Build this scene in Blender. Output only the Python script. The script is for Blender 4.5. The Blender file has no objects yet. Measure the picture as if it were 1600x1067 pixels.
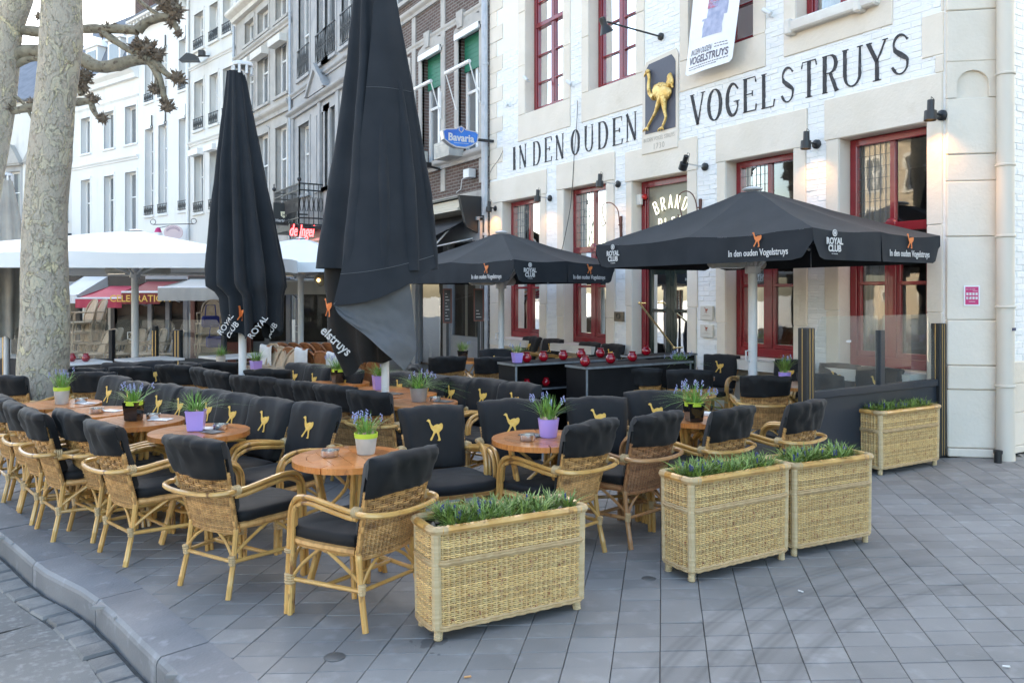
import bpy, math, random
from math import sin, cos, pi, radians, sqrt, atan2, hypot
from mathutils import Vector, Matrix, noise as mnoise
rnd = random.Random(7)
C = bpy.context.scene.collection
SC = bpy.context.scene
# ---------------------------------------------------------------- camera, sky, sun, exposure
F = 1241.0; YH = 458.0; EYE = 1.65; YAW = radians(31.8); SY, CY = sin(YAW), cos(YAW)
cam = bpy.data.objects.new('camera', bpy.data.cameras.new('camera')); C.objects.link(cam)
cam.location = (0, 0, EYE); cam.rotation_euler = (pi/2, 0, -YAW)
cam.data.sensor_width = 36; cam.data.lens = F/1600*36; cam.data.shift_y = -75.5/1600
cam.data.clip_start = .05; cam.data.clip_end = 1500
SC.camera = cam
SUN_AZ, SUN_EL = radians(52), radians(33)          # azimuth from +X towards +Y: the sun stands behind the pub
w = bpy.data.worlds.new('World'); SC.world = w; w.use_nodes = True
wn = w.node_tree; bg = wn.nodes['Background']
sky = wn.nodes.new('ShaderNodeTexSky'); sky.sky_type = 'NISHITA'; sky.sun_disc = False
sky.sun_elevation = SUN_EL; sky.sun_rotation = pi/2 - SUN_AZ; sky.air_density = 1.0; sky.dust_density = 3.0; sky.ozone_density = .8
wn.links.new(sky.outputs[0], bg.inputs[0]); bg.inputs[1].default_value = .15
sun = bpy.data.objects.new('sun', bpy.data.lights.new('sun', 'SUN')); C.objects.link(sun)
sun.data.energy = 4.0; sun.data.angle = radians(.53); sun.data.color = (1, .9, .76)
sd = Vector((cos(SUN_AZ)*cos(SUN_EL), sin(SUN_AZ)*cos(SUN_EL), sin(SUN_EL)))
sun.rotation_euler = sd.to_track_quat('Z', 'Y').to_euler(); sun.location = sd*60
SC.view_settings.view_transform = 'Standard'; SC.view_settings.look = 'None'
SC.view_settings.exposure = 2.5
SC.view_settings.use_white_balance = True; SC.view_settings.white_balance_temperature = 7050; SC.view_settings.white_balance_tint = 5; SC.view_settings.gamma = 1
SC.view_settings.use_curve_mapping = False
SC.cycles.max_bounces = 8; SC.cycles.use_denoising = True

# ---------------------------------------------------------------- photograph -> place
def xy(px, d):
    a = (px-800)/F; return (d*(SY+a*CY), d*(CY-a*SY))
def zz(py, d): return EYE+(YH-py)*d/F
def gnd(px, py): return xy(px, EYE*F/(py-YH))
def wy(px, X=8.0):
    a = (px-800)/F; return X*(CY-a*SY)/(SY+a*CY)
def dep(X, Y): return X*SY+Y*CY

# ---------------------------------------------------------------- materials
def _n(t, kind, **k):
    n = t.nodes.new(kind)
    for a, b in k.items(): setattr(n, a, b)
    return n
def rgb(c): return (c[0], c[1], c[2], 1)
def M(name, c1, c2=None, scale=5, rough=.6, bump=0, bscale=80, metal=0, spec=.5, isl=0.0, ramp=(.35, .65), stretch=None, c3=None, s3=1.5, r3=(.5, .7), coat=0, emit=None, estr=0, detail=4, sheen=0, orand=0.0, bdist=.01, trans=0, world=False):
    m = bpy.data.materials.new(name); m.use_nodes = True; t = m.node_tree; L = t.links.new
    b = t.nodes['Principled BSDF']
    b.inputs['Roughness'].default_value = rough; b.inputs['Metallic'].default_value = metal
    b.inputs['Specular IOR Level'].default_value = spec; b.inputs['Coat Weight'].default_value = coat
    b.inputs['Sheen Weight'].default_value = sheen; b.inputs['Transmission Weight'].default_value = trans
    b.inputs['Base Color'].default_value = rgb(c1)
    tc = _n(t, 'ShaderNodeTexCoord'); co = tc.outputs['Object']
    if world: co = _n(t, 'ShaderNodeNewGeometry').outputs['Position']
    if stretch:
        mp = _n(t, 'ShaderNodeMapping'); mp.inputs['Scale'].default_value = stretch; L(co, mp.inputs[0]); co = mp.outputs[0]
    col = None
    def layer(prev, cA, cB, sc, rp):
        nz = _n(t, 'ShaderNodeTexNoise'); nz.inputs['Scale'].default_value = sc; nz.inputs['Detail'].default_value = detail; L(co, nz.inputs['Vector'])
        mr = _n(t, 'ShaderNodeMapRange'); mr.inputs['From Min'].default_value = rp[0]; mr.inputs['From Max'].default_value = rp[1]; L(nz.outputs[0], mr.inputs[0])
        mx = _n(t, 'ShaderNodeMix', data_type='RGBA'); L(mr.outputs[0], mx.inputs[0])
        if prev is None: mx.inputs[6].default_value = rgb(cA)
        else: L(prev, mx.inputs[6])
        mx.inputs[7].default_value = rgb(cB)
        return mx.outputs[2]
    if c2: col = layer(None, c1, c2, scale, ramp)
    if c3: col = layer(col, c1, c3, s3, r3)
    if isl or orand:
        add = None
        for amt, nd, out in ((isl, 'ShaderNodeNewGeometry', 'Random Per Island'), (orand, 'ShaderNodeObjectInfo', 'Random')):
            if not amt: continue
            g = _n(t, nd)
            mr = _n(t, 'ShaderNodeMapRange'); mr.inputs['To Min'].default_value = 1-amt; mr.inputs['To Max'].default_value = 1+amt; L(g.outputs[out], mr.inputs[0])
            mx = _n(t, 'ShaderNodeMix', data_type='RGBA', blend_type='MULTIPLY'); mx.inputs[0].default_value = 1
            if col is None: mx.inputs[6].default_value = rgb(c1)
            else: L(col, mx.inputs[6])
            L(mr.outputs[0], mx.inputs[7]); col = mx.outputs[2]
    if col is not None: L(col, b.inputs['Base Color'])
    if bump:
        nz = _n(t, 'ShaderNodeTexNoise'); nz.inputs['Scale'].default_value = bscale; nz.inputs['Detail'].default_value = 5; L(co, nz.inputs['Vector'])
        bp = _n(t, 'ShaderNodeBump'); bp.inputs['Strength'].default_value = bump; bp.inputs['Distance'].default_value = bdist; L(nz.outputs[0], bp.inputs['Height']); L(bp.outputs[0], b.inputs['Normal'])
    if emit:
        b.inputs['Emission Color'].default_value = rgb(emit); b.inputs['Emission Strength'].default_value = estr
    return m
def brick_mat(name, c1, c2, mortar, bw=.22, bh=.07, ms=.011, bumpd=.006):
    m = M(name, c1, rough=.85); t = m.node_tree; L = t.links.new; b = t.nodes['Principled BSDF']
    tc = _n(t, 'ShaderNodeTexCoord'); sp = _n(t, 'ShaderNodeSeparateXYZ'); cb = _n(t, 'ShaderNodeCombineXYZ')
    L(tc.outputs['Object'], sp.inputs[0]); L(sp.outputs[0], cb.inputs[0]); L(sp.outputs[2], cb.inputs[1])
    bt = _n(t, 'ShaderNodeTexBrick'); bt.inputs['Color1'].default_value = rgb(c1); bt.inputs['Color2'].default_value = rgb(c2); bt.inputs['Mortar'].default_value = rgb(mortar)
    bt.inputs['Scale'].default_value = 1; bt.inputs['Mortar Size'].default_value = ms; bt.inputs['Brick Width'].default_value = bw; bt.inputs['Row Height'].default_value = bh
    L(cb.outputs[0], bt.inputs['Vector'])
    nz = _n(t, 'ShaderNodeTexNoise'); nz.inputs['Scale'].default_value = 3; L(tc.outputs['Object'], nz.inputs['Vector'])
    mx = _n(t, 'ShaderNodeMix', data_type='RGBA', blend_type='MULTIPLY'); mx.inputs[0].default_value = .5
    L(bt.outputs[0], mx.inputs[6]); L(nz.outputs[0], mx.inputs[7]); L(mx.outputs[2], b.inputs['Base Color'])
    bp = _n(t, 'ShaderNodeBump', invert=True); bp.inputs['Distance'].default_value = bumpd; L(bt.outputs['Fac'], bp.inputs['Height']); L(bp.outputs[0], b.inputs['Normal'])
    return m
def glass_mat(name, tint=(.9, .95, .95), alpha=.15, rough=.02, ior=1.5, dirt=0, top=1):
    m = bpy.data.materials.new(name); m.use_nodes = True; t = m.node_tree; L = t.links.new
    t.nodes.remove(t.nodes['Principled BSDF']); out = t.nodes['Material Output']
    tr = _n(t, 'ShaderNodeBsdfTransparent'); tr.inputs[0].default_value = rgb(tint)
    gl = _n(t, 'ShaderNodeBsdfGlossy'); gl.inputs['Roughness'].default_value = rough; gl.inputs[0].default_value = (1, 1, 1, 1)
    fr = _n(t, 'ShaderNodeFresnel'); fr.inputs['IOR'].default_value = ior
    mr = _n(t, 'ShaderNodeMapRange'); mr.inputs['To Min'].default_value = alpha; mr.inputs['To Max'].default_value = top; L(fr.outputs[0], mr.inputs[0])
    ge = _n(t, 'ShaderNodeNewGeometry'); bf = _n(t, 'ShaderNodeMath', operation='SUBTRACT'); bf.inputs[0].default_value = 1; L(ge.outputs['Backfacing'], bf.inputs[1])
    mb_ = _n(t, 'ShaderNodeMath', operation='MULTIPLY'); L(mr.outputs[0], mb_.inputs[0]); L(bf.outputs[0], mb_.inputs[1])
    ms = _n(t, 'ShaderNodeMixShader'); L(mb_.outputs[0] if dirt else mr.outputs[0], ms.inputs[0]); L(tr.outputs[0], ms.inputs[1]); L(gl.outputs[0], ms.inputs[2])
    last = ms.outputs[0]
    tc = _n(t, 'ShaderNodeTexCoord')
    if dirt:
        df = _n(t, 'ShaderNodeBsdfDiffuse'); df.inputs[0].default_value = (.6, .6, .58, 1)
        nz = _n(t, 'ShaderNodeTexNoise'); nz.inputs['Scale'].default_value = 3; nz.inputs['Detail'].default_value = 8; L(tc.outputs['Object'], nz.inputs['Vector'])
        r2 = _n(t, 'ShaderNodeMapRange'); r2.inputs['From Min'].default_value = .4; r2.inputs['From Max'].default_value = .8; r2.inputs['To Max'].default_value = dirt; r2.inputs['To Min'].default_value = dirt*.25; L(nz.outputs[0], r2.inputs[0])
        m2 = _n(t, 'ShaderNodeMixShader'); L(r2.outputs[0], m2.inputs[0]); L(last, m2.inputs[1]); L(df.outputs[0], m2.inputs[2]); last = m2.outputs[0]
    else:   # old panes are never quite flat
        nz = _n(t, 'ShaderNodeTexNoise'); nz.inputs['Scale'].default_value = 2.2; L(tc.outputs['Object'], nz.inputs['Vector'])
        bp = _n(t, 'ShaderNodeBump'); bp.inputs['Strength'].default_value = .05; bp.inputs['Distance'].default_value = .02; L(nz.outputs[0], bp.inputs['Height']); L(bp.outputs[0], gl.inputs['Normal'])
    L(last, out.inputs[0]); return m
def bark_mat():
    m = M('bark', (.3, .27, .21), rough=.85); t = m.node_tree; L = t.links.new; b = t.nodes['Principled BSDF']
    tc = _n(t, 'ShaderNodeTexCoord'); mp = _n(t, 'ShaderNodeMapping'); mp.inputs['Scale'].default_value = (1, 1, .6); L(tc.outputs['Object'], mp.inputs[0])
    def patch(prev, colr, sc, lo, off):
        nz = _n(t, 'ShaderNodeTexNoise'); nz.inputs['Scale'].default_value = sc; nz.inputs['Detail'].default_value = 8; nz.inputs['Roughness'].default_value = .66; nz.inputs['Distortion'].default_value = .9
        m2 = _n(t, 'ShaderNodeMapping'); m2.inputs['Location'].default_value = (off, off*1.7, off*.3); L(mp.outputs[0], m2.inputs[0]); L(m2.outputs[0], nz.inputs['Vector'])
        mr = _n(t, 'ShaderNodeMapRange'); mr.inputs['From Min'].default_value = lo; mr.inputs['From Max'].default_value = lo+.018; L(nz.outputs[0], mr.inputs[0])
        mx = _n(t, 'ShaderNodeMix', data_type='RGBA'); L(mr.outputs[0], mx.inputs[0]); mx.inputs[7].default_value = rgb(colr)
        if prev is None: mx.inputs[6].default_value = rgb((.41, .365, .295))
        else: L(prev, mx.inputs[6])
        return mx.outputs[2], mr.outputs[0]
    c, h1 = patch(None, (.32, .275, .22), 11, .57, 0)
    c, h2 = patch(c, (.47, .425, .32), 9, .525, 3.1)
    c, h3 = patch(c, (.60, .53, .35), 8, .585, 7.7)
    c, h4 = patch(c, (.15, .11, .085), 16, .69, 12.3)
    L(c, b.inputs['Base Color'])
    ad = _n(t, 'ShaderNodeMath', operation='ADD'); L(h2, ad.inputs[0]); L(h3, ad.inputs[1])
    n2 = _n(t, 'ShaderNodeTexNoise'); n2.inputs['Scale'].default_value = 45; L(mp.outputs[0], n2.inputs['Vector'])
    a2 = _n(t, 'ShaderNodeMath', operation='SUBTRACT'); L(n2.outputs[0], a2.inputs[0]); L(ad.outputs[0], a2.inputs[1])
    bp = _n(t, 'ShaderNodeBump'); bp.inputs['Strength'].default_value = 1; bp.inputs['Distance'].default_value = .016; L(a2.outputs[0], bp.inputs['Height']); L(bp.outputs[0], b.inputs['Normal'])
    return m
def slab_mat():
    m = M('grey_paving_stone', world=True, c1=(.170, .169, .166), c2=(.222, .220, .215), scale=2.4, rough=.62, bump=.45, bscale=120, isl=.13, orand=.11, c3=(.27, .27, .27), s3=8, r3=(.56, .80), detail=10, bdist=.003, ramp=(.3, .7))
    t = m.node_tree; L = t.links.new; b = t.nodes['Principled BSDF']
    # faint curved tyre marks: rings round a far centre, kept to one sector
    src = b.inputs['Base Color'].links[0].from_socket
    g = _n(t, 'ShaderNodeNewGeometry'); sp = _n(t, 'ShaderNodeSeparateXYZ'); L(g.outputs['Position'], sp.inputs[0])
    def dist(cx, cy):
        a = _n(t, 'ShaderNodeVectorMath', operation='DISTANCE'); cb = _n(t, 'ShaderNodeCombineXYZ'); L(sp.outputs[0], cb.inputs[0]); L(sp.outputs[1], cb.inputs[1])
        L(cb.outputs[0], a.inputs[0]); a.inputs[1].default_value = (cx, cy, 0); return a.outputs['Value']
    cx, cy = TYRE[0], TYRE[1]; d = dist(cx, cy); tot = None
    for R, wd in TYRE[2]:
        s1 = _n(t, 'ShaderNodeMath', operation='SUBTRACT'); L(d, s1.inputs[0]); s1.inputs[1].default_value = R
        s2 = _n(t, 'ShaderNodeMath', operation='ABSOLUTE'); L(s1.outputs[0], s2.inputs[0])
        r = _n(t, 'ShaderNodeMapRange'); r.inputs['From Min'].default_value = wd; r.inputs['From Max'].default_value = wd*.4; L(s2.outputs[0], r.inputs[0])
        # tread stripes inside the band
        sn = _n(t, 'ShaderNodeMath', operation='SINE'); mu = _n(t, 'ShaderNodeMath', operation='MULTIPLY'); L(d, mu.inputs[0]); mu.inputs[1].default_value = 150; L(mu.outputs[0], sn.inputs[0])
        r2 = _n(t, 'ShaderNodeMapRange'); r2.inputs['From Min'].default_value = -1; r2.inputs['To Min'].default_value = .45; r2.inputs['To Max'].default_value = 1; L(sn.outputs[0], r2.inputs[0])
        mm = _n(t, 'ShaderNodeMath', operation='MULTIPLY'); L(r.outputs[0], mm.inputs[0]); L(r2.outputs[0], mm.inputs[1])
        if tot is None: tot = mm.outputs[0]
        else:
            ad = _n(t, 'ShaderNodeMath', operation='MAXIMUM'); L(tot, ad.inputs[0]); L(mm.outputs[0], ad.inputs[1]); tot = ad.outputs[0]
    dm = dist(TYRE[3][0], TYRE[3][1]); rr = _n(t, 'ShaderNodeMapRange'); rr.inputs['From Min'].default_value = TYRE[3][2]; rr.inputs['From Max'].default_value = TYRE[3][2]*.45; L(dm, rr.inputs[0])
    mu = _n(t, 'ShaderNodeMath', operation='MULTIPLY'); L(tot, mu.inputs[0]); L(rr.outputs[0], mu.inputs[1])
    m3 = _n(t, 'ShaderNodeMath', operation='MULTIPLY'); L(mu.outputs[0], m3.inputs[0]); m3.inputs[1].default_value = .36
    # a spill of water by the planter foot
    dw = dist(*SPILL[:2]); nz = _n(t, 'ShaderNodeTexNoise'); nz.inputs['Scale'].default_value = 14; L(g.outputs['Position'], nz.inputs['Vector'])
    sb = _n(t, 'ShaderNodeMath', operation='MULTIPLY_ADD'); L(nz.outputs[0], sb.inputs[0]); sb.inputs[1].default_value = .35; L(dw, sb.inputs[2])
    r4 = _n(t, 'ShaderNodeMapRange'); r4.inputs['From Min'].default_value = .25; r4.inputs['From Max'].default_value = .235; L(sb.outputs[0], r4.inputs[0])
    m4 = _n(t, 'ShaderNodeMath', operation='MULTIPLY'); L(r4.outputs[0], m4.inputs[0]); m4.inputs[1].default_value = .55
    mxx = _n(t, 'ShaderNodeMath', operation='MAXIMUM'); L(m3.outputs[0], mxx.inputs[0]); L(m4.outputs[0], mxx.inputs[1])
    mx = _n(t, 'ShaderNodeMix', data_type='RGBA'); L(mxx.outputs[0], mx.inputs[0]); L(src, mx.inputs[6]); mx.inputs[7].default_value = (.045, .047, .05, 1)
    L(mx.outputs[2], b.inputs['Base Color'])
    return m
TYRE = (4.047, -0.497, ((3.526, .07), (3.366, .05), (3.206, .07), (3.026, .05)), (3.267, 2.774, 1.9))
SPILL = (gnd(672, 1003)[0], gnd(672, 1003)[1])

CANE = M('pale_cane', (.50, .26, .07), (.62, .38, .125), scale=9, rough=.3, stretch=(1, 1, .35), isl=.12, orand=.1, coat=.35, c3=(.20, .09, .03), s3=17, r3=(.62, .70))
CANE_R = M('reddish_cane', (.38, .18, .07), (.46, .25, .11), scale=9, rough=.36, isl=.10, coat=.2, c3=(.22, .1, .04), s3=22, r3=(.64, .74))
WICK = M('chair_wicker', (.40, .205, .065), (.55, .31, .115), scale=30, rough=.5, isl=.35, orand=.1, c3=(.18, .085, .03), s3=14, r3=(.56, .78))
WICK_R = M('reddish_wicker', (.28, .12, .05), (.38, .19, .085), scale=30, rough=.5, isl=.3)
WICK_P = M('planter_wicker', (.54, .33, .115), (.68, .48, .20), scale=24, rough=.45, isl=.32, orand=.06, c3=(.30, .10, .04), s3=55, r3=(.60, .70), coat=.15)
WICK_B = M('planter_wrapping', (.50, .37, .20), (.60, .47, .28), scale=20, rough=.55, bump=.6, bscale=40, stretch=(.1, .1, 3))
BIND = M('cane_binding', (.44, .30, .15), (.54, .39, .21), scale=30, rough=.5, orand=.1)
DARK_IN = M('dark_inside_liner', (.085, .040, .016), rough=.9)
FAB = M('black_canvas', (.006, .006, .0068), (.009, .009, .010), scale=6, rough=.68, bump=.25, bscale=500, sheen=.07, bdist=.001, spec=.3)
FAB_U = M('black_parasol_canvas', (.0185, .022, .027), (.026, .030, .036), scale=3, rough=.85, bump=.3, bscale=300, bdist=.002, sheen=.08, spec=.2, c3=(.036, .040, .046), s3=1.2, r3=(.62, .9))
FAB_IN = M('grey_canvas_inside', (.085, .090, .098), (.115, .12, .128), scale=3, rough=.85, sheen=.1, bump=.3, bscale=8, bdist=.02)
GOLDPR = M('gold_print', (.74, .42, .07), (.80, .50, .12), scale=30, rough=.6)
ORANGE = M('orange_print', (.75, .22, .06), rough=.6)
WHITEPR = M('white_print', (.60, .60, .60), rough=.6)
WOOD = M('varnished_teak', (.46, .15, .035), (.58, .23, .065), scale=7, rough=.28, stretch=(1, 9, 1), isl=.16, orand=.28, coat=.45, c3=(.24, .075, .022), s3=16, r3=(.55, .72), bump=.08)
WHITEM = M('white_painted_metal', (.72, .73, .74), rough=.35, c2=(.62, .63, .64), scale=2)
ALU = M('brushed_steel', (.6, .6, .6), rough=.25, metal=1)
GALV = M('galvanised_edge', (.30, .33, .36), (.2, .22, .24), scale=9, rough=.45, metal=.6)
BLACKM = M('black_metal', (.018, .019, .021), rough=.42)
BLACKW = M('black_laminate', (.006, .006, .007), (.010, .010, .011), scale=4, rough=.6, spec=.2)
NAVY = M('anthracite_panel', (.020, .027, .038), rough=.4)
GOLDSTR = M('gold_strip', (.62, .44, .2), rough=.3, metal=.7)
REDW = M('oxblood_gloss_paint', (.19, .010, .018), (.23, .014, .022), scale=3, rough=.22, coat=.4, bump=.05, bscale=12)
GREENW = M('dark_green_door_paint', (.012, .022, .018), rough=.25, coat=.3)
STONE = M('painted_marl_stone', (.70, .635, .54), (.76, .695, .605), scale=1.7, rough=.82, bump=.6, bscale=25, bdist=.008, orand=.03, c3=(.60, .53, .43), s3=2.6, r3=(.62, .85))
STONE_L = M('pale_sill_stone', (.72, .70, .65), (.64, .6, .55), scale=4, rough=.75, bump=.4, bscale=30)
WBRICK = M('whitewashed_brick', (.80, .81, .81), (.84, .85, .85), scale=3, rough=.8, bump=.8, bscale=30, bdist=.009, stretch=(1, .45, 1.3), isl=.015, orand=.015, c3=(.70, .71, .71), s3=9, r3=(.62, .85))
WMORT = M('whitewashed_mortar', (.80, .81, .81), rough=.9, bump=.6, bscale=60)
PAINTK = M('black_sign_paint', (.035, .035, .04), (.09, .09, .095), scale=18, rough=.75, ramp=(.5, .75))
PAINTF = M('faded_carved_lettering', (.46, .42, .36), rough=.8)
SLATEP = M('blue_grey_panel', (.075, .08, .11), rough=.5, bump=.3, bscale=20)
GILT = M('gilding', (.68, .43, .12), (.85, .62, .25), scale=12, rough=.36, metal=.55, bump=.9, bscale=38, bdist=.012, c3=(.34, .17, .04), s3=20, r3=(.58, .7))
PIPE = M('cream_painted_pipe', (.64, .59, .51), rough=.5, bump=.2, bscale=6, bdist=.01)
PIPE_G = M('zinc_pipe', (.36, .39, .43), (.44, .46, .5), scale=6, rough=.45, metal=.3)
GLASSW = glass_mat('window_glass', tint=(.85, .88, .88), alpha=.05, ior=1.5)
GLASSS = glass_mat('shop_glass', tint=(.75,.77,.77), alpha=.02, ior=1.12, top=.3)
FARPAV = M('far_paving', (.16, .16, .158), (.21, .209, .206), scale=2.2, rough=.65, bump=.3, bscale=9)
GLASSD = M('dark_reflecting_glass', (.09, .10, .11), rough=.05, spec=.8, c2=(.22, .23, .235), scale=.6, coat=.5, stretch=(1, 1, .3))
GLASSP = glass_mat('windbreak_glass', tint=(.86, .9, .9), alpha=.03, ior=1.45, dirt=.07)
LEAD = M('lead_came', (.12, .13, .14), rough=.5)
CURT = M('beige_curtain', (.40, .36, .30), (.33, .29, .24), scale=14, stretch=(1, 1, .02), rough=.9)
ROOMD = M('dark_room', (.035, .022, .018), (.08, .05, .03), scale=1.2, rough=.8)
BLINDG = M('olive_grey_board', (.20, .19, .145), (.24, .225, .175), scale=1.3, rough=.45, coat=.3)
SOIL = M('soil', (.03, .022, .016), (.06, .045, .03), scale=20, rough=.95, bump=1, bscale=30)
LEAF = M('muscari_leaf', (.11, .18, .03), (.23, .33, .08), scale=14, rough=.4, isl=.4)
LEAF_L = M('bright_leaf', (.10, .24, .035), (.19, .34, .07), scale=14, rough=.4, isl=.3)
BLUEFL = M('blue_flower', (.20, .22, .42), (.34, .36, .58), scale=25, rough=.6, isl=.2)
BULB = M('bulb_skin', (.33, .20, .14), (.5, .38, .3), scale=20, rough=.6, isl=.25)
LILAC = M('lilac_pot', (.42, .30, .74), rough=.28, coat=.3)
BLACKP = M('black_glossy_pot', (.01, .01, .01), rough=.1, coat=.5)
GREYP = M('whitewashed_pot', (.42, .41, .37), (.55, .53, .48), scale=7, rough=.7)
LIME = M('lime_band', (.45, .60, .05), rough=.5)
ZINCP = M('zinc_pot', (.34, .35, .35), (.42, .43, .43), scale=8, rough=.35, metal=.6)
REDG = M('red_lantern_glass', (.22, .003, .014), rough=.1, coat=.8, c2=(.07, .001, .006), scale=9, emit=(.6, .01, .03), estr=.015)
PAPER = M('printed_card', (.66, .67, .68), rough=.5, c2=(.3, .32, .34), scale=14, ramp=(.55, .6))
ROAD = M('asphalt', (.145, .145, .14), (.20, .20, .192), detail=9, scale=1.1, rough=.85, bump=.8, bscale=260, bdist=.004, c3=(.27, .27, .262), s3=26, r3=(.5, .75))
KERBM = M('bluestone_kerb', (.15, .157, .168), (.21, .215, .225), scale=2.6, rough=.6, bump=.5, bscale=60, bdist=.005, orand=.08, c3=(.30, .31, .33), s3=10, r3=(.58, .8))
SETTM = M('gutter_sett_stone', (.14, .14, .138), (.20, .198, .19), scale=8, rough=.7, bump=.6, bscale=60, orand=.14)
JOINT = M('sandy_joint', (.055, .054, .052), (.10, .097, .09), scale=9, rough=.95)
SLAB = slab_mat()
BARK = bark_mat()
KNOB = M('pollard_knob_bark', (.10, .075, .055), (.21, .165, .12), scale=22, rough=.9, bump=1, bscale=50, bdist=.01)
LIMB = M('limb_bark', (.17, .15, .11), (.27, .24, .175), scale=12, rough=.85, c3=(.10, .075, .055), s3=18, r3=(.56, .66), bump=.5, bscale=40)
HWHITE = M('white_render_wall', (.80, .795, .78), (.74, .735, .72), scale=.5, rough=.8, stretch=(1, 1, .3), c3=(.62, .61, .59), s3=1.6, r3=(.58, .85), detail=8)
HWHITE2 = M('cream_render_wall', (.72, .705, .67), (.64, .63, .60), scale=.6, rough=.8, stretch=(1, 1, .3), c3=(.52, .50, .47), s3=1.8, r3=(.56, .8), detail=8)
HGREY = M('grey_limestone', (.34, .34, .345), (.42, .415, .41), scale=1.2, rough=.8, c3=(.27, .265, .26), s3=3, r3=(.55, .8))
HGREY2 = M('warm_grey_limestone', (.39, .37, .345), (.46, .44, .41), scale=1.4, rough=.8, c3=(.30, .28, .26), s3=3.5, r3=(.55, .8))
HBRICK = brick_mat('brown_brick', (.115, .07, .058), (.165, .10, .085), (.27, .25, .23))
RBRICK = brick_mat('roof_red_brick', (.16, .075, .055), (.11, .05, .04), (.22, .2, .18))
SLATE = M('roof_slate', (.11, .125, .16), (.16, .175, .21), scale=3, rough=.6)
FRAMEW = M('white_window_paint', (.78, .78, .77), rough=.4)
GREENS = M('green_shutter', (.010, .14, .085), (.014, .17, .10), scale=2, rough=.5)
LEADR = M('grey_lead_sheet', (.25, .26, .29), rough=.55)
IRONB = M('wrought_iron', (.025, .027, .03), rough=.45)
AWNB = M('black_awning', (.018, .018, .02), rough=.7)
AWNR = M('raspberry_awning', (.42, .035, .065), (.46, .05, .085), scale=2, rough=.7)
AWNR2 = M('dark_red_awning', (.22, .03, .03), rough=.7)
AWNW = M('pale_canvas', (.70, .70, .69), (.62, .62, .61), scale=1.2, rough=.8)
AWNG = M('grey_beige_awning', (.48, .47, .43), (.42, .41, .38), scale=2, rough=.8)
UMBW = M('white_parasol_canvas', (.80, .82, .83), (.74, .76, .775), scale=.9, rough=.75)
BEIGEC = M('folded_beige_canvas', (.36, .34, .30), (.28, .265, .235), scale=4, rough=.8)
BROWNR = M('brown_rattan', (.24, .085, .03), (.32, .13, .05), scale=20, rough=.5, orand=.2)
BLANK = M('white_blanket', (.62, .63, .63), (.52, .53, .53), scale=8, rough=.9)
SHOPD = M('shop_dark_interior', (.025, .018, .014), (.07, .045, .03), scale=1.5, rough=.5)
SHOPW = M('shop_cream_woodwork', (.46, .42, .35), rough=.5)
GREYD = M('grey_painted_woodwork', (.30, .30, .32), (.34, .34, .355), scale=3, rough=.5)
BOARDF = M('red_brown_board_frame', (.15, .045, .03), rough=.5)
CHALK = M('chalkboard', (.03, .03, .032), (.05, .05, .05), scale=6, rough=.7)
CHALKW = M('chalk_writing', (.45, .44, .42), rough=.9)
NEONW = M('neon_white_tube', (.8, .8, .7), rough=.3, emit=(1, .97, .78), estr=.45)
NEONR = M('neon_red_tube', (.8, .1, .1), rough=.3, emit=(1, .05, .06), estr=2.2)
LAMPG = M('warm_lamp_glass', (.9, .6, .3), rough=.3, emit=(1, .55, .2), estr=2.0)
SIGNB = M('blue_sign', (.012, .10, .46), (.03, .22, .68), scale=2.5, rough=.25, coat=.5)
SIGNE = M('silver_sign_edge', (.55, .56, .6), rough=.3, metal=.7)
POSTW = M('banner_white', (.80, .81, .83), rough=.55)
POSTB = M('banner_blue_grey_print', (.26, .30, .45), (.42, .45, .60), scale=9, rough=.6)
POSTR = M('banner_red_print', (.42, .12, .20), (.30, .30, .48), scale=14, rough=.6, ramp=(.45, .6))
POSTT = M('banner_grey_ink', (.10, .09, .13), rough=.6)
PINK = M('magenta_poster', (.55, .03, .16), rough=.5)
BRASS = M('polished_brass', (.75, .58, .3), rough=.2, metal=1)
PLAQ = M('bronze_plaque', (.20, .17, .13), rough=.4, metal=.6)
PLAQW = M('pale_plaque', (.62, .60, .55), rough=.3, coat=.3)
BLUEB = M('blue_bag_cloth', (.02, .03, .22), rough=.7)
EARTHR = M('far_roof_tile', (.25, .10, .06), rough=.8)

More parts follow.
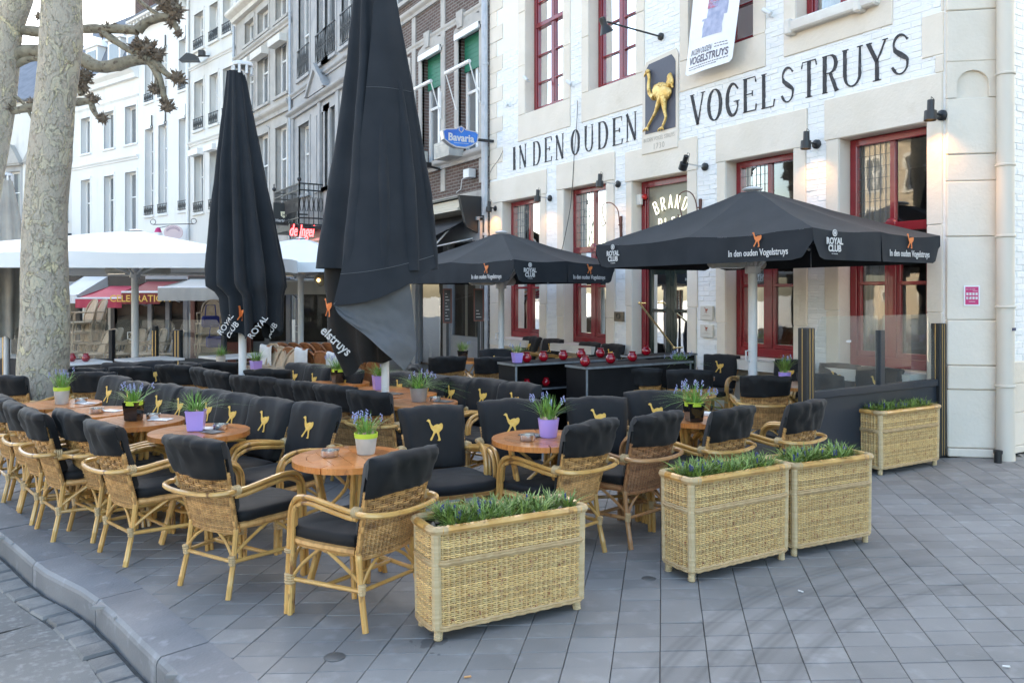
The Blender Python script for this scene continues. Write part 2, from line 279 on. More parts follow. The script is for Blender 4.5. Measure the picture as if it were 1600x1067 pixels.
# ---------------------------------------------------------------- mesh building
class MB:
    def __init__(s): s.v = []; s.f = []; s.mi = []; s.cur = 0
    def add(s, vs, fs):
        o = len(s.v); s.v.extend(vs)
        for f in fs: s.f.append(tuple(i+o for i in f)); s.mi.append(s.cur)
    def box(s, x0, x1, y0, y1, z0, z1):
        s.add([(x0, y0, z0), (x1, y0, z0), (x1, y1, z0), (x0, y1, z0), (x0, y0, z1), (x1, y0, z1), (x1, y1, z1), (x0, y1, z1)],
              [(0, 3, 2, 1), (4, 5, 6, 7), (0, 1, 5, 4), (1, 2, 6, 5), (2, 3, 7, 6), (3, 0, 4, 7)]); return s
    def rbox(s, x0, x1, y0, y1, z0, z1, b=.004):
        X, Y, Z = (x0, x1), (y0, y1), (z0, z1); vs = []; idx = {}
        for i in (0, 1):
            for j in (0, 1):
                for k in (0, 1):
                    sx, sy, sz = (1-2*i)*b, (1-2*j)*b, (1-2*k)*b
                    for a, p in enumerate(((X[i], Y[j]+sy, Z[k]+sz), (X[i]+sx, Y[j], Z[k]+sz), (X[i]+sx, Y[j]+sy, Z[k]))):
                        idx[i, j, k, a] = len(vs); vs.append(p)
        I = idx; fs = []
        for i in (0, 1): fs.append((I[i,0,0,0], I[i,1,0,0], I[i,1,1,0], I[i,0,1,0]))
        for j in (0, 1): fs.append((I[0,j,0,1], I[1,j,0,1], I[1,j,1,1], I[0,j,1,1]))
        for k in (0, 1): fs.append((I[0,0,k,2], I[1,0,k,2], I[1,1,k,2], I[0,1,k,2]))
        for j in (0, 1):
            for k in (0, 1): fs.append((I[0,j,k,1], I[1,j,k,1], I[1,j,k,2], I[0,j,k,2]))
        for i in (0, 1):
            for k in (0, 1): fs.append((I[i,0,k,0], I[i,1,k,0], I[i,1,k,2], I[i,0,k,2]))
            for j in (0, 1): fs.append((I[i,j,0,0], I[i,j,1,0], I[i,j,1,1], I[i,j,0,1]))
        for i in (0, 1):
            for j in (0, 1):
                for k in (0, 1): fs.append((I[i,j,k,0], I[i,j,k,1], I[i,j,k,2]))
        s.add(vs, fs); return s
    def bar(s, p, q, w, t, up=(0, 0, 1)):
        p, q = Vector(p), Vector(q); d = (q-p).normalized(); u = Vector(up)
        if abs(d.dot(u)) > .98: u = Vector((1, 0, 0))
        a = d.cross(u).normalized()*w/2; b = a.cross(d).normalized()*t/2
        s.add([tuple(x) for x in (p-a-b, p+a-b, p+a+b, p-a+b, q-a-b, q+a-b, q+a+b, q-a+b)],
              [(0, 3, 2, 1), (4, 5, 6, 7), (0, 1, 5, 4), (1, 2, 6, 5), (2, 3, 7, 6), (3, 0, 4, 7)]); return s
    def tube(s, pts, r, n=6, closed=False, caps=True):
        P = [Vector(p) for p in pts]; N = len(P)
        R = r if hasattr(r, '__len__') else [r]*N
        def tan(i):
            if closed: return (P[(i+1) % N]-P[i-1]).normalized()
            return (P[min(i+1, N-1)]-P[max(i-1, 0)]).normalized()
        t0 = tan(0); u = Vector((0, 0, 1)) if abs(t0.z) < .9 else Vector((1, 0, 0)); u = (u-t0*u.dot(t0)).normalized()
        vs = []
        for i in range(N):
            t = tan(i); u = (u-t*u.dot(t))
            u = u.normalized() if u.length > 1e-6 else t.orthogonal().normalized()
            w2 = t.cross(u)
            for k in range(n):
                a = 2*pi*k/n; vs.append(tuple(P[i]+(u*cos(a)+w2*sin(a))*R[i]))
        fs = []
        for i in range(N if closed else N-1):
            j = (i+1) % N
            for k in range(n):
                l = (k+1) % n; fs.append((i*n+k, i*n+l, j*n+l, j*n+k))
        if caps and not closed: fs += [tuple(range(n))[::-1], tuple((N-1)*n+k for k in range(n))]
        s.add(vs, fs); return s
    def lathe(s, prof, n=16, c=(0, 0, 0), caps=True, wob=None):
        vs = []; m = len(prof)
        for r, z in prof:
            for k in range(n):
                a = 2*pi*k/n; rr = r*(1+(wob(a, z) if wob else 0)); vs.append((c[0]+rr*cos(a), c[1]+rr*sin(a), c[2]+z))
        fs = [(i*n+k, i*n+(k+1) % n, (i+1)*n+(k+1) % n, (i+1)*n+k) for i in range(m-1) for k in range(n)]
        if caps: fs += [tuple(range(n))[::-1], tuple((m-1)*n+k for k in range(n))]
        s.add(vs, fs); return s
    def grid(s, fn, nu, nv, cu=False, cv=False):
        vs = [tuple(fn(i/nu, j/nv)) for j in range(nv if cv else nv+1) for i in range(nu if cu else nu+1)]
        W = nu if cu else nu+1; Hh = nv if cv else nv+1; fs = []
        for j in range(nv):
            for i in range(nu):
                i2 = (i+1) % W; j2 = (j+1) % Hh; fs.append((j*W+i, j*W+i2, j2*W+i2, j2*W+i))
        s.add(vs, fs); return s
    def prism(s, poly, fn, t0, t1):
        n = len(poly); vs = [tuple(fn(a, b, t0)) for a, b in poly]+[tuple(fn(a, b, t1)) for a, b in poly]
        fs = [tuple(range(n))[::-1], tuple(range(n, 2*n))]+[(i, (i+1) % n, n+(i+1) % n, n+i) for i in range(n)]
        s.add(vs, fs); return s
    def ball(s, c, r, n=8, m=6, sq=1):
        return s.lathe([(max(r*sin(pi*k/m), r*.02), -r*sq*cos(pi*k/m)) for k in range(m+1)], n, c)
    def xf(s, mtx):
        s.v = [tuple(mtx @ Vector(p)) for p in s.v]; return s
    def merge(s, o, mtx=None):
        s.add([tuple(mtx @ Vector(p)) for p in o.v] if mtx else o.v, o.f); return s
    def mesh(s, name, mats, smooth=False, ang=40):
        me = bpy.data.meshes.new(name); me.from_pydata(s.v, [], s.f)
        for m in (mats if isinstance(mats, (list, tuple)) else [mats]): me.materials.append(m)
        if any(s.mi): me.polygons.foreach_set('material_index', s.mi)
        if smooth: me.shade_smooth(); me.set_sharp_from_angle(angle=radians(ang))
        me.update(); return me
    def build(s, name, mats, parent=None, smooth=False, ang=40, fix=True):
        if fix:
            import bmesh
            me = s.mesh(name, mats, False); bm = bmesh.new(); bm.from_mesh(me); bmesh.ops.recalc_face_normals(bm, faces=bm.faces); bm.to_mesh(me); bm.free()
            if smooth: me.shade_smooth(); me.set_sharp_from_angle(angle=radians(ang))
        else: me = s.mesh(name, mats, smooth, ang)
        return put(name, me, parent)
def put(name, me, parent=None, loc=None, rot=None):
    o = bpy.data.objects.new(name, me); C.objects.link(o)
    if parent:
        o.parent = parent; KIDS.setdefault(parent.name, []).append(o)
    if loc: o.location = loc
    if rot: o.rotation_euler = rot
    return o
def thing(name, label, cat, loc=(0, 0, 0), rz=0, group=None):
    o = bpy.data.objects.new(name, None); C.objects.link(o); o.location = loc; o.rotation_euler = (0, 0, rz); o.empty_display_size = .1
    return tag(o, label, cat, group)
def tag(o, label=None, cat=None, group=None, kind=None):
    if label: o['label'] = label
    if cat: o['category'] = cat
    if group: o['group'] = group
    if kind: o['kind'] = kind
    return o
KIDS = {}
def dup(root, loc, rz, label=None, group=None, swap=None):
    def cp(o, parent):
        c = o.copy(); C.objects.link(c)
        if parent is not None: c.parent = parent
        if swap and c.type == 'MESH':
            for sl in c.material_slots:
                if sl.material in swap:
                    mm = swap[sl.material]; sl.link = 'OBJECT'; sl.material = mm
        for k in KIDS.get(o.name, []): cp(k, c)
        return c
    r = cp(root, None); r.location = loc; r.rotation_euler = (0, 0, rz)
    if label: r['label'] = label
    if group: r['group'] = group
    return r
def text_mesh(body, size, depth=.001, shear=0, spacing=1, bold=0, sx=1, align='CENTER'):
    cu = bpy.data.curves.new('lettering', 'FONT'); cu.body = body; cu.size = size; cu.extrude = depth; cu.shear = shear; cu.space_character = spacing
    cu.align_x = align; cu.offset = bold; cu.resolution_u = 3
    o = bpy.data.objects.new('lettering', cu); C.objects.link(o)
    dg = bpy.context.evaluated_depsgraph_get(); me = bpy.data.meshes.new_from_object(o.evaluated_get(dg))
    bpy.data.objects.remove(o); bpy.data.curves.remove(cu)
    if sx != 1:
        for v in me.vertices: v.co.x *= sx
    return me
def lettering(body, size, mat, parent, mtx, name='lettering', **k):
    me = text_mesh(body, size, **k); me.materials.clear(); me.materials.append(mat)
    me.transform(mtx); return put(name, me, parent)
def frame_mtx(o, ax, ay):      # text x along ax, text y along ay, placed at o
    ax, ay = Vector(ax).normalized(), Vector(ay).normalized(); az = ax.cross(ay)
    m = Matrix((ax, ay, az)).transposed().to_4x4(); m.translation = Vector(o); return m
OSTR = [(x-.4, y) for x, y in [(0, .915), (.06, .975), (.12, 1.0), (.185, .965), (.205, .88), (.23, .78), (.32, .665), (.42, .715), (.52, .745), (.62, .725), (.68, .77), (.76, .775), (.80, .70), (.79, .60), (.745, .505), (.66, .43), (.60, .39), (.585, .33), (.60, .21), (.625, .07), (.63, .01), (.56, -.01), (.47, .01), (.53, .075), (.525, .17), (.50, .28), (.455, .37), (.40, .35), (.34, .265), (.27, .165), (.215, .06), (.165, .02), (.11, .05), (.135, .12), (.19, .19), (.25, .28), (.30, .37), (.31, .43), (.245, .50), (.20, .58), (.165, .70), (.135, .83), (.075, .895)]]
# ================================================================ ground
def sheet(name, pts, z, mat):
    mb = MB(); mb.add([(x, y, z) for x, y in pts], [tuple(range(len(pts)))]); return tag(mb.build(name, mat, fix=False), kind='structure')
sheet('ground', [(-260, -260), (260, -260), (260, 260), (-260, 260)], -.16, ROAD)
# kerb line: outer top edge, seen at the lower left
KE = [gnd(285, 1067), gnd(232, 1018), gnd(139, 930), gnd(64, 889), gnd(0, 836)]
KE = [(KE[0][0]+.42, KE[0][1]-2.6), (KE[0][0]+.22, KE[0][1]-1.2)]+KE+[(-.75, 8.9), (-1.45, 11.4), (-3.6, 18.5), (-9, 34)]
def catmull(P, n):
    out = []
    for i in range(len(P)-1):
        p0, p1, p2, p3 = P[max(i-1, 0)], P[i], P[i+1], P[min(i+2, len(P)-1)]
        for k in range(n):
            t = k/n; out.append(tuple(.5*(2*p1[a]+(p2[a]-p0[a])*t+(2*p0[a]-5*p1[a]+4*p2[a]-p3[a])*t*t+(3*p1[a]-p0[a]-3*p2[a]+p3[a])*t**3) for a in (0, 1)))
    out.append(P[-1]); return out
KC = catmull(KE, 10)
KS = [0]
for a, b in zip(KC, KC[1:]): KS.append(KS[-1]+hypot(b[0]-a[0], b[1]-a[1]))
def kpt(s, off):      # point s metres along the kerb, off metres towards the terrace
    s = max(0, min(s, KS[-1]-1e-3)); i = 0
    while KS[i+1] < s: i += 1
    t = (s-KS[i])/(KS[i+1]-KS[i]); a, b = KC[i], KC[i+1]; x, y = a[0]+(b[0]-a[0])*t, a[1]+(b[1]-a[1])*t
    j = min(i+1, len(KC)-2); c = KC[max(i-1, 0)]; e = KC[j+1]; dx, dy = e[0]-c[0], e[1]-c[1]; l = hypot(dx, dy); return (x+dy/l*off, y-dx/l*off)
def kin(x, y):        # distance of a point to the terrace side of the kerb edge
    best = 9e9; bd = 0
    for i in range(len(KC)-1):
        a, b = KC[i], KC[i+1]; dx, dy = b[0]-a[0], b[1]-a[1]; t = max(0, min(1, ((x-a[0])*dx+(y-a[1])*dy)/(dx*dx+dy*dy)))
        d = hypot(x-a[0]-dx*t, y-a[1]-dy*t)
        if d < best: best = d; bd = d if (x-a[0])*dy-(y-a[1])*dx > 0 else -d
    return bd
pav = sheet('pavement', [kpt(KS[-1]*k/60, .06) for k in range(61)]+[(-9, 60), (60, 60), (60, -60), (3, -60)], -.018, JOINT)
mb = MB()
KW = .25
s0 = 0; first = True; kerb = None; stones = []
while s0 < KS[-1]-2:
    ln = .98+rnd.uniform(-.06, .06) if s0 < 12 else 1.2
    n = 4; vs = []; g = .005; dz = rnd.uniform(-.003, .003)
    rows = []
    for k in range(n+1):
        s = s0+g+(ln-2*g)*k/n; sec = [(0.0, -.16), (0.0, -.03), (.006, -.012), (.022, .004), (KW-.006, .005), (KW, -.02)]
        rows.append([(*kpt(s, o), z+dz) for o, z in sec])
    m = MB(); vs = [p for r in rows for p in r]; W = 6
    fs = [(k*W+i, k*W+i+1, (k+1)*W+i+1, (k+1)*W+i) for k in range(n) for i in range(W-1)]+[tuple(range(W)), tuple(n*W+i for i in range(W))[::-1]]
    m.add(vs, fs)
    if kerb is None: kerb = tag(bpy.data.objects.new('kerb', None), kind='structure'); C.objects.link(kerb)
    o = m.build('kerb_stone', KERBM, kerb, True, 18)
    s0 += ln
# gutter of stone setts
gut = tag(bpy.data.objects.new('gutter', None), kind='structure'); C.objects.link(gut)
s0 = .2
while s0 < 24:
    ln = rnd.uniform(.15, .23); off = -.012; wd = rnd.uniform(.135, .165)
    a, b, c, d = kpt(s0+.008, off-.01), kpt(s0+ln-.008, off-.01), kpt(s0+ln-.008, off-wd), kpt(s0+.008, off-wd)
    z = -.125+rnd.uniform(-.004, .004); m = MB(); q = [a, b, c, d]; cx = sum(p[0] for p in q)/4; cy = sum(p[1] for p in q)/4
    top = [(cx+(p[0]-cx)*.86, cy+(p[1]-cy)*.86, z+rnd.uniform(-.003, .003)) for p in q]; mid = [(p[0], p[1], z-.012) for p in q]; bot = [(p[0], p[1], -.16) for p in q]
    m.add(top+mid+bot, [(0, 1, 2, 3)]+[(i, (i+1) % 4, 4+(i+1) % 4, 4+i) for i in range(4)]+[(4+i, 4+(i+1) % 4, 8+(i+1) % 4, 8+i) for i in range(4)])
    m.build('sett', SETTM, gut, True, 35); s0 += ln
# thin tarred strip the setts sit in, and the road sheet in front of it
m = MB(); n = 80
for k in range(n+1):
    s = KS[-1]*k/n*.8; a, b = kpt(s, .05), kpt(s, -.2); m.v += [(*a, -.145), (*b, -.145)]
for k in range(n): m.f.append((2*k, 2*k+1, 2*k+3, 2*k+2)); m.mi.append(0)
tag(m.build('gutter_bed', JOINT), kind='structure')
m = MB()
for k in range(n+1):
    s = KS[-1]*k/n*.8; a = kpt(s, -.165-.012*sin(k*1.7)); b = kpt(s, -30); m.v += [(*a, -.135), (b[0]-4, b[1], -.135)]
for k in range(n): m.f.append((2*k, 2*k+1, 2*k+3, 2*k+2)); m.mi.append(0)
tag(m.build('road', ROAD, fix=False), kind='structure')
# paving slabs: own axes (the joints run 10.6 degrees right of the line of sight)
EA = (SY+.190*CY, CY-.190*SY); l = hypot(*EA); EA = (EA[0]/l, EA[1]/l)
c0 = (CY+.035*SY, -SY+.035*CY); l = hypot(*c0); EB = (c0[0]/l, c0[1]/l)
TA, TB = .158, .216
O0 = gnd(1031, 1067)
def slab_mesh():
    m = MB(); g = .0018; b = .0025; z0 = -.018
    def p(u, v, z): return (EA[0]*u+EB[0]*v, EA[1]*u+EB[1]*v, z)
    a0, a1, b0, b1 = g, TA-g, g, TB-g
    top = [p(a0+b, b0+b, 0), p(a0+b, b1-b, 0), p(a1-b, b1-b, 0), p(a1-b, b0+b, 0)]; mid = [p(a0, b0, -b), p(a0, b1, -b), p(a1, b1, -b), p(a1, b0, -b)]; bot = [p(a0, b0, z0), p(a0, b1, z0), p(a1, b1, z0), p(a1, b0, z0)]
    m.add(top+mid+bot, [(0, 1, 2, 3)]+[(i, (i+1) % 4, 4+(i+1) % 4, 4+i) for i in range(4)]+[(4+i, 4+(i+1) % 4, 8+(i+1) % 4, 8+i) for i in range(4)]); return m
sm = slab_mesh(); cells = []
for j in range(-90, 90):
    jog = rnd.uniform(-.012, .012)
    for i in range(-40, 170):
        x = O0[0]+EA[0]*TA*i+EB[0]*TB*j+EA[0]*jog; y = O0[1]+EA[1]*TA*i+EB[1]*TB*j+EA[1]*jog
        cx, cy = x+EA[0]*TA/2+EB[0]*TB/2, y+EA[1]*TA/2+EB[1]*TB/2; d = dep(cx, cy)
        if d < 2.6 or d > 15: continue
        lat = cx*CY-cy*SY
        if abs(lat) > .68*d+.4: continue
        if d > 9 and lat < .3*d and cx < 7: 
            if d > 12: continue
        if cx > 7.93 and cy > 4.5: continue
        if cx > 8.35 and cy > 4.1: continue
        k = kin(cx, cy)
        if k < KW-.15: continue
        cells.append((d, x, y, k))
cells.sort(); me = sm.mesh('paving_slab', SLAB); big = MB()
def tilt(): return (rnd.uniform(-.006, .006), rnd.uniform(-.006, .006))
nobj = 0
for d, x, y, k in cells:
    dz = rnd.uniform(-.0015, .0015)
    if nobj < 300 and k > KW+.13:
        o = put('paving_slab', me, pav, (x, y, dz)); o.rotation_euler = (*tilt(), 0); nobj += 1
    else:
        tx, ty = tilt(); big.add([(a+x, b+y, c+dz+tx*b-ty*a) for a, b, c in sm.v], sm.f)
tag(big.build('paving_slabs', SLAB, pav, fix=False), kind='stuff')
# litter and round studs
fp = [kpt(s, .3) for s in [KS[-1]*k/60 for k in range(61)] if kpt(s, .3)[1] > 13]
fp = fp+[(-9, 60), (40, 60), (*xy(2200, 13.5),), (*xy(1000, 13.8),), (*xy(800, 12.6),), (*xy(300, 12.9),)]
sheet('far_paving', fp, -.012, FARPAV)
def litter(px, py, kind):
    x, y = gnd(px, py)
    if kind == 'butt':
        m = MB(); a = rnd.uniform(0, 3); m.tube([(x, y, .006), (x+.03*cos(a), y+.03*sin(a), .006)], .0045, 6); o = m.build('cigarette_butt', PAPERW if rnd.random() < .5 else FILTER)
        return o
PAPERW = M('cigarette_paper', (.7, .69, .66)); FILTER = M('filter_tip', (.6, .3, .12))
for lab, px, py in (('cigarette butt on the slabs right of the nearest planter, by the bottom edge', 736, 1058), ('cigarette butt lying on the tyre marks of the open pavement', 1255, 926), ('orange tipped cigarette butt on the far right slabs', 1578, 1043)):
    tag(litter(px, py, 'butt'), lab, 'cigarette butt', 'cigarette butts on the paving')
for lab, px, py, r in (('round metal ground stud set in the slabs in front of the chairs', 523, 1026, .045), ('round metal ground stud beside the left foot of the middle planter', 1014, 904, .04)):
    x, y = gnd(px, py); m = MB(); m.lathe([(r, -.01), (r, .002), (r*.93, .0035), (.001, .004)], 24, (x, y, 0)); m.lathe([(r*1.12, -.01), (r*1.12, .0012), (r*1.02, .0014)], 24, (x, y, 0), caps=False)
    tag(m.build('ground_stud', M('worn_steel', (.14, .15, .155), rough=.5, metal=.6), smooth=True), lab, 'ground stud', 'round studs in the paving')

# ================================================================ the pub
PX = 8.0; PTOP = 10.6; PY0 = 4.54; PY1 = 13.74
pub = thing('pub_building', 'whitewashed brick corner pub with beige stone surrounds, red windows and black wall lettering', 'building', (PX, PY0, 0))
def PF(y, z, t): return (PX-t-pub.location.x, y-PY0, z)          # face coordinates -> pub local, t = out of the wall
def zat(px, py, X=PX):
    y = wy(px, X); return zz(py, dep(X, y))
RD = .20
# openings: y range, z range, kind
OP = []
def opening(pl, pr, z0, z1, kind): OP.append(dict(y0=wy(pr), y1=wy(pl), z0=z0, z1=z1, kind=kind))
opening(786, 843.5, .80, 3.42, 'g'); opening(882, 947.7, .80, 3.44, 'g'); opening(988.5, 1074.5, .14, 3.36, 'door')
opening(1135, 1240.5, .82, 3.40, 'g'); opening(1312, 1449, .82, 3.42, 'g')
opening(821.6, 880.5, zat(880.5, 166), 7.4, 'u'); opening(920.8, 994.3, zat(994.3, 131), 7.4, 'u'); opening(1077, 1177.6, zat(1177.6, 72), 7.4, 'u'); opening(1244.5, 1369, zat(1369, -3), 7.4, 'u')
for o in OP:
    if o['kind'] == 'u': o['z0'] = 4.93
OP[5]['z0'] = OP[6]['z0'] = 4.98; OP[7]['z0'] = 4.93; OP[8]['z0'] = 4.93
# wall with holes
def wall_cells(m, ys, zs, holes, fn):
    for a, b in zip(ys, ys[1:]):
        for c, d in zip(zs, zs[1:]):
            cy, cz = (a+b)/2, (c+d)/2
            if any(h['y0'] < cy < h['y1'] and h['z0'] < cz < h['z1'] for h in holes): continue
            m.add([fn(a, c, 0), fn(b, c, 0), fn(b, d, 0), fn(a, d, 0)], [(0, 1, 2, 3)])
m = MB(); ys = sorted({PY0, PY1} | {o['y0'] for o in OP} | {o['y1'] for o in OP}); zs = sorted({0, PTOP} | {o['z0'] for o in OP} | {o['z1'] for o in OP})
wall_cells(m, ys, zs, OP, PF)
m.add([PF(PY1, 0, 0), PF(PY1, 0, -12), PF(PY1, PTOP, -12), PF(PY1, PTOP, 0)], [(0, 1, 2, 3)])
SX0, SYY = 8.36, 4.22                       # the south wall, behind the chamfered corner
m.add([PF(PY0, 0, 0), PF(SYY, 0, -.36), PF(SYY, PTOP, -.36), PF(PY0, PTOP, 0)], [(0, 1, 2, 3)])
m.add([PF(SYY, 0, -.36), PF(SYY, 0, -14), PF(SYY, PTOP, -14), PF(SYY, PTOP, -.36)], [(0, 1, 2, 3)])
m.add([PF(SYY, 0, -14), PF(PY1, 0, -14), PF(PY1, PTOP, -14), PF(SYY, PTOP, -14)], [(0, 1, 2, 3)])
m.build('wall', WMORT, pub, fix=False)
m = MB(); m.add([PF(SYY-.3, PTOP, .4), PF(PY1, PTOP, .4), PF(PY1, PTOP+3.4, -7), PF(SYY+2, PTOP+3.4, -7), PF(SYY-.3, PTOP, -14), PF(PY1, PTOP, -14)], [(0, 1, 2, 3), (4, 5, 2, 3), (0, 3, 4)])
m.build('roof', SLATE, pub, fix=False)
m = MB()
for o in OP:
    a, b, c, d = o['y0'], o['y1'], o['z0'], o['z1']; R = -RD-.12
    m.add([PF(a, c, 0), PF(b, c, 0), PF(b, d, 0), PF(a, d, 0), PF(a, c, R), PF(b, c, R), PF(b, d, R), PF(a, d, R)], [(0, 1, 5, 4), (1, 2, 6, 5), (2, 3, 7, 6), (3, 0, 4, 7)])
m.build('window_reveals', STONE, pub, fix=False)
BLOCKS = []        # y0,y1,z0,z1 of the proud stones
def stone(y0, y1, z0, z1, t=.022, name='stone_block', mat=STONE, t0=-.02):
    m = MB(); e = .003; m.rbox(-t, -t0, y0+e-PY0, y1-e-PY0, z0+e, z1-e, .007); BLOCKS.append((y0, y1, z0, z1))
    # a little unevenness on the face corners
    m.v = [(x+(rnd.uniform(-.002, .002) if x < 0 else 0), y, z) for x, y, z in m.v]
    return m.build(name, mat, pub, fix=True)
G = [o for o in OP if o['kind'] != 'u']
lint = [(788, 855, .44), (870.5, 962, .45), (978, 1091, .47), (1119.5, 1262.5, .46), (1289.5, 1449, .48)]
jl = [(778, None), (870.5, 962), (978, 1091), (1119.5, 1262.5), (1289.5, None)]
for k, o in enumerate(G):
    a, b, c, d = o['y0'], o['y1'], o['z0'], o['z1']; pl, pr, hh = lint[k]
    Ll, Lr = wy(pl), wy(pr)
    if k == 0: Ll = PY1-.02
    stone(Lr if k < 4 else PY0+.02, Ll, d, d+hh, .026)
    splits = [.02, .62, 1.25 if k % 2 else 1.45, 2.35, d]
    yl = min(Ll, b+.34); yr = wy(pr) if k < 4 else PY0+.02
    for q in range(4):
        z0, z1 = splits[q], splits[q+1]
        e = .02*(q % 2)
        stone(b, min(Ll, yl-e) if k else Ll, z0, z1, .022+.002*(q == 0))
        stone((yr+e) if k < 4 else yr, a, z0, z1, .022+.002*(q == 0))
    if k != 2:
        stone(a, b, .02, c-.13, .02); stone(a-.0, b+.0, c-.13, c, .028, 'window_sill', STONE_L, .3)
U = [o for o in OP if o['kind'] == 'u']
us = [(810.5, 892, 4.49), (909.4, 1007.8, 4.49), (1063, 1197, 4.50), (1225.6, 1396, 4.54)]
for o, (pl, pr, zb) in zip(U, us):
    a, b, c, d = o['y0'], o['y1'], o['z0'], o['z1']; yl, yr = wy(pl), wy(pr)
    stone(yr, yl, zb, c, .022)
    for z0, z1 in ((c, 5.9), (5.9, 6.9), (6.9, d)): stone(b, yl, z0, z1, .022); stone(yr, a, z0, z1, .022)
    stone(yr, yl, d, d+.4, .026)
m = MB(); o = U[3]; m.rbox(-.13, .1, o['y0']-.06-PY0, o['y1']+.10-PY0, o['z0']-.14, o['z0']+.0, .02)
m.rbox(-.145, .1, o['y0']+.1-PY0, o['y0']+.2-PY0, o['z0']-.17, o['z0']+.02, .02); m.rbox(-.145, .1, o['y1']-.02-PY0, o['y1']+.08-PY0, o['z0']-.17, o['z0']+.02, .02)
m.build('window_sill', STONE_L, pub)
# left quoins and right pilaster
z = 3.9; k = 0
while z < 8.6:
    h = .30; stone(wy(786 if k % 2 else 777), PY1-.01, z, z+h, .02); z += h; k += 1
yq = [PY0, wy(1449)]
for k, (z0, z1, px) in enumerate(((3.90, 4.08, 1462), (4.08, 4.52, 1441), (4.52, 4.85, 1478), (4.85, 5.35, 1441), (5.35, 5.9, 1475), (5.9, 6.5, 1441), (6.5, 7.2, 1475))):
    stone(PY0+.01, wy(px if px != 1478 else 1471), z0, z1, .02)
# the chamfered corner: stacked painted blocks
A, B = Vector((PX, PY0, 0)), Vector((SX0, SYY, 0)); e1 = (B-A).normalized(); e2 = Vector((e1.y, -e1.x, 0)); L = (B-A).length
def CF(u, z, t): p = A+e1*u+e2*t; return (p.x-PX, p.y-PY0, z)
def cblock(z0, z1, t, u0=-.0, u1=None, name='stone_block'):
    u1 = L if u1 is None else u1; m = MB(); m.rbox(u0, u1, -.05, t, z0+.003, z1-.003, .010)
    m.v = [CF(x, zc, y+(rnd.uniform(-.003, .003) if y > 0 else 0)) for x, y, zc in m.v]; m.build(name, STONE, pub)
for z0, z1, t in ((0, .09, .075), (.09, .68, .055), (.68, .92, .068), (.92, 1.38, .045), (1.38, 2.22, .040), (2.22, 2.78, .042), (2.78, 3.05, .040), (3.05, 3.62, .042)): cblock(z0, z1, t)
# niche block with pointed shallow arch
nz0, nz1 = 3.62, 3.98
m = MB(); w2 = .15; cx = L/2-.0
arch = [(cx-w2, nz0)]+[(cx-w2*cos(a), nz0+.13+(nz1-nz0-.2)*sin(a)*.9) for a in [0, .3, .6, .9, 1.2, 1.571, 1.94, 2.24, 2.54, 2.84, pi]]+[(cx+w2, nz0)]
poly = [(0, nz0), (0, nz1), (L, nz1), (L, nz0)]+arch[::-1]
m.prism(poly, lambda a, b, t: CF(a, b, t), -.02, .044); m.build('niche_stone', STONE, pub)
m = MB(); m.prism(arch, lambda a, b, t: CF(a, b, t), -.004, .006); m.build('niche_back', STONE, pub)
for z0, z1 in ((3.98, 4.5), (4.5, 5.1), (5.1, 5.9), (5.9, 6.8)): cblock(z0, z1, .042)
# south wall stones and bricks (seen at the very right)
def SF(x, z, t): return (x-PX, SYY-t-PY0, z)
SBL = []
def sstone(x0, x1, z0, z1, t=.02):
    m = MB(); m.rbox(x0, x1, -.02, t, z0+.003, z1-.003, .008); m.v = [(x-PX, SYY-y-PY0, zc) for x, y, zc in m.v]; m.build('stone_block', STONE, pub); SBL.append((x0, x1, z0, z1))
for x0, x1, z0, z1 in ((SX0+.02, 8.95, 0, .08), (8.95, 9.9, 0, .08), (SX0+.02, 9.2, .08, .42), (9.2, 10, .08, .42), (SX0+.02, 9.0, .42, .72), (9, 10, .42, .72), (SX0+.02, 9.1, .72, .95), (9.1, 10, .72, .95), (SX0+.02, 8.58, 3.3, 3.8), (SX0+.02, 8.66, 4.4, 4.8)): sstone(x0, x1, z0, z1)
# bricks: rows clipped round the stones
def brick_rows(lo, hi, z0, z1, blocks, holes):
    out = []; row = 0; z = z0; bh = .066
    while z < z1:
        segs = [(lo, hi)]
        for y0, y1, a, b in blocks:
            if a <= z+.012 and b >= z+bh-.012: segs = [s for p in segs for s in (((p[0], min(p[1], y0)), (max(p[0], y1), p[1]))) if s[1]-s[0] > .01]
        for h in holes:
            if h['z0'] < z+bh and h['z1'] > z: segs = [s for p in segs for s in (((p[0], min(p[1], h['y0']-.01)), (max(p[0], h['y1']+.01), p[1]))) if s[1]-s[0] > .01]
        for a, b in segs:
            y = lo+(row % 2)*.115-.23
            while y < b:
                p, q = max(y, a), min(y+.222, b)
                if q-p > .025: out.append((p+.0022, q-.0022, z+.0022, z+bh-.003))
                y += .23
        z += bh; row += 1
    return out
BR = [(p, q, a, b, 'f') for p, q, a, b in brick_rows(PY0+.02, PY1-.02, .02, 6.3, BLOCKS, OP)]+[(p, q, a, b, 's') for p, q, a, b in brick_rows(SX0+.03, 9.6, .95, 6.6, SBL, [])]
def bd(r):
    x, y = (PX, (r[0]+r[1])/2) if r[4] == 'f' else ((r[0]+r[1])/2, SYY)
    d = dep(x, y); a = (x*CY-y*SY)/d*F+800; py = YH-((r[2]+r[3])/2-EYE)*F/d
    return (0 if (-10 < a < 1610 and -5 < py) else 100)+d
BR.sort(key=bd); joined = MB(); PROT = {}
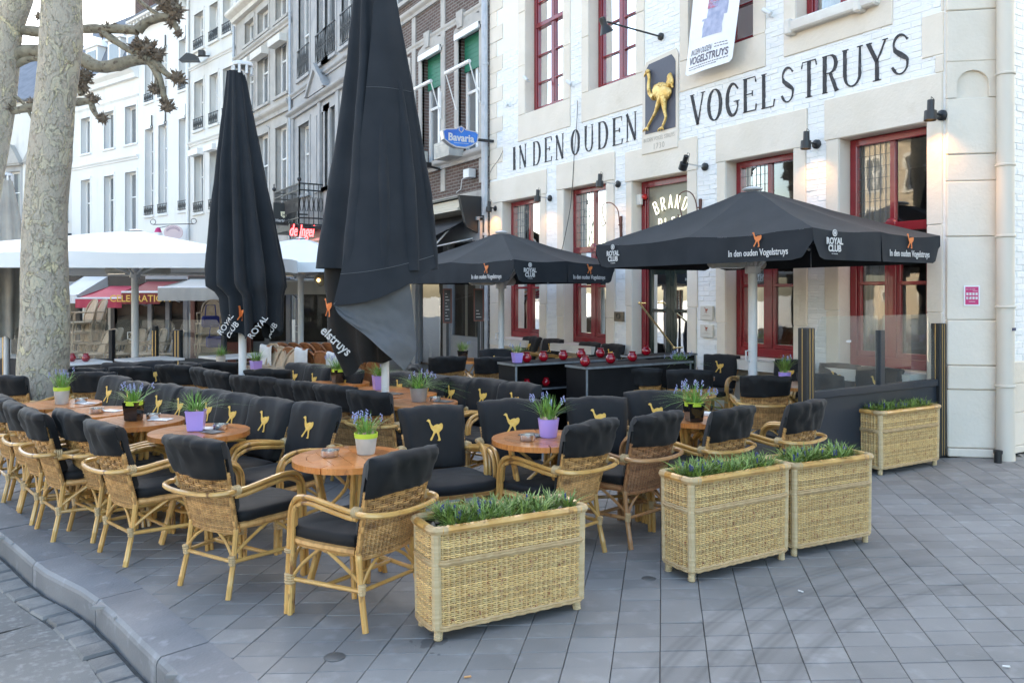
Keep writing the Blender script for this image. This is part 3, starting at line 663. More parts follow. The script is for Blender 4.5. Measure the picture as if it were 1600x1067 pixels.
for k, (p, q, a, b, side) in enumerate(BR):
    t = .006+rnd.uniform(-.003, .004); j = lambda: rnd.uniform(-.003, .003)
    m = MB(); m.rbox(0, q-p, -.01, t, 0, b-a, .0045); m.v = [(x+j(), y+(j()*.6 if y > 0 else 0), zc+j()) for x, y, zc in m.v]
    f = (lambda x, y, zc: (-y, p+x-PY0, a+zc)) if side == 'f' else (lambda x, y, zc: (p+x-PX, SYY-y-PY0, a+zc))
    if k < 300:
        mm = MB(); mm.add([f(*v) for v in m.v], m.f); mm.build('brick', WBRICK, pub, fix=(side == 'f'))
    else: joined.add([f(*v) for v in m.v], m.f)
tag(joined.build('brickwork', WBRICK, pub, fix=False), kind='stuff')

# ---- windows
def stick(m, a, b, c, d, t0, t1, bev=.006):      # y0,y1,z0,z1 and depth behind face
    m.rbox(t0, t1, a-PY0, b-PY0, c, d, bev)
def window(o, kind, lead=False, curtain=0, part='window'):
    a, b, c, d = o['y0']+.004, o['y1']-.004, o['z0']+.004, o['z1']-.004; m = MB(); w = .085
    t0, t1 = RD-.02, RD+.06
    stick(m, a, a+w, c, d, t0, t1); stick(m, b-w, b, c, d, t0, t1); stick(m, a+w-.004, b-w+.004, d-w, d, t0-.004, t1); stick(m, a+w-.004, b-w+.004, c, c+w*1.3, t0-.004, t1)
    mid = (a+b)/2; panes = []
    s0, s1 = RD+.0, RD+.05
    if kind == 'g':
        zt = c+(d-c)*.60
        stick(m, a+w-.004, b-w+.004, zt-.05, zt+.05, t0-.02, t1); m.lathe([(.001, 0), (.055, .005), (.07, .02), (.07, .05)], 12); 
        n = len(m.v)-4*12; 
        for i in range(n, len(m.v)): x, y, zc = m.v[i]; m.v[i] = (RD-.03+zc-.02, mid+x-PY0, zt+.03+y)
        stick(m, mid-.032, mid+.032, zt+.05, d-w, s0, t1); stick(m, mid-.05, mid+.05, c+w, zt-.05, s0-.012, t1)
        zb = zt-.62
        for y0, y1 in ((a+w, mid-.05), (mid+.05, b-w)):
            stick(m, y0, y0+.045, c+w, zt-.05, s0, s1); stick(m, y1-.045, y1, c+w, zt-.05, s0, s1); stick(m, y0, y1, zb-.02, zb+.02, s0-.003, s1); stick(m, y0, y1, c+w*1.3, c+w*1.3+.06, s0-.002, s1)
            panes += [(y0+.03, y1-.03, c+w*1.3+.05, zb-.015), (y0+.03, y1-.03, zb+.015, zt-.045)]
        for y0, y1 in ((a+w, mid-.03), (mid+.03, b-w)): panes.append((y0-.01, y1+.01, zt+.045, d-w+.01))
    else:
        zm = [c+.95, c+1.62, c+2.1]
        stick(m, mid-.04, mid+.04, c+w, d-w, s0-.01, t1)
        stick(m, a+w-.004, b-w+.004, zm[1]-.04, zm[1]+.04, t0-.01, t1)
        for y0, y1 in ((a+w, mid-.04), (mid+.04, b-w)):
            stick(m, y0, y0+.03, c+w, d-w, s0, s1); stick(m, y1-.03, y1, c+w, d-w, s0, s1)
            zl = [c+w*1.2, c+.56, c+1.07, zm[1], c+2.05, d-w]
            for zc in zl[1:3]+[zl[4]]: stick(m, y0, y1, zc-.014, zc+.014, s0-.003, s1)
            for p, q in zip(zl, zl[1:]): panes.append((y0+.02, y1-.02, p+.01, q-.01))
    f = m.build(part, REDW, pub, True, 30)
    for y0, y1, z0, z1 in panes:
        g = MB(); tw = rnd.uniform(-.004, .004); x = RD+.035; g.add([(x+tw, y0-PY0, z0), (x, y1-PY0, z0), (x-tw, y1-PY0, z1), (x, y0-PY0, z1)], [(0, 1, 2, 3)]); g.build('pane', GLASSW, f, fix=False)
    if lead:
        g = MB(); zt = c+(d-c)*.60
        for y0, y1 in ((mid+.03, b-w),):
            for k in range(1, 6): yy = y0+(y1-y0)*k/6; g.box(RD+.026, RD+.032, yy-.0018-PY0, yy+.0018-PY0, zt+.05, d-w)
            k = 1
            while zt+.05+k*.13 < d-w: zc = zt+.05+k*.13; g.box(RD+.026, RD+.032, y0-PY0, y1-PY0, zc-.0018, zc+.0018); k += 1
            cy, cz = (y0+y1)/2, (zt+d)/2-.02
            g.tube([(RD+.028, cy+.1*cos(t/12*2*pi)*(1+.25*sin(5*t))-PY0, cz+.17*sin(t/12*2*pi)*(1+.2*cos(3*t))) for t in range(12)], .0025, 4, closed=True)
        g.build('leading', LEAD, f)
    # curtains and the dark room behind
    g = MB(); n = 26
    if curtain:
        for y0, y1 in ((b-.02-(b-a)*.36, b-.02), (a+.02, a+.02+(b-a)*.16)):
            g.grid(lambda u, v, y0=y0, y1=y1: (RD+.17+.018*sin(u*34)+.006*sin(u*90+v*3), y0+(y1-y0)*u-PY0, c+(d-c)*v), 40, 3)
        g.build('curtain', CURT, f, True, fix=False)
    return f
window(OP[0], 'g', True, 1); window(OP[1], 'g', True, 1); window(OP[3], 'g', True, 1); window(OP[4], 'g', True, 1)
for k in (5, 6, 7, 8): window(OP[k], 'u', curtain=1)
# dim rooms behind the glass
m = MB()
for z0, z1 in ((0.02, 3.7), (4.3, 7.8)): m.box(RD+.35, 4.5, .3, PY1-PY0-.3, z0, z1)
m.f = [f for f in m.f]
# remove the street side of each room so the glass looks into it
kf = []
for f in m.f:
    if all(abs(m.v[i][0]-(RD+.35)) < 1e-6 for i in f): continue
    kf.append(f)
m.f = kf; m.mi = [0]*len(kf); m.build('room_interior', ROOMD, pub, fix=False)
# a few shapes inside: bar lamps and shelves
m = MB()
for y in (5.3, 6.8, 9.9, 12.6):
    m.lathe([(.02, .3), (.03, .22), (.12, .06), (.14, 0)], 12, (1.2, y-PY0, 2.5), caps=False); m.tube([(1.2, y-PY0, 2.8), (1.2, y-PY0, 3.6)], .008, 4)
m.build('pendant_lamp', BRASS, pub, True)
# ---- entrance door with painted fanlight board
o = OP[2]; a, b, c, d = o['y0'], o['y1'], o['z0'], o['z1']
m = MB(); w = .10
stick(m, a+.004, a+w, c, d-.004, RD-.03, RD+.06); stick(m, b-w, b-.004, c, d-.004, RD-.03, RD+.06); stick(m, a+w-.004, b-w+.004, d-w, d-.004, RD-.034, RD+.06); stick(m, a+w-.004, b-w+.004, 2.02, 2.12, RD-.034, RD+.06)
stick(m, b-w-.03, b-w, c, d-w, RD-.005, RD+.05)
dr = m.build('door_frame', REDW, pub, True, 30)
m = MB(); m.box(RD+.02, RD+.05, a+w-PY0, b-w-PY0, 2.12, d-w); m.build('fanlight_board', BLINDG, pub)
m = MB(); y0, y1 = a+w, b-w; mid = (y0+y1)/2
for p, q in ((y0, mid-.004), (mid+.004, y1)):
    stick(m, p, p+.09, c, 2.02, RD+.02, RD+.07); stick(m, q-.09, q, c, 2.02, RD+.02, RD+.07)
    stick(m, p+.09, q-.09, c, c+.42, RD+.022, RD+.07); stick(m, p+.09, q-.09, 1.93, 2.02, RD+.022, RD+.07); stick(m, p+.09, q-.09, 1.36, 1.41, RD+.022, RD+.07)
dd = m.build('door', GREENW, pub, True, 30)
for p, q in ((y0, mid), (mid, y1)):
    for z0, z1 in ((c+.42, 1.36), (1.41, 1.93)):
        g = MB(); g.add([(RD+.045, p+.08-PY0, z0), (RD+.045, q-.08-PY0, z0), (RD+.047, q-.08-PY0, z1), (RD+.047, p+.08-PY0, z1)], [(0, 1, 2, 3)]); g.build('pane', GLASSW, dd, fix=False)
m = MB(); p0 = PF(b-w-.01, 1.52, .02); 
P0 = Vector(PF(b-w-.06, 1.50, .0)); P1 = Vector(PF(a+.10, .88, .16)); m.tube([P0, P1], .014, 8); m.tube([P0, P0+Vector((.12, 0, 0))], .012, 6); m.tube([P1, P1+Vector((.16, 0, 0))], .012, 6); m.ball(P0, .024); m.ball(P1, .024)
m.build('door_pull', BRASS, pub, True)
m = MB(); m.rbox(-.10, .35, a-.05-PY0, b+.05-PY0, .0, .14, .012); m.build('door_step', STONE_L, pub)
# neon tube letters BRAND / BIER on the fanlight board
def poly_arc(cx, cy, rx, ry, a0, a1, n=7): return [(cx+rx*cos(radians(a0+(a1-a0)*k/n)), cy+ry*sin(radians(a0+(a1-a0)*k/n))) for k in range(n+1)]
NE = {'B': [[(0, 0), (0, 1), (.3, 1)]+poly_arc(.3, .77, .25, .23, 90, -90)+[(0, .54)], [(.3, .54)]+poly_arc(.3, .27, .3, .27, 90, -90)+[(0, 0)]],
      'R': [[(0, 0), (0, 1), (.3, 1)]+poly_arc(.3, .75, .27, .25, 90, -90)+[(.05, .5)], [(.25, .5), (.58, 0)]],
      'A': [[(0, 0), (.32, 1), (.64, 0)], [(.12, .33), (.52, .33)]], 'N': [[(0, 0), (0, 1), (.55, 0), (.55, 1)]],
      'D': [[(0, 0), (0, 1), (.2, 1)]+poly_arc(.2, .5, .38, .5, 90, -90)+[(0, 0)]], 'I': [[(0, 0), (0, 1)]], 'E': [[(.5, 1), (0, 1), (0, 0), (.5, 0)], [(0, .52), (.42, .52)]]}
neon = MB(); sup = MB()
def neon_word(word, cy, cz, h, arc, adv):
    n = len(word)
    for i, ch in enumerate(word):
        u = (i-(n-1)/2)
        yy = cy-u*adv; ang = -u*arc; zc = cz-abs(u)**1.8*adv*arc*.55; hh = h
        for st in NE[ch]:
            pts = []
            for px_, pz in st:
                ax, az = (px_-.3)*h*.62, (pz-.5)*h; rx, rz_ = ax*cos(ang)-az*sin(ang), ax*sin(ang)+az*cos(ang)
                pts.append((RD-.03, yy-rx-PY0, zc+rz_))
            neon.tube(pts, .0085, 6)
            sup.tube([(RD-.03, *pts[0][1:]), (RD+.02, *pts[0][1:])], .006, 5)
ym = (a+b)/2-.06
neon_word('BRAND', ym, 3.00, .19, .22, .155); neon_word('BIER', ym+.0, 2.67, .185, 0, .145)
neon.build('neon_lettering', NEONW, pub, True); sup.build('neon_supports', BLACKM, pub)
m = MB(); m.ball(PF(b-w-.03, 3.12, -.13), .045); m.build('alarm_bell', M('red_bell', (.5, .02, .02), rough=.3), pub, True)
m = MB(); m.rbox(-.03+.1, .12, b-.10-PY0, b+.0-PY0, 3.0, 3.16, .008); m.build('alarm_box', STONE_L, pub)

# ---- the painted name: a light serif alphabet drawn as strokes of changing width
T, t_ = .085, .04
def arc(cx, cy, rx, ry, a0, a1, w0, w1, n=10): return [(cx+rx*cos(radians(a0+(a1-a0)*k/n)), cy+ry*sin(radians(a0+(a1-a0)*k/n)), w0+(w1-w0)*sin(pi*k/n)) for k in range(n+1)]
GL = {
 'I': [[(.5, 0, T*2), (.5, 1, T*2)], [(.2, 0, .02), (.8, 0, .02)], [(.2, 1, .02), (.8, 1, .02)]],
 'N': [[(.12, 0, t_), (.12, 1, t_)], [(.08, 1, T*1.3), (.86, 0, T*1.3)], [(.88, 0, t_), (.88, 1, t_)], [(0, 0, .02), (.26, 0, .02)], [(.76, 1, .02), (1, 1, .02)]],
 'D': [[(.15, 0, T*1.2), (.15, 1, T*1.2)], [(.02, 1, .025), (.45, 1, .025)]+arc(.45, .5, .47, .5, 90, -90, .03, T*1.4)+[(.02, 0, .025)]],
 'E': [[(.18, 0, T*1.3), (.18, 1, T*1.3)], [(.03, 1, .03), (.9, 1, .03), (.94, .84, .04)], [(.18, .52, .03), (.7, .52, .03)], [(.7, .6, .03), (.7, .44, .03)], [(.03, 0, .03), (.92, 0, .03), (.98, .18, .04)]],
 'O': [arc(.5, .5, .44, .49, 90, 270, .03, T*1.5, 12), arc(.5, .5, .44, .49, 90, -90, .03, T*1.5, 12)],
 'U': [[(.13, 1, T*1.2), (.13, .3, T*1.2)]+arc(.5, .3, .37, .3, 180, 360, T, .04, 10)+[(.87, 1, t_)], [(0, 1, .025), (.3, 1, .025)], [(.74, 1, .025), (1, 1, .025)]],
 'V': [[(.08, 1, T*1.3), (.52, 0, T*1.3)], [(.9, 1, t_), (.52, 0, t_)], [(-.04, 1, .025), (.26, 1, .025)], [(.76, 1, .025), (1.04, 1, .025)]],
 'G': [[(.9, .8, .05)]+arc(.52, .5, .42, .49, 50, 330, .03, T*1.5, 16)[1:]+[(.86, .42, T)], [(.6, .43, .025), (1, .43, .025)]],
 'L': [[(.2, 0, T*1.3), (.2, 1, T*1.3)], [(.03, 1, .025), (.42, 1, .025)], [(.03, 0, .03), (.92, 0, .03), (1, .2, .04)]],
 'S': [[(.86, .84, .06)]+arc(.5, .75, .34, .24, 40, 180, .03, .07, 8)+[(.24, .62, .1), (.5, .5, .13), (.78, .38, .1)]+arc(.5, .26, .36, .25, 20, -150, .07, .03, 10)+[(.1, .22, .06)]],
 'T': [[(.5, 0, T*1.3), (.5, 1, T*1.3)], [(.04, .84, .035), (.1, 1, .03), (.9, 1, .03), (.97, .84, .035)], [(.3, 0, .025), (.7, 0, .025)]],
 'R': [[(.17, 0, T*1.3), (.17, 1, T*1.3)], [(.03, 1, .025), (.5, 1, .025)]+arc(.5, .76, .35, .24, 90, -90, .03, T*1.3, 8)+[(.17, .52, .025)], [(.5, .52, T), (.88, 0, T*1.2), (1, .02, .03)], [(.03, 0, .025), (.34, 0, .025)]],
 'Y': [[(.06, 1, T*1.2), (.5, .48, T*1.2), (.5, 0, T*1.2)], [(.92, 1, t_), (.5, .48, t_)], [(-.04, 1, .025), (.24, 1, .025)], [(.78, 1, .025), (1.04, 1, .025)], [(.3, 0, .025), (.7, 0, .025)]]}
def ribbon(m, pts, x0, x1):
    n = len(pts); lft, rgt = [], []
    for i, (a_, b_, w_) in enumerate(pts):
        p = pts[max(i-1, 0)]; q = pts[min(i+1, n-1)]; dx, dy = q[0]-p[0], q[1]-p[1]; l = hypot(dx, dy) or 1
        lft.append((a_-dy/l*w_/2, b_+dx/l*w_/2)); rgt.append((a_+dy/l*w_/2, b_-dx/l*w_/2))
    vs = []; 
    for X in (x0, x1): vs += [(X, u, v) for u, v in lft]+[(X, u, v) for u, v in rgt]
    fs = []
    for i in range(n-1):
        fs += [(i, i+1, n+i+1, n+i), (2*n+i, 3*n+i, 3*n+i+1, 2*n+i+1), (i, 2*n+i, 2*n+i+1, i+1), (n+i, n+i+1, 3*n+i+1, 3*n+i)]
    fs += [(0, n, 3*n, 2*n), (n-1, 3*n-1, 4*n-1, 2*n-1)]
    m.add(vs, fs)
NAME = [('I', 801, 807.5), ('N', 812, 823), ('D', 833.5, 845), ('E', 851.5, 863), ('N', 869, 881.5), ('O', 893.5, 906), ('U', 914, 928), ('D', 935, 950.5), ('E', 957.5, 973.5), ('N', 979, 995.5),
        ('V', 1080, 1101.5), ('O', 1107, 1128), ('G', 1135, 1156), ('E', 1161.5, 1183), ('L', 1190, 1211), ('S', 1220, 1243), ('T', 1252.5, 1277.5), ('R', 1285, 1311), ('U', 1317, 1348.5), ('Y', 1355.5, 1387), ('S', 1392, 1423.5)]
for ch, pl, pr in NAME:
    yl, yr = wy(pl), wy(pr); m = MB(); W = yl-yr; z0, Hh = 3.985+rnd.uniform(-.006, .006), .425
    for st in GL[ch]:
        # widths are in unit height; x runs from yl (left) to yr (right)
        ribbon(m, [(yl-PY0-u*W, z0+v*Hh, wd*Hh) for u, v, wd in st], -.0155, -.004)
    o = m.build('painted_letter', PAINTK, pub)
# ================================================================ the street of houses
def pnt_cam(cx, d): return (d*SY+cx*CY, d*CY-cx*SY)
def ray_line(px, P, u):       # where the line of sight through px meets the facade line: metres along it
    a = (px-800)/F; rx, ry = SY+a*CY, CY-a*SY
    det = rx*(-u[1])+ry*u[0]; return (P[1]*rx-P[0]*ry)/det if abs(det) > 1e-9 else 0
def ray_t(px, P, u):
    # solve P + s*u = r*k
    a = (px-800)/F; rx, ry = SY+a*CY, CY-a*SY
    return (P[1]*rx-P[0]*ry)/(u[0]*ry-u[1]*rx)
class House:
    def __init__(s, name, label, P, vp, pxend, height, wall, trim=STONE_L, depth=9, cat='building', Q=None):
        if Q is None:
            a = (vp-800)/F; l = hypot(a, 1); u = ((a*CY+SY)/l, (CY-a*SY)/l)
            L = ray_t(pxend, P, u)
        else: L = hypot(Q[0]-P[0], Q[1]-P[1]); u = ((Q[0]-P[0])/L, (Q[1]-P[1])/L)
        s.P, s.u, s.L, s.h = P, u, L, height; s.Q = (P[0]+u[0]*L, P[1]+u[1]*L); s.wall = wall; s.trim = trim
        s.root = thing(name, label, cat, (*P, 0), atan2(u[1], u[0])); s.holes = []; s.depth = depth
        s.tr = MB(); s.kids = []
    def u_(s, px): return ray_t(px, s.P, s.u)
    def z_(s, px, py):
        k = s.u_(px); X, Y = s.P[0]+s.u[0]*k, s.P[1]+s.u[1]*k; return zz(py, dep(X, Y))
    def win(s, u0, u1, z0, z1, arch=0, bars=(.62,), mull=True, surr=.14, rec=.22, frame=FRAMEW, sill=True, box=False, trim=None, pane=GLASSD, rail=None, shut=None):
        s.holes.append(dict(y0=u0, y1=u1, z0=z0, z1=z1)); m = MB(); w = .095
        def st(a, b, c, d, t0=-rec-.05, t1=-rec+.03): m.box(a, b, t0, t1, c, d)
        st(u0, u0+w, z0, z1); st(u1-w, u1, z0, z1); st(u0+w, u1-w, z0, z0+w); st(u0+w, u1-w, z1-w, z1)
        zs = [z0+w]+[z0+(z1-z0)*b for b in bars]+[z1-w]
        for k, zc in enumerate(zs[1:-1]): st(u0+w, u1-w, zc-.03, zc+.03, t1=-rec+.035)
        xs = [u0+w, u1-w]
        if mull: mid = (u0+u1)/2; st(mid-.05, mid+.05, z0+w, z1-w, t1=-rec+.032); xs = [u0+w, mid-.03, mid+.03, u1-w]
        f = m.build('window', frame, s.root)
        for i in range(0, len(xs), 2):
            for z2, z3 in zip(zs, zs[1:]):
                g = MB(); tw = rnd.uniform(-.006, .006); g.add([(xs[i], -rec-.01+tw, z2), (xs[i+1], -rec-.01, z2), (xs[i+1], -rec-.01-tw, z3), (xs[i], -rec-.01, z3)], [(0, 1, 2, 3)]); g.build('pane', pane, f, fix=False)
        # white blinds or net curtains low down behind some panes are left to the glass; surround and sill
        t = MB(); e = .025
        if surr:
            t.box(u0-surr, u0, -.05, e, z0, z1); t.box(u1, u1+surr, -.05, e, z0, z1)
            if arch:
                n = 8; pl = [(u0-surr, z1-.01), (u0-surr, z1+surr)]+[(u0-surr+(u1-u0+2*surr)*k/n, z1+surr+arch*sin(pi*k/n)) for k in range(1, n)]+[(u1+surr, z1+surr), (u1+surr, z1-.01)]
                t.prism(pl, lambda a, b, c: (a, c, b), -.05, e+.01)
            else: t.box(u0-surr, u1+surr, -.05, e+.006, z1, z1+surr*1.5)
        if sill: t.box(u0-surr-.04, u1+surr+.04, -.2, .09, z0-.10, z0)
        if t.v: t.build('window_surround', trim or s.trim, s.root)
        if box:
            b = MB(); b.prism([(0, 0), (.30, -.05), (.30, -.30), (0, -.30)], lambda a, c, k: (k, a, z1+.10+c), u0-.03, u1+.03); b.build('roller_shutter_box', STONE_L if box is True else box, s.root)
        if rail:
            b = MB(); zr = z0+rail; y = .06
            b.bar((u0-.03, y, zr), (u1+.03, y, zr), .03, .03); b.bar((u0-.03, y, z0+.06), (u1+.03, y, z0+.06), .025, .025)
            b.bar((u0-.03, -.05, zr), (u0-.03, y, zr), .03, .03); b.bar((u1+.03, -.05, zr), (u1+.03, y, zr), .03, .03)
            n = max(3, int((u1-u0)/.16))
            for k in range(n+1):
                x = u0+(u1-u0)*k/n; b.bar((x, y, z0+.06), (x, y, zr), .018, .018, (0, 1, 0))
                if k < n:
                    x2 = u0+(u1-u0)*(k+1)/n; b.bar((x, y, z0+.1), (x2, y, zr-.04), .014, .014, (0, 1, 0)); b.bar((x2, y, z0+.1), (x, y, zr-.04), .014, .014, (0, 1, 0))
                    cx = (x+x2)/2; b.tube([(cx+.05*cos(q*pi/4), y, (z0+zr)/2+.07*sin(q*pi/4)) for q in range(8)], .009, 4, closed=True)
            b.build('balcony_railing', IRONB, s.root)
        return f
    def band(s, z0, z1, t=.08, u0=0, u1=None, mat=None):
        m = MB(); u1 = s.L if u1 is None else u1; z = z0; h = z1-z0
        m.prism([(-.05, 0), (t*.4, 0), (t*.5, h*.35), (t*.9, h*.6), (t, h*.75), (t, h), (-.05, h)], lambda a, b, c: (c, a, z0+b), u0, u1)
        m.build('string_course' if t < .2 else 'cornice', mat or s.trim, s.root)
    def finish(s, roof=2.6, roofm=SLATE, eave=.3):
        m = MB(); ys = sorted({0, s.L} | {h['y0'] for h in s.holes} | {h['y1'] for h in s.holes}); zs = sorted({0, s.h} | {h['z0'] for h in s.holes} | {h['z1'] for h in s.holes})
        wall_cells(m, ys, zs, s.holes, lambda a, b, t: (a, 0, b))
        for h in s.holes:
            a, b, c, d = h['y0'], h['y1'], h['z0'], h['z1']; R = -.3
            m.add([(a, 0, c), (b, 0, c), (b, 0, d), (a, 0, d), (a, R, c), (b, R, c), (b, R, d), (a, R, d)], [(0, 1, 5, 4), (1, 2, 6, 5), (2, 3, 7, 6), (3, 0, 4, 7)])
        D = -s.depth
        m.add([(0, 0, 0), (0, D, 0), (0, D, s.h), (0, 0, s.h), (s.L, 0, 0), (s.L, D, 0), (s.L, D, s.h), (s.L, 0, s.h)], [(0, 1, 2, 3), (4, 5, 6, 7), (1, 5, 6, 2)])
        m.build('wall', s.wall, s.root, fix=False)
        if s.tr.v: s.tr.build('stone_dressing', s.trim, s.root)
        m = MB(); e = eave; m.prism([(e, s.h), (e, s.h+.08), (D*.35, s.h+roof), (D*.65, s.h+roof), (D-e, s.h+.08), (D-e, s.h)], lambda a, b, c: (c, a, b), 0, s.L); m.build('roof', roofm, s.root)
        m = MB(); m.box(-.02, s.L+.02, D, -.45, 0, .05); s.fin = True
    def pipe(s, u, z0, z1, mat=PIPE_G, r=.05):
        m = MB(); m.tube([(u, .09, z0), (u, .09, z1)], r, 8)
        z = z0+.8
        while z < z1: m.lathe([(r*1.25, 0), (r*1.25, .05)], 8, (u, .09, z)); z += 1.7
        m.build('drainpipe', mat, s.root, True)

# ---- brown brick house next to the pub
P0 = (8.0, 13.76)
H1 = House('brick_house', 'brown brick house with green blinds and grey stone trim beside the white pub', P0, None, None, 13, HBRICK, HGREY2, Q=(8.0, 20.3))
def ru(px): return H1.u_(px)
for (pl, pr) in ((752, 717), (691, 660), (646, 622)):
    u0, u1 = ru(pl), ru(pr)
    if pl == 646: u0, u1 = 3.9, 5.1
    zs_, zh = 4.62, 7.12
    H1.win(u0, u1, zs_, zh, arch=.16, bars=(.52, .74), surr=.17, rec=.2, trim=HGREY2)
    m = MB(); m.box(u0+.02, u1-.02, -.16, -.13, zh-.75, zh-.02); 
    for k in range(7): m.box(u0+.02, u1-.02, -.135, -.125, zh-.72+k*.1, zh-.715+k*.1)
    m.build('green_blind', GREENS, H1.root)
    m = MB(); m.bar((u0-.04, .08, zh-.02), (u1+.04, .08, zh-.02), .05, .13); m.bar((u0-.04, -.02, zh+.02), (u1+.04, -.02, zh+.02), .2, .05); m.build('blind_box', FRAMEW, H1.root)
    m = MB(); zt = zh-.8; m.tube([(u0-.05, .30, zt), (u1+.05, .30, zt)], .04, 8); m.tube([(u0-.03, .30, zt), (u0-.03, .05, zt-.75)], .013, 5); m.tube([(u1+.03, .30, zt), (u1+.03, .05, zt-.75)], .013, 5); m.tube([(u0-.03, .05, zt-.8), (u0-.03, .05, zt-.2)], .013, 5)
    m.build('blind_arms', FRAMEW, H1.root, True)
    H1.win(u0, u1, 8.75, 11.2, bars=(.7,), surr=.17, rec=.2)
for u in (.28, 2.02, 3.55, 5.35, 6.3): H1.tr.box(u-.10, u+.10, -.05, .028, 3.9, 8.2)
H1.band(4.4, 4.58, .14); H1.band(8.2, 8.4, .12); H1.band(7.42, 7.55, .05); H1.tr.box(0, 6.5, -.05, .03, 3.5, 3.75)
for u in (1.15, 2.75, 4.5): H1.tr.prism([(-.1, 0), (.1, 0), (.15, .35), (-.15, .35)], lambda a, b, c, u=u: (u+a, c, 7.28+b), 0, .08)
H1.finish()
H1.pipe(-.0, .3, 12.5, r=.055)
# shopfront under the black awning
def shopfront(Hs, z1, mat, bays, name='shopfront', dark=SHOPD, base=.75, door=()):
    m = MB(); g = MB(); d = MB(); k = MB(); n = bays; w = Hs.L/n
    for i in range(n+1): m.box(max(0, i*w-.11), min(Hs.L, i*w+.11), .02, .16, 0, z1)
    m.box(0, Hs.L, .02, .22, z1-.45, z1); m.box(0, Hs.L, .02, .28, z1-.05, z1+.02)
    for i in range(n):
        a, b = i*w+.11, (i+1)*w-.11
        zb = .05 if i in door else base
        if i not in door: m.box(a, b, .02, .10, 0, zb); m.box(a+.08, b-.08, .09, .12, .12, zb-.1)
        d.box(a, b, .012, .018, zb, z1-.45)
        m.box(a, a+.06, .02, .09, zb, z1-.45); m.box(b-.06, b, .02, .09, zb, z1-.45); m.box(a+.06, b-.06, .02, .088, zb+(z1-.45-zb)*.74, zb+(z1-.45-zb)*.74+.06)
        g.add([(a+.05, .06, zb), (b-.05, .062, zb), (b-.05, .06, z1-.47), (a+.05, .062, z1-.47)], [(0, 1, 2, 3)])
        for q in range(3):
            x0 = a+.1+(b-a-.2)*rnd.random()*.7; k.box(x0, x0+rnd.uniform(.08, .25), .022, .028, zb, zb+rnd.uniform(.4, 1.4))
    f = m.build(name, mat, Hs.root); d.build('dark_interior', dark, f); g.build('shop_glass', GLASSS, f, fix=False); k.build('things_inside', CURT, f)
    return f
shopfront(H1, 3.15, GREYD, 4, door=(1,))
def awning(root, u0, u1, z0, out, drop, mat, val=.2, valm=None, y0=.1, side=True, name='awning', stripes=None, text=None):
    m = MB(); n = 10
    m.grid(lambda u, v: (u0+(u1-u0)*u, y0+out*v, z0-drop*v-.03*sin(pi*v)), n, 6)
    m.grid(lambda u, v: (u0+(u1-u0)*u, y0+out*v, z0-.03-drop*v-.03*sin(pi*v)), n, 6)
    m.grid(lambda u, v: (u0+(u1-u0)*u, y0+out+.01*sin(u*40)*v, z0-drop-val*v), 30, 1)
    m.grid(lambda u, v: (u0+(u1-u0)*u, y0+out-.012+.01*sin(u*40)*v, z0-drop-val*v), 30, 1)
    if side:
        for x in (u0, u1): m.add([(x, y0, z0), (x, y0+out, z0-drop), (x, y0+out, z0-drop-.03), (x, y0, z0-drop-.03)], [(0, 1, 2, 3)])
    a = m.build(name, mat, root, True, 50, fix=False)
    r = MB(); r.tube([(u0, y0+out, z0-drop), (u1, y0+out, z0-drop)], .025, 6)
    for x in (u0+.1, u1-.1): r.tube([(x, y0, z0-.5), (x, y0+out, z0-drop)], .015, 5)
    r.build('awning_arms', WHITEM, a)
    return a
m = MB()
for k in range(4): m.box(.15, 6.3, .05, .55+.03*k, 3.52-.06*k-.05, 3.52-.06*k)
m.build('awning_cassette', M('striped_cassette_cream', (.5, .45, .36), rough=.5), H1.root)
m = MB(); m.box(.15, 6.3, .05, .62, 3.54, 3.58); m.prism([(.0, 3.58), (.62, 3.58), (.45, 2.95), (.2, 2.85)], lambda a, b, c: (c, a+.03, b), .06, .15); m.build('cassette_cover', BLACKM, H1.root)
awning(H1.root, .2, 6.3, 3.28, 2.0, .95, AWNB, val=.18, side=False)
m = MB(); m.tube([(.35, .7, 2.95), (.4, 1.4, 2.2), (.45, 2.0, 1.95), (.5, 2.6, 1.9)], .02, 6); m.build('awning_crank', WHITEM, H1.root, True)
# boxes hanging under the first floor windows: air units and a floodlight
for u, hh in ((1.25, .34), (2.95, .36)):
    m = MB(); m.rbox(u-.35, u+.35, .1, .45, 4.5, 4.5+hh, .01)
    for k in range(6): m.box(u-.3, u+.3, .445, .455, 4.54+k*.045, 4.56+k*.045)
    m.build('air_unit', GREYP, H1.root)
m = MB(); m.rbox(2.0, 2.32, .3, .62, 4.42, 4.52, .01); m.bar((2.1, 0, 4.4), (2.1, .4, 4.45), .04, .04); m.rbox(1.9, 2.4, .45, .6, 4.3, 4.4, .01); m.build('floodlight', BLACKM, H1.root)
m = MB(); m.rbox(.5, .75, .03, .2, 4.02, 4.2, .01); m.tube([(.8, .05, 4.1), (1.05, .06, 4.05), (1.1, .06, 3.85), (1.3, .06, 3.8)], .01, 5); m.build('lamp_box', WHITEM, H1.root)
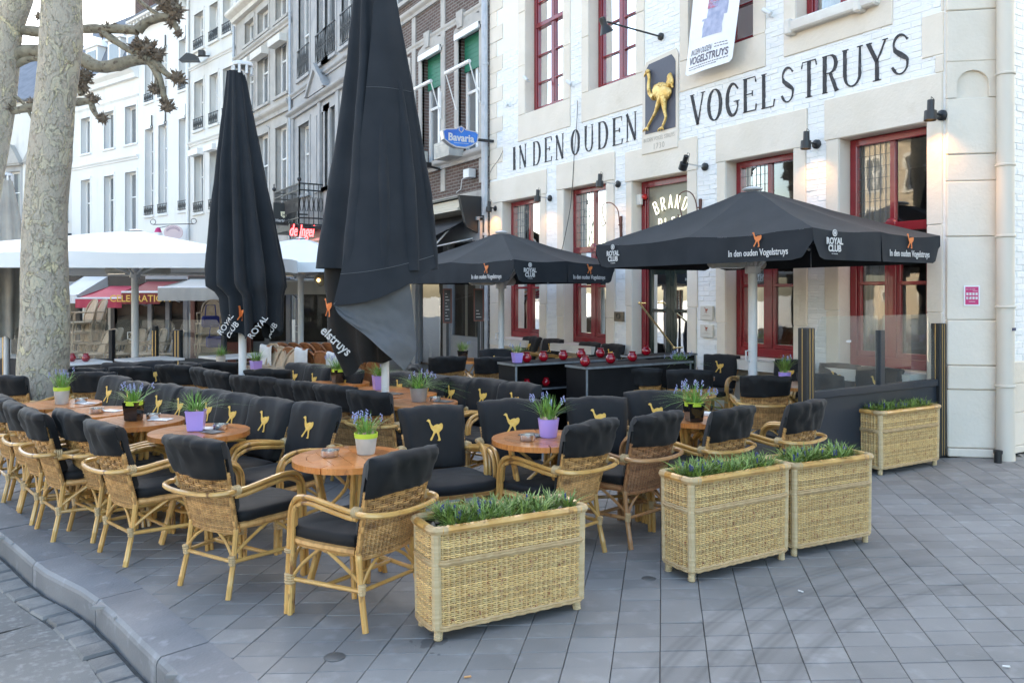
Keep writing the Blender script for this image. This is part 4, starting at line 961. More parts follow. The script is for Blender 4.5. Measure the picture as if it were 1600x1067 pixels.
# ---- grey stone house with the pediment
H2 = House('grey_stone_house', 'grey limestone house with a small pediment and iron window railings behind the tall folded parasol', (8.0, 20.32), None, None, 14.5, HGREY, HGREY, Q=(8.0, 27.35))
cols2 = [(ru2[0], ru2[1]) for ru2 in ((H2.u_(483.5), H2.u_(467)), (H2.u_(514), H2.u_(495.5)))]
cols2 = [(1.05, 2.0), (2.55, 3.5)]+[tuple(c) for c in cols2][::-1]
for a, b in cols2:
    H2.win(a, b, 8.8, 12.3, bars=(.42, .8), surr=.12, rail=.95); H2.win(a, b, 4.9, 7.25, bars=(.6,), surr=.12, rec=.25)
H2.band(8.3, 8.45, .12); H2.band(7.6, 7.82, .22); H2.tr.box(-.0, 7.03, -.02, .05, 7.9, 8.0)
m = MB(); uc = (cols2[2][0]+cols2[2][1])/2; m.prism([(-.85, 0), (.85, 0), (0, .75)], lambda a, b, c: (uc+a, c, 7.84+b), 0, .24); m.prism([(-.95, 0), (-.8, 0), (0, .7), (.8, 0), (.95, 0), (0, .9)], lambda a, b, c: (uc+a, c, 7.84+b), .2, .32); m.build('pediment', HGREY, H2.root)
for u in (.4, 2.28, 3.95, 6.8): H2.tr.box(u-.12, u+.12, -.02, .07, 3.6, 7.6)
H2.finish(); H2.pipe(6.95, .3, 14)
shopfront(H2, 3.3, SHOPW, 5, door=(2,))
m = MB(); u0, u1, z0, z1, o = H2.u_(505), H2.u_(463), 3.75, 5.0, .75
for a, b in (((u0, 0), (u0, o)), ((u0, o), (u1, o)), ((u1, o), (u1, 0))):
    for z in (z0, z0+.2, z1-.2, z1): m.bar((*a, z), (*b, z), .04, .04)
    n = max(4, int(hypot(b[0]-a[0], b[1]-a[1])/.13))
    for k in range(n+1):
        x, y = a[0]+(b[0]-a[0])*k/n, a[1]+(b[1]-a[1])*k/n; m.bar((x, y, z0), (x, y, z1), .02, .02, (0, 1, 0))
        if k < n: m.tube([(x+(b[0]-a[0])/n*(.5+.4*cos(q*pi/3)), y+(b[1]-a[1])/n*(.5+.4*cos(q*pi/3)), (z0+z1)/2+.24*sin(q*pi/3)) for q in range(6)], .012, 4, closed=True)
for x in (u0, u1): m.ball((x, o, z1+.12), .07); m.tube([(x, o, z1), (x, o, z1+.3)], .02, 5)
m.box(u0-.1, u1+.1, 0, o+.08, z0-.14, z0-.04); m.build('balcony_railing', IRONB, H2.root)
# ---- warm grey house with roller shutter boxes
H3 = House('shuttered_stone_house', 'grey stone house with projecting roller shutter boxes between the two folded parasols', H2.Q, -117, 368, 12.9, HGREY2, HGREY2)
for (pl, pr) in ((449, 431), (420, 403), (397, 383)):
    a, b = H3.u_(pl), H3.u_(pr)
    H3.win(a, b, 8.7, 10.65, bars=(.65,), surr=.12, box=True); H3.win(a, b, 4.6, 7.6, arch=.2, bars=(.62,), surr=.12); H3.win(a, b, 11.4, 12.3, arch=.15, bars=(), surr=.12)
H3.band(8.0, 8.35, .22); H3.band(11.0, 11.2, .14); H3.band(12.6, 12.95, .45, mat=STONE_L); H3.finish(); shopfront(H3, 3.3, SHOPW, 4, door=(1,)); H3.pipe(H3.L-.05, .3, 12.5)
# ---- white houses further down
H4 = House('white_stone_house', 'white stone house with small iron railings directly left of the nearer folded parasol', H3.Q, -400, 296, 16, HWHITE2, HWHITE2)
for (pl, pr) in ((362, 349), (341, 328), (318, 304)):
    a, b = H4.u_(pl), H4.u_(pr)
    for z0, z1, r in ((12.4, 14.0, .45), (8.85, 11.0, .5), (5.2, 7.9, .45)): H4.win(a, b, z0, z1, bars=(.6,), surr=.1, rail=r, rec=.3, box=(FRAMEW if z0 < 6 else False))
H4.band(11.6, 11.75, .1); H4.band(8.2, 8.38, .14); H4.band(15.4, 16, .4); H4.finish(); shopfront(H4, 3.3, SHOPW, 3); H4.pipe(H4.L-.02, .3, 15.5, mat=FRAMEW)
H5 = House('narrow_white_house', 'narrow white house with tall sash windows and black iron wall anchors below a bracketed eave', H4.Q, -600, 217, 14.9, HWHITE, HWHITE)
for (pl, pr) in ((293, 280), (261, 248), (240, 227)):
    a, b = H5.u_(pl), H5.u_(pr)
    H5.win(a, b, 10.9, 13.2, bars=(.4, .75), mull=False, surr=.06, rec=.3, rail=.4); H5.win(a, b, 5.4, 9.6, bars=(.3, .5, .75), mull=False, surr=.06, rec=.3, rail=.45)
    for z in (9.95, 13.5):
        m = MB(); m.bar(((a+b)/2-.35, .05, z-.25), ((a+b)/2-.35, .05, z+.25), .05, .04, (0, 1, 0)); m.tube([((a+b)/2-.35+.1*cos(q*pi/4), .05, z-.3+.08*sin(q*pi/4)) for q in range(8)], .02, 4, closed=True); m.build('wall_anchor', IRONB, H5.root)
m = MB()
for k in range(14): u = H5.L*(k+.5)/14; m.box(u-.06, u+.06, 0, .5, 14.55, 14.8)
m.box(-.05, H5.L+.05, 0, .62, 14.8, 14.95); m.build('eave_brackets', FRAMEW, H5.root)
H5.finish(eave=.65); shopfront(H5, 3.3, SHOPW, 3); H5.pipe(.06, .3, 14.5, mat=FRAMEW)
H6 = House('white_mansard_house', 'broad white house with a slate mansard roof and dormers left of the plane branches', H5.Q, -880, 112, 12.9, HWHITE, HWHITE)
for (pl, pr) in ((213, 196), (178, 163), (141, 127)):
    a, b = H6.u_(pl), H6.u_(pr)
    H6.win(a, b, 9.1, 11.0, bars=(), mull=False, surr=.12, rec=.3); H6.win(a, b, 4.5, 7.7, bars=(.62,), mull=False, surr=.1, rec=.3)
H6.band(8.3, 8.5, .15); H6.band(11.4, 11.5, .08); H6.band(12.3, 12.9, .5)
H6.finish(roof=.1)
D = -9
m = MB(); m.prism([(.1, 12.9), (-1.2, 16.3), (-7.8, 16.3), (-9, 12.9)], lambda a, b, c: (c, a, b), 0, H6.L); m.build('mansard_roof', SLATE, H6.root)
m = MB(); m.box(1.0, 3.2, -4, -3, 15, 18.2); m.box(H6.L-2.5, H6.L-1, -4, -3, 15, 18.6); m.build('chimney', RBRICK, H6.root)
m = MB(); m.prism([(.05, 12.9), (-1.1, 16.4), (-1.4, 16.4), (-.2, 12.9)], lambda a, b, c: (c, a, b), .0, .5); m.prism([(-1.1, 16.35), (.3, 13.6), (-4, 13.6)], lambda a, b, c: (c, a, b), .5, .7); m.build('party_wall', RBRICK, H6.root)
for px in (205, 175, 140):
    u = H6.u_(px); m = MB(); m.box(u-.65, u+.65, -1.3, -.1, 13.0, 14.7); m.prism([(-.8, 14.7), (.8, 14.7), (0, 15.35)], lambda a, b, c, u=u: (u+a, c, b), -1.8, 0); f = m.build('dormer', FRAMEW, H6.root)
    g = MB(); g.box(u-.45, u+.45, -.1, -.08, 13.2, 14.5); g.build('pane', GLASSD, f)
shopfront(H6, 3.6, SHOPW, 4)
H7 = House('dark_gabled_row', 'row with dark carved window gables glimpsed between the two plane trunks', H6.Q, -1900, -90, 12.5, HWHITE2, HGREY)
n = 6
for k in range(n):
    u = H7.L*(k+.5)/n; H7.win(u-.5, u+.5, 5.6, 8.6, bars=(.6,), mull=False, surr=.2, rec=.25)
    m = MB(); m.prism([(-.85, 0), (.85, 0), (0, 1.1)], lambda a, b, c, u=u: (u+a, c, 9.0+b), 0, .3); m.box(u-.8, u+.8, 0, .25, 8.9, 9.0); m.build('window_gable', HGREY2, H7.root)
H7.band(4.6, 4.9, .4, mat=IRONB); H7.finish(roof=4); shopfront(H7, 3.8, SHOPW, 6)
m = MB()
for k in range(10): m.bar((H7.L*.05*k, .5, 4.9), (H7.L*.05*k, .5, 5.7), .04, .04, (0, 1, 0))
m.bar((0, .5, 5.7), (H7.L, .5, 5.7), .06, .06); m.build('balcony_railing', IRONB, H7.root)
# ---- houses outside the frame that shade the place or stand mirrored in the glass
def simple_house(name, label, P, Q, h, wall, n, fl=3, roof=3):
    Hs = House(name, label, P, None, None, h, wall, STONE_L, Q=Q)
    for k in range(n):
        u = Hs.L*(k+.5)/n
        for f in range(fl): Hs.win(u-.5, u+.5, 1.2+f*3.6, 3.4+f*3.6, surr=.15, rec=.2)
    Hs.band(h-.4, h, .35); Hs.finish(roof=roof, roofm=EARTHR); return Hs
simple_house('corner_house', 'pale corner house across the side street, outside the photograph on the right', (11, -16), (11, -1.4), 12.5, HWHITE2, 5)
simple_house('square_front_house', 'ochre house across the square behind the camera, mirrored in the pub glass', (-34, 34), (-34, 19), 12, M('ochre_render', (.50, .42, .32), rough=.8), 6)
simple_house('square_front_house', 'cream house across the square behind the camera with tiled roof', (-34, 19), (-34, 3), 14, HWHITE2, 6)
simple_house('square_front_house', 'red brick house across the square behind the camera', (-34, 3), (-34, -14), 13, RBRICK, 6)

# ================================================================ signs, awnings and lamps on the street
def plate(name, label, cat, loc, rz, group=None): return thing(name, label, cat, loc, rz, group)
VIEWR = -YAW
# blue oval brewery sign on a bracket
bx, by = xy(718, 15.4); bz = zz(216, 15.4)
s = thing('brewery_sign', 'blue brewery sign with white lettering and silver rim hanging from the brick house', 'sign', (bx, by, bz), radians(-4))
W2, H2_ = .385, .17
shape = [(-W2, .10), (-W2*.85, .14), (-.1, .165), (-.06, .20), (0, .225), (.06, .20), (.1, .165), (W2*.85, .14), (W2, .10), (W2*.93, -.06), (W2*.6, -.15), (.1, -.2), (-.1, -.2), (-W2*.6, -.15), (-W2*.93, -.06)]
m = MB(); m.prism(shape, lambda a, b, c: (a, c, b), -.07, .07); m.build('sign_rim', SIGNE, s)
m = MB(); m.prism([(a*.93, b*.88) for a, b in shape], lambda a, b, c: (a, c, b), -.076, .076); m.build('sign_face', SIGNB, s)
m = MB(); m.prism([(-.055, .20), (0, .215), (.055, .20), (.05, .13), (0, .085), (-.05, .13)], lambda a, b, c: (a, c, b), -.08, .08); m.build('crest', SIGNE, s)
m = MB(); m.prism([(-.035, .185), (0, .195), (.035, .185), (.03, .135), (0, .105), (-.03, .135)], lambda a, b, c: (a, c, b), -.084, .084); m.build('crest_field', SIGNB, s)
lettering('Bavaria', .20, WHITEPR, s, frame_mtx((0, -.079, -.075), (1, 0, 0), (0, 0, 1)), bold=.006, sx=.95)
m = MB()
for k in range(14): m.box(-.15+.022*k, -.137+.022*k, -.079, -.076, -.118, -.108)
m.build('small_print', WHITEPR, s)
m = MB(); m.bar((W2*.9, 0, 0), (8.02-bx, 0, 0), .05, .05); m.build('bracket', BLACKM, s)
# black hanging sign
bx, by = xy(444, 25.6); bz = zz(334, 25.6)
s = thing('hanging_sign', 'square black beer sign with a cream shield and blackletter name by the nearer folded parasol', 'sign', (bx, by, bz), radians(-6))
m = MB(); m.rbox(-.345, .345, -.05, .05, -.34, .34, .01); m.build('sign_box', BLACKM, s)
m = MB(); m.prism([(-.10, .04), (.10, .04), (.09, -.10), (0, -.17), (-.09, -.10)], lambda a, b, c: (a-.02, c, b+.02), -.056, .056); m.build('shield', M('cream_shield', (.75, .7, .5), rough=.5), s)
lettering('Hertog Jan', .13, WHITEPR, s, frame_mtx((-.01, -.056, -.27), (1, 0, 0), (0, 0, 1)), bold=.003, sx=.95)
lettering('H', .13, BLACKM, s, frame_mtx((-.02, -.06, -.085), (1, 0, 0), (0, 0, 1)), bold=.004, name='shield_letter')
m = MB(); m.bar((.42, 0, 0), (8.0-bx, 0, 0), .04, .04); m.bar((.46, 0, .4), (.46, 0, -.5), .05, .05); m.build('bracket', BLACKM, s)
# red script neon
bx, by = xy(470, 24.2); bz = zz(362, 24.2)
s = thing('neon_sign', 'glowing red script neon sign under the black iron balcony', 'neon sign', (bx, by, bz), radians(8))
lettering('de Jngel', .50, NEONR, s, frame_mtx((0, -.05, -.14), (1, 0, 0), (0, 0, 1)), shear=.3, depth=.015, bold=.004, sx=.50)
m = MB(); m.box(-.35, -.1, 0, .1, -.05, .22); m.box(.1, .35, 0, .1, -.05, .22); m.bar((0, .1, .05), (.5, .6, .05), .04, .04); m.build('transformer_box', BLACKM, s)
# round white sign plate on scrolls at the narrow white house
uu = H5.u_(282); X, Y = H5.P[0]+H5.u[0]*uu, H5.P[1]+H5.u[1]*uu; d = dep(X, Y); zc = zz(364, d-1)
s = thing('bracket_sign', 'pale round shop sign on curly iron bracket above the white parasol', 'sign', (*xy(271, d-1.2), zc), VIEWR)
m = MB(); m.lathe([(.001, -.03), (.42, -.03), (.42, .03), (.001, .03)], 20); m.v = [(x, z, y*.8) for x, y, z in m.v]; m.build('sign_plate', M('pale_pink_plate', (.62, .5, .52), rough=.5), s)
m = MB()
for k in range(7): a = radians(150-20*k); m.tube([(.30*cos(a)+.035*cos(q*pi/3), -.035, .23*sin(a)+.05*sin(q*pi/3)-.02) for q in range(6)], .009, 4, closed=True)
m.build('faded_marks', M('faded_violet', (.3, .22, .32), rough=.7), s)
m = MB(); m.tube([(-.9, 0, .35), (.9, 0, .38)], .02, 5); m.tube([(.9+.12*cos(q*pi/4), 0, .5+.12*sin(q*pi/4)) for q in range(8)], .015, 4, closed=True); m.tube([(-.9+.12*cos(q*pi/4), 0, .47+.12*sin(q*pi/4)) for q in range(8)], .015, 4, closed=True); m.build('scroll_bracket', IRONB, s)
# shopfront awnings of the far row
def at_d(px, d): return (*xy(px, d), 0)
def free_awning(label, cat, pxl, pxr, pyt, pyb, d, out, mat, val, word=None, face=0, wm=None, frontm=SHOPW):
    # a canvas awning seen from the front: width along the picture, sloping towards the viewer's left side of the square
    cx_ = (pxl-800)/F*(d-out); x0, y0 = d*SY+cx_*CY, d*CY-cx_*SY; w = (pxr-pxl)*(d-out)/F; zt, zb = zz(pyt, d), zz(pyb, d-out)
    r = thing('shop_awning', label, cat, (x0, y0, 0), VIEWR+face)
    a = awning(r, 0, w, zt, -out, zt-zb-val, mat, val=val, y0=0, name='canvas', side=True)
    m = MB(); m.box(-.05, w+.05, 0, .12, zt-.1, zt+.06); 
    m.build('awning_case', BLACKM, r)
    m = MB(); g = MB(); nb = max(2, int(w/.9)); m.box(-.1, w+.1, .1, .3, zt-.35, zt+.35)
    for k in range(nb+1): m.box(w*k/nb-.05, w*k/nb+.05, .1, .25, 0, zt-.3)
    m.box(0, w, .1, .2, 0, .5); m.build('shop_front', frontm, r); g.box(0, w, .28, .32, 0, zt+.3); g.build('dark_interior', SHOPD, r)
    g = MB(); g.add([(0, .17, .5), (w, .17, .5), (w, .17, zt-.3), (0, .17, zt-.3)], [(0, 1, 2, 3)]); g.build('shop_glass', GLASSS, r, fix=False)
    if word: lettering(word, val*.8, wm or GOLDPR, r, frame_mtx((w*.5, -out-.03, zb+val*.2), (1, 0, 0), (0, 0, 1)), bold=.003)
    return r
free_awning('raspberry red shop awning far behind the white parasol pole', 'awning', 118, 190, 447, 481, 20, 1.6, AWNR, .22, frontm=BLACKM)
free_awning('dark red awning with gilt lettering right of the raspberry one', 'awning', 190, 250, 440, 475, 19.5, 1.3, AWNR2, .27, 'CELEBRATION', frontm=GREYD)
free_awning('pale grey awning with drooping front right of the red ones', 'awning', 247, 345, 436, 470, 18.5, 1.7, AWNG, .28, frontm=BOARDF)
free_awning('white awning at the far left half hidden by the plane trunk', 'awning', 80, 120, 432, 474, 21, 1.5, AWNW, .2)
free_awning('dark shop canopy behind the folded beige parasols at the left edge', 'awning', -30, 78, 440, 470, 21.5, 1.2, BEIGEC, .2, frontm=BLACKM)
free_awning('dim awning between the pale awning and the nearer folded parasol', 'awning', 347, 420, 438, 468, 18.8, 1.4, AWNG, .25, frontm=GREYD)
free_awning('long grey beige awning behind the folded parasols', 'awning', 422, 535, 436, 460, 18.5, 2.0, AWNG, .28, frontm=GREYD)
# floodlights high on the white house
for lab, px, py in (('black floodlight on a bracket high between the plane twigs and the first folded parasol', 298, 92), ('uppermost black floodlight beside the drainpipe of the white stone house', 350, 48)):
    d = 34; s = thing('floodlight', lab, 'floodlight', (*xy(px, d), zz(py, d)), VIEWR, 'floodlights on the white houses')
    m = MB(); m.prism([(-.45, -.12), (.35, -.12), (.25, .12), (-.1, .2)], lambda a, b, c: (a, c, b), -.2, .2); m.build('housing', BLACKM, s)
    m = MB(); m.bar((.3, 0, .1), (1.2, .6, .3), .05, .05); m.rbox(.35, .6, -.12, .12, .1, .35, .02); m.build('bracket', BLACKM, s)

d_ = dep(X, Y)-1.2; s = thing('cone_lamp', 'small red and white cone shaped lamp left of the pale round shop sign', 'lamp', (*xy(247, d_), zz(367, d_)), VIEWR)
m = MB(); m.lathe([(.001, .34), (.10, .28), (.16, .10)], 12, caps=False); m.build('red_top', PINK, s, True); m = MB(); m.lathe([(.16, .10), (.19, 0), (.001, 0)], 12, caps=False); m.build('white_skirt', FRAMEW, s, True); m = MB(); m.bar((0, 0, .3), (.5, .3, .45), .03, .03); m.build('bracket', IRONB, s)
# ================================================================ terrace furniture
def weave(m, path, nrm, z0, z1, nst, nrow, amp, hh, th, closed=False, per=3, dbl=None):
    """Strands woven in and out of stakes. path(u,z)->Vector, nrm(u,z)->Vector, u in 0..1."""
    n = nst*per; cnt = n if closed else n+1
    for r in range(nrow):
        z = z0+(z1-z0)*(r+.5)/nrow; h = (z1-z0)/nrow*hh/2; vs = []; wide = dbl and dbl(z)
        for i in range(cnt):
            u = i/n; p, q = path(u, z), nrm(u, z)
            ph = pi*(u*nst/(2 if wide else 1)+(r//(2 if wide else 1)))
            o = amp*(1.25*cos(ph) if wide else (.8*cos(2*pi*u*nst)+.4*cos(ph))); jz = rnd.uniform(-.0006, .0006); w = th
            for a, b in ((o-w, 0), (o, h), (o+w, 0), (o, -h)): vs.append((p.x+q.x*a, p.y+q.y*a, p.z+b+jz))
        fs = []
        for i in range(n):
            j = (i+1) % cnt
            for k in range(4): l = (k+1) % 4; fs.append((i*4+k, i*4+l, j*4+l, j*4+k))
        m.add(vs, fs)
# --- chair geometry: local +y is where the sitter looks, origin on the ground under the seat
def lerp(a, b, t): return a+(b-a)*t
def bw(z): return lerp(.195, .240, max(0, min(1, (z-.36)/.5)))          # half width of the back
def byy(z): return lerp(-.215, -.355, (z-.36)/.54)                     # lean of the back
def bpath(u, z, off=0):
    x = (u*2-1); return Vector((x*bw(z), byy(z)-.035*(1-x*x)+off, z))
def bnrm(u, z): return Vector(((u*2-1)*.2, -1, -.26)).normalized()
def cane(m, pts, r, n=7, node=.16):
    # smooth cane with slightly swollen joints
    P = [Vector(p) for p in pts]; Q = [P[0]]; R = [r]; acc = rnd.uniform(0, node); 
    for a, b in zip(P, P[1:]):
        L = (b-a).length; t = node-acc
        while t < L-.012:
            for o, k in ((-.008, 1.0), (0, 1.13), (.008, 1.0)):
                if 0 < t+o < L: Q.append(a+(b-a)*((t+o)/L)); R.append(r*k)
            t += node*rnd.uniform(.8, 1.25)
        acc = (acc+L) % node; Q.append(b); R.append(r)
    m.tube(Q, R, n); return m
def spl(P, n=5):
    P = [Vector(p) for p in P]; out = []
    for i in range(len(P)-1):
        p0, p1, p2, p3 = P[max(i-1, 0)], P[i], P[i+1], P[min(i+2, len(P)-1)]
        for k in range(n): t = k/n; out.append(.5*(2*p1+(p2-p0)*t+(2*p0-5*p1+4*p2-p3)*t*t+(3*p1-p0-3*p2+p3)*t**3))
    return out+[P[-1]]
def wrap(m, a, b, r, turns=5):
    a, b = Vector(a), Vector(b); pts = []; R = []
    for k in range(turns*2+1): pts.append(a+(b-a)*k/(turns*2)); R.append(r*(1.0 if k % 2 else .86))
    m.tube(pts, R, 8)
def make_cover(seed):
    # padded back cushion with its hood folded over the top of the wicker back
    r = random.Random(seed); ox, oy = r.uniform(0, 50), r.uniform(0, 50); zt = .90+r.uniform(-.006, .01); hang = .69+r.uniform(-.02, .015); sk = r.uniform(-.025, .025)
    prof = []    # (offset in front of the back plane, z)
    prof += [(.030, .47), (.072, .48)]+[(.082, lerp(.5, .80, k/6)) for k in range(7)]+[(.078, .85), (.062, zt-.014), (.035, zt), (.0, zt+.004), (-.03, zt-.01), (-.045, zt-.04)]+[(-.044, lerp(zt-.07, hang, k/5)) for k in range(6)]+[(-.034, hang-.004), (-.020, hang+.01), (-.018, .80), (.012, .80), (.016, .6)]
    m = MB(); n = len(prof); nu = 22
    def fn(u, v):
        k = min(n-1, int(round(v*n))) % n; off, z = prof[k]; x = u*2-1
        front = off > .03
        pinch = (1-abs(x)**7)
        w = bw(z)*(1.03 if not front else 1.0)+.006
        if off < 0 and z < zt-.05: z = z+sk*x+.012*sin(x*2.4+ox)*(zt-z)*3
        # inwards roll of the side edges gives the pad its thickness
        o2 = off*(1 if front or off < 0 else 1)
        if off > .02: o2 = lerp(.018, off, (1-abs(x)**9)**.6 if abs(x) < 1 else 0)
        if off < -.015: o2 = lerp(-.006, off, (1-abs(x)**9)**.6 if abs(x) < 1 else 0)
        y = byy(z)-.035*(1-x*x)*(.9)+o2
        wr = mnoise.noise(Vector((x*2.5+ox, z*9+oy, off*8)))*.014+mnoise.noise(Vector((x*7+z*14+ox, z*16, off*20+oy)))*.011
        crease = 0
        if z > zt-.16: crease = .011*mnoise.noise(Vector((x*4+z*5+ox, (z-x*.12)*12, oy)))*(1.3 if off < 0 else .5)+.007*max(0, 1-abs(x-.55+(zt-z)*1.6)*9)*max(0, 1-(zt-z)/.2)
        dz = -.016*x*x*(z > .86)+wr*.5*(z > .8)
        return (x*w+wr*.3, y+(wr+crease)*(1 if off < 0 else (.55 if front else 0)), z+dz)
    vs = []; 
    for k in range(n):
        for i in range(nu+1): vs.append(fn(i/nu, k/n))
    fs = [(k*(nu+1)+i, k*(nu+1)+i+1, ((k+1) % n)*(nu+1)+i+1, ((k+1) % n)*(nu+1)+i) for k in range(n) for i in range(nu)]
    fs += [tuple(k*(nu+1) for k in range(n))[::-1], tuple(k*(nu+1)+nu for k in range(n))]
    m.add(vs, fs); return m
def make_chair(name, seed, label):
    t = thing(name, label, 'armchair')
    # wicker back
    m = MB(); weave(m, bpath, bnrm, .345, .80, 16, 40, .0045, .80, .0018, dbl=lambda z: z > .585)
    for i in range(17): u = i/16; m.tube([bpath(u, .345), bpath(u, .6), bpath(u, .80)], .0026, 4)
    m.build('wicker_back', WICK, t, fix=False)
    m = MB(); m.grid(lambda u, v: bpath(u*.98+.01, lerp(.35, .86, v), .004), 10, 4); m.build('back_backing', DARK_IN, t, fix=False)
    m = MB()
    for s in (-1, 1):
        u = 0 if s < 0 else 1
        for a in range(10): z = .36+a*.036; wrap(m, bpath(u, z, .004), bpath(u, z+.034, .004), .0165, 2)
    m.tube([bpath(k/10, .352) for k in range(11)], .010, 6); m.tube([bpath(.06+k*.088, .86) for k in range(11)], .010, 6)
    m.build('back_frame', WICK, t, True, fix=False)
    # rear legs, splayed, each with two curved struts
    for s in (-1, 1):
        m = MB(); cane(m, [(s*.195, -.212, .40), (s*.20, -.235, .22), (s*.212, -.285, 0)], .0165); m.build('rear_leg', CANE, t, True, fix=False)
        m = MB(); wrap(m, (s*.201, -.245, .18), (s*.203, -.252, .235), .022, 4); m.build('binding', BIND, t, True, fix=False)
    # front legs: three canes side by side that sweep over into the arm
    for s in (-1, 1):
        m = MB()
        for k, (dx, dy) in enumerate(((0, 0), (.0, -.030), (-s*.026, -.014))): cane(m, [(s*.285+dx, .245+dy, 0), (s*.282+dx, .235+dy, .25), (s*.280+dx, .225+dy, .46)], .0138)
        m.build('front_leg', CANE, t, True, fix=False)
        m = MB(); arcp = []
        for k, (dx, dz_, yy) in enumerate(((0, 0, 0), (0, -.031, -.027), (-s*.026, -.012, -.014))):
            P = spl([(s*.280+dx, .225+yy, .46), (s*.280+dx, .215+yy, .56), (s*.283+dx, .165+yy*.9, .630+dz_), (s*.288+dx, .06, .650+dz_), (s*.282+dx, -.08, .636+dz_), (s*.262+dx, -.20, .615+dz_), (s*.252+dx, -.265, .612+dz_)], 5)
            cane(m, P, .0138, 7, .3)
        m.build('armrest', CANE, t, True, fix=False)
        for a_, b_, r_, k_ in (((s*.277, .224, .33), (s*.277, .224, .352), .034, 2), ((s*.277, .222, .165), (s*.277, .222, .222), .034, 4), ((s*.247, -.235, .612), (s*.243, -.285, .612), .031, 4)):
            m = MB(); wrap(m, a_, b_, r_, k_); m.build('binding', BIND, t, True, fix=False)
    # single cane looping behind the back
    P = spl([(-.252, -.255, .612), (-.262, -.32, .612), (-.21, -.385, .608), (-.08, -.408, .60), (.08, -.408, .60), (.21, -.385, .608), (.262, -.32, .612), (.252, -.255, .612)], 5)
    m = MB(); cane(m, P, .015, 7, .28); m.build('back_hoop', CANE, t, True, fix=False)
    # seat: wrapped frame, apron and cushion
    sp = spl([(-.20, -.20, .392), (-.235, -.06, .395), (-.262, .12, .398), (-.24, .235, .402), (-.12, .262, .404), (.12, .262, .404), (.24, .235, .402), (.262, .12, .398), (.235, -.06, .395), (.20, -.20, .392)], 5)
    m = MB(); R = [.021*(1 if i % 2 else .94) for i in range(len(sp))]; m.tube(sp, R, 7); m.build('seat_rail', WICK, t, True, fix=False)
    m = MB(); poly = [(p.x, p.y) for p in sp]; m.prism(poly, lambda a, b, c: (a, b, c), .37, .40); m.build('seat_base', WICK, t, fix=False)
    m = MB(); rr = 18; vs = []
    prof = [(.90, .405), (.985, .408), (1.035, .425), (1.045, .448), (1.02, .466), (.95, .476), (.6, .482), (.02, .484)]
    base = [(-.20, -.185), (-.232, -.06), (-.255, .10), (-.252, .22), (-.19, .29), (0, .305), (.19, .29), (.252, .22), (.255, .10), (.232, -.06), (.20, -.185), (0, -.20)]
    bs = [(p.x, p.y) for p in spl([(a, b, 0) for a, b in base+base[:1]], 3)[:-1]]; nb = len(bs)
    for f, z in prof:
        for a, b in bs: vs.append((a*f, .03+(b-.03)*f, z+.004*mnoise.noise(Vector((a*9+seed, b*9, z*20)))))
    fs = [(k*nb+i, k*nb+(i+1) % nb, (k+1)*nb+(i+1) % nb, (k+1)*nb+i) for k in range(len(prof)-1) for i in range(nb)]+[tuple(range(nb))[::-1], tuple((len(prof)-1)*nb+i for i in range(nb))]
    m.add(vs, fs); m.build('seat_cushion', FAB, t, True, 60)
    # stretchers and curved braces
    m = MB()
    for s in (-1, 1):
        cane(m, [(s*.205, -.245, .20), (s*.272, .215, .19)], .0125); 
        cane(m, spl([(s*.203, -.24, .235), (s*.222, -.14, .31), (s*.245, -.02, .385)], 4), .010); cane(m, spl([(s*.275, .20, .21), (s*.262, .13, .29), (s*.25, .01, .385)], 4), .010)
        cane(m, spl([(s*.19, -.243, .235), (s*.13, -.235, .30), (s*.05, -.23, .35)], 4), .009); cane(m, spl([(s*.255, .235, .23), (s*.20, .25, .32), (s*.10, .255, .385)], 4), .010)
    cane(m, [(-.235, -.02, .195), (.235, -.02, .195)], .012); cane(m, [(-.2, -.245, .20), (.2, -.245, .20)], .011)
    m.build('stretchers', CANE, t, True, fix=False)
    c = make_cover(seed).build('cushion_cover', FAB, t, True, 60)
    m = MB(); fy = lambda x, z: byy(z)-.035*.9*(1-(x/.235)**2)+.0865
    # gold bird printed on the cushion
    k = .152; tri = OSTR
    m.prism(tri, lambda a, b, cc: (a*-k+.005, fy(a*k, .665+b*k)+cc, .665+b*k), 0, .0025); m.build('gold_bird_print', GOLDPR, c)
    return t
ch = [make_chair('rattan_armchair', s, 'placeholder') for s in (3, 11, 23, 37)]
used = [False]*4
R_SWAP = {CANE: CANE_R, WICK: WICK_R}
def chair_at(*a, **k):
    o = chair_at_(*a, **k); o.scale = (.96, .96, .96); return o
def chair_at_(x, y, deg, label, group, red=False, k=None):
    i = rnd.randrange(4) if k is None else k
    deg += rnd.uniform(-3, 3)
    rz = radians(deg)-pi/2
    if not used[i] and not red:
        used[i] = True; o = ch[i]; o.location = (x, y, 0); o.rotation_euler = (0, 0, rz); o['label'] = label; o['group'] = group; return o
    return dup(ch[i], (x, y, 0), rz, label, group, R_SWAP if red else None)
def chair(px, ty, deg, label, group, red=False, dd=0, k=None):
    d = (EYE-.865)*F/(ty-YH)+dd; X, Y = xy(px, d); a = radians(deg); return chair_at(X+.322*cos(a), Y+.322*sin(a), deg, label, group, red, k)
ORD = ['nearest', 'second', 'third', 'fourth', 'fifth', 'sixth', 'seventh', 'eighth', 'ninth', 'tenth']
g1 = 'rattan armchairs with their backs to the kerb'
for k, (px, ty, dg) in enumerate(((303, 682, 24), (162, 657, 15), (113, 640, 16), (57, 639, 12), (28, 627, 12), (10, 617, 11), (-14, 611, 10))):
    chair(px, ty, dg, 'rattan armchair in the row with backs to the kerb, %s from the camera' % ORD[k], g1)
chair(628, 702, 112, 'rattan armchair seen from behind at the round table, directly left of the nearest planter', 'rattan armchairs nearest the planters')
g2 = 'rattan armchairs facing the kerb'
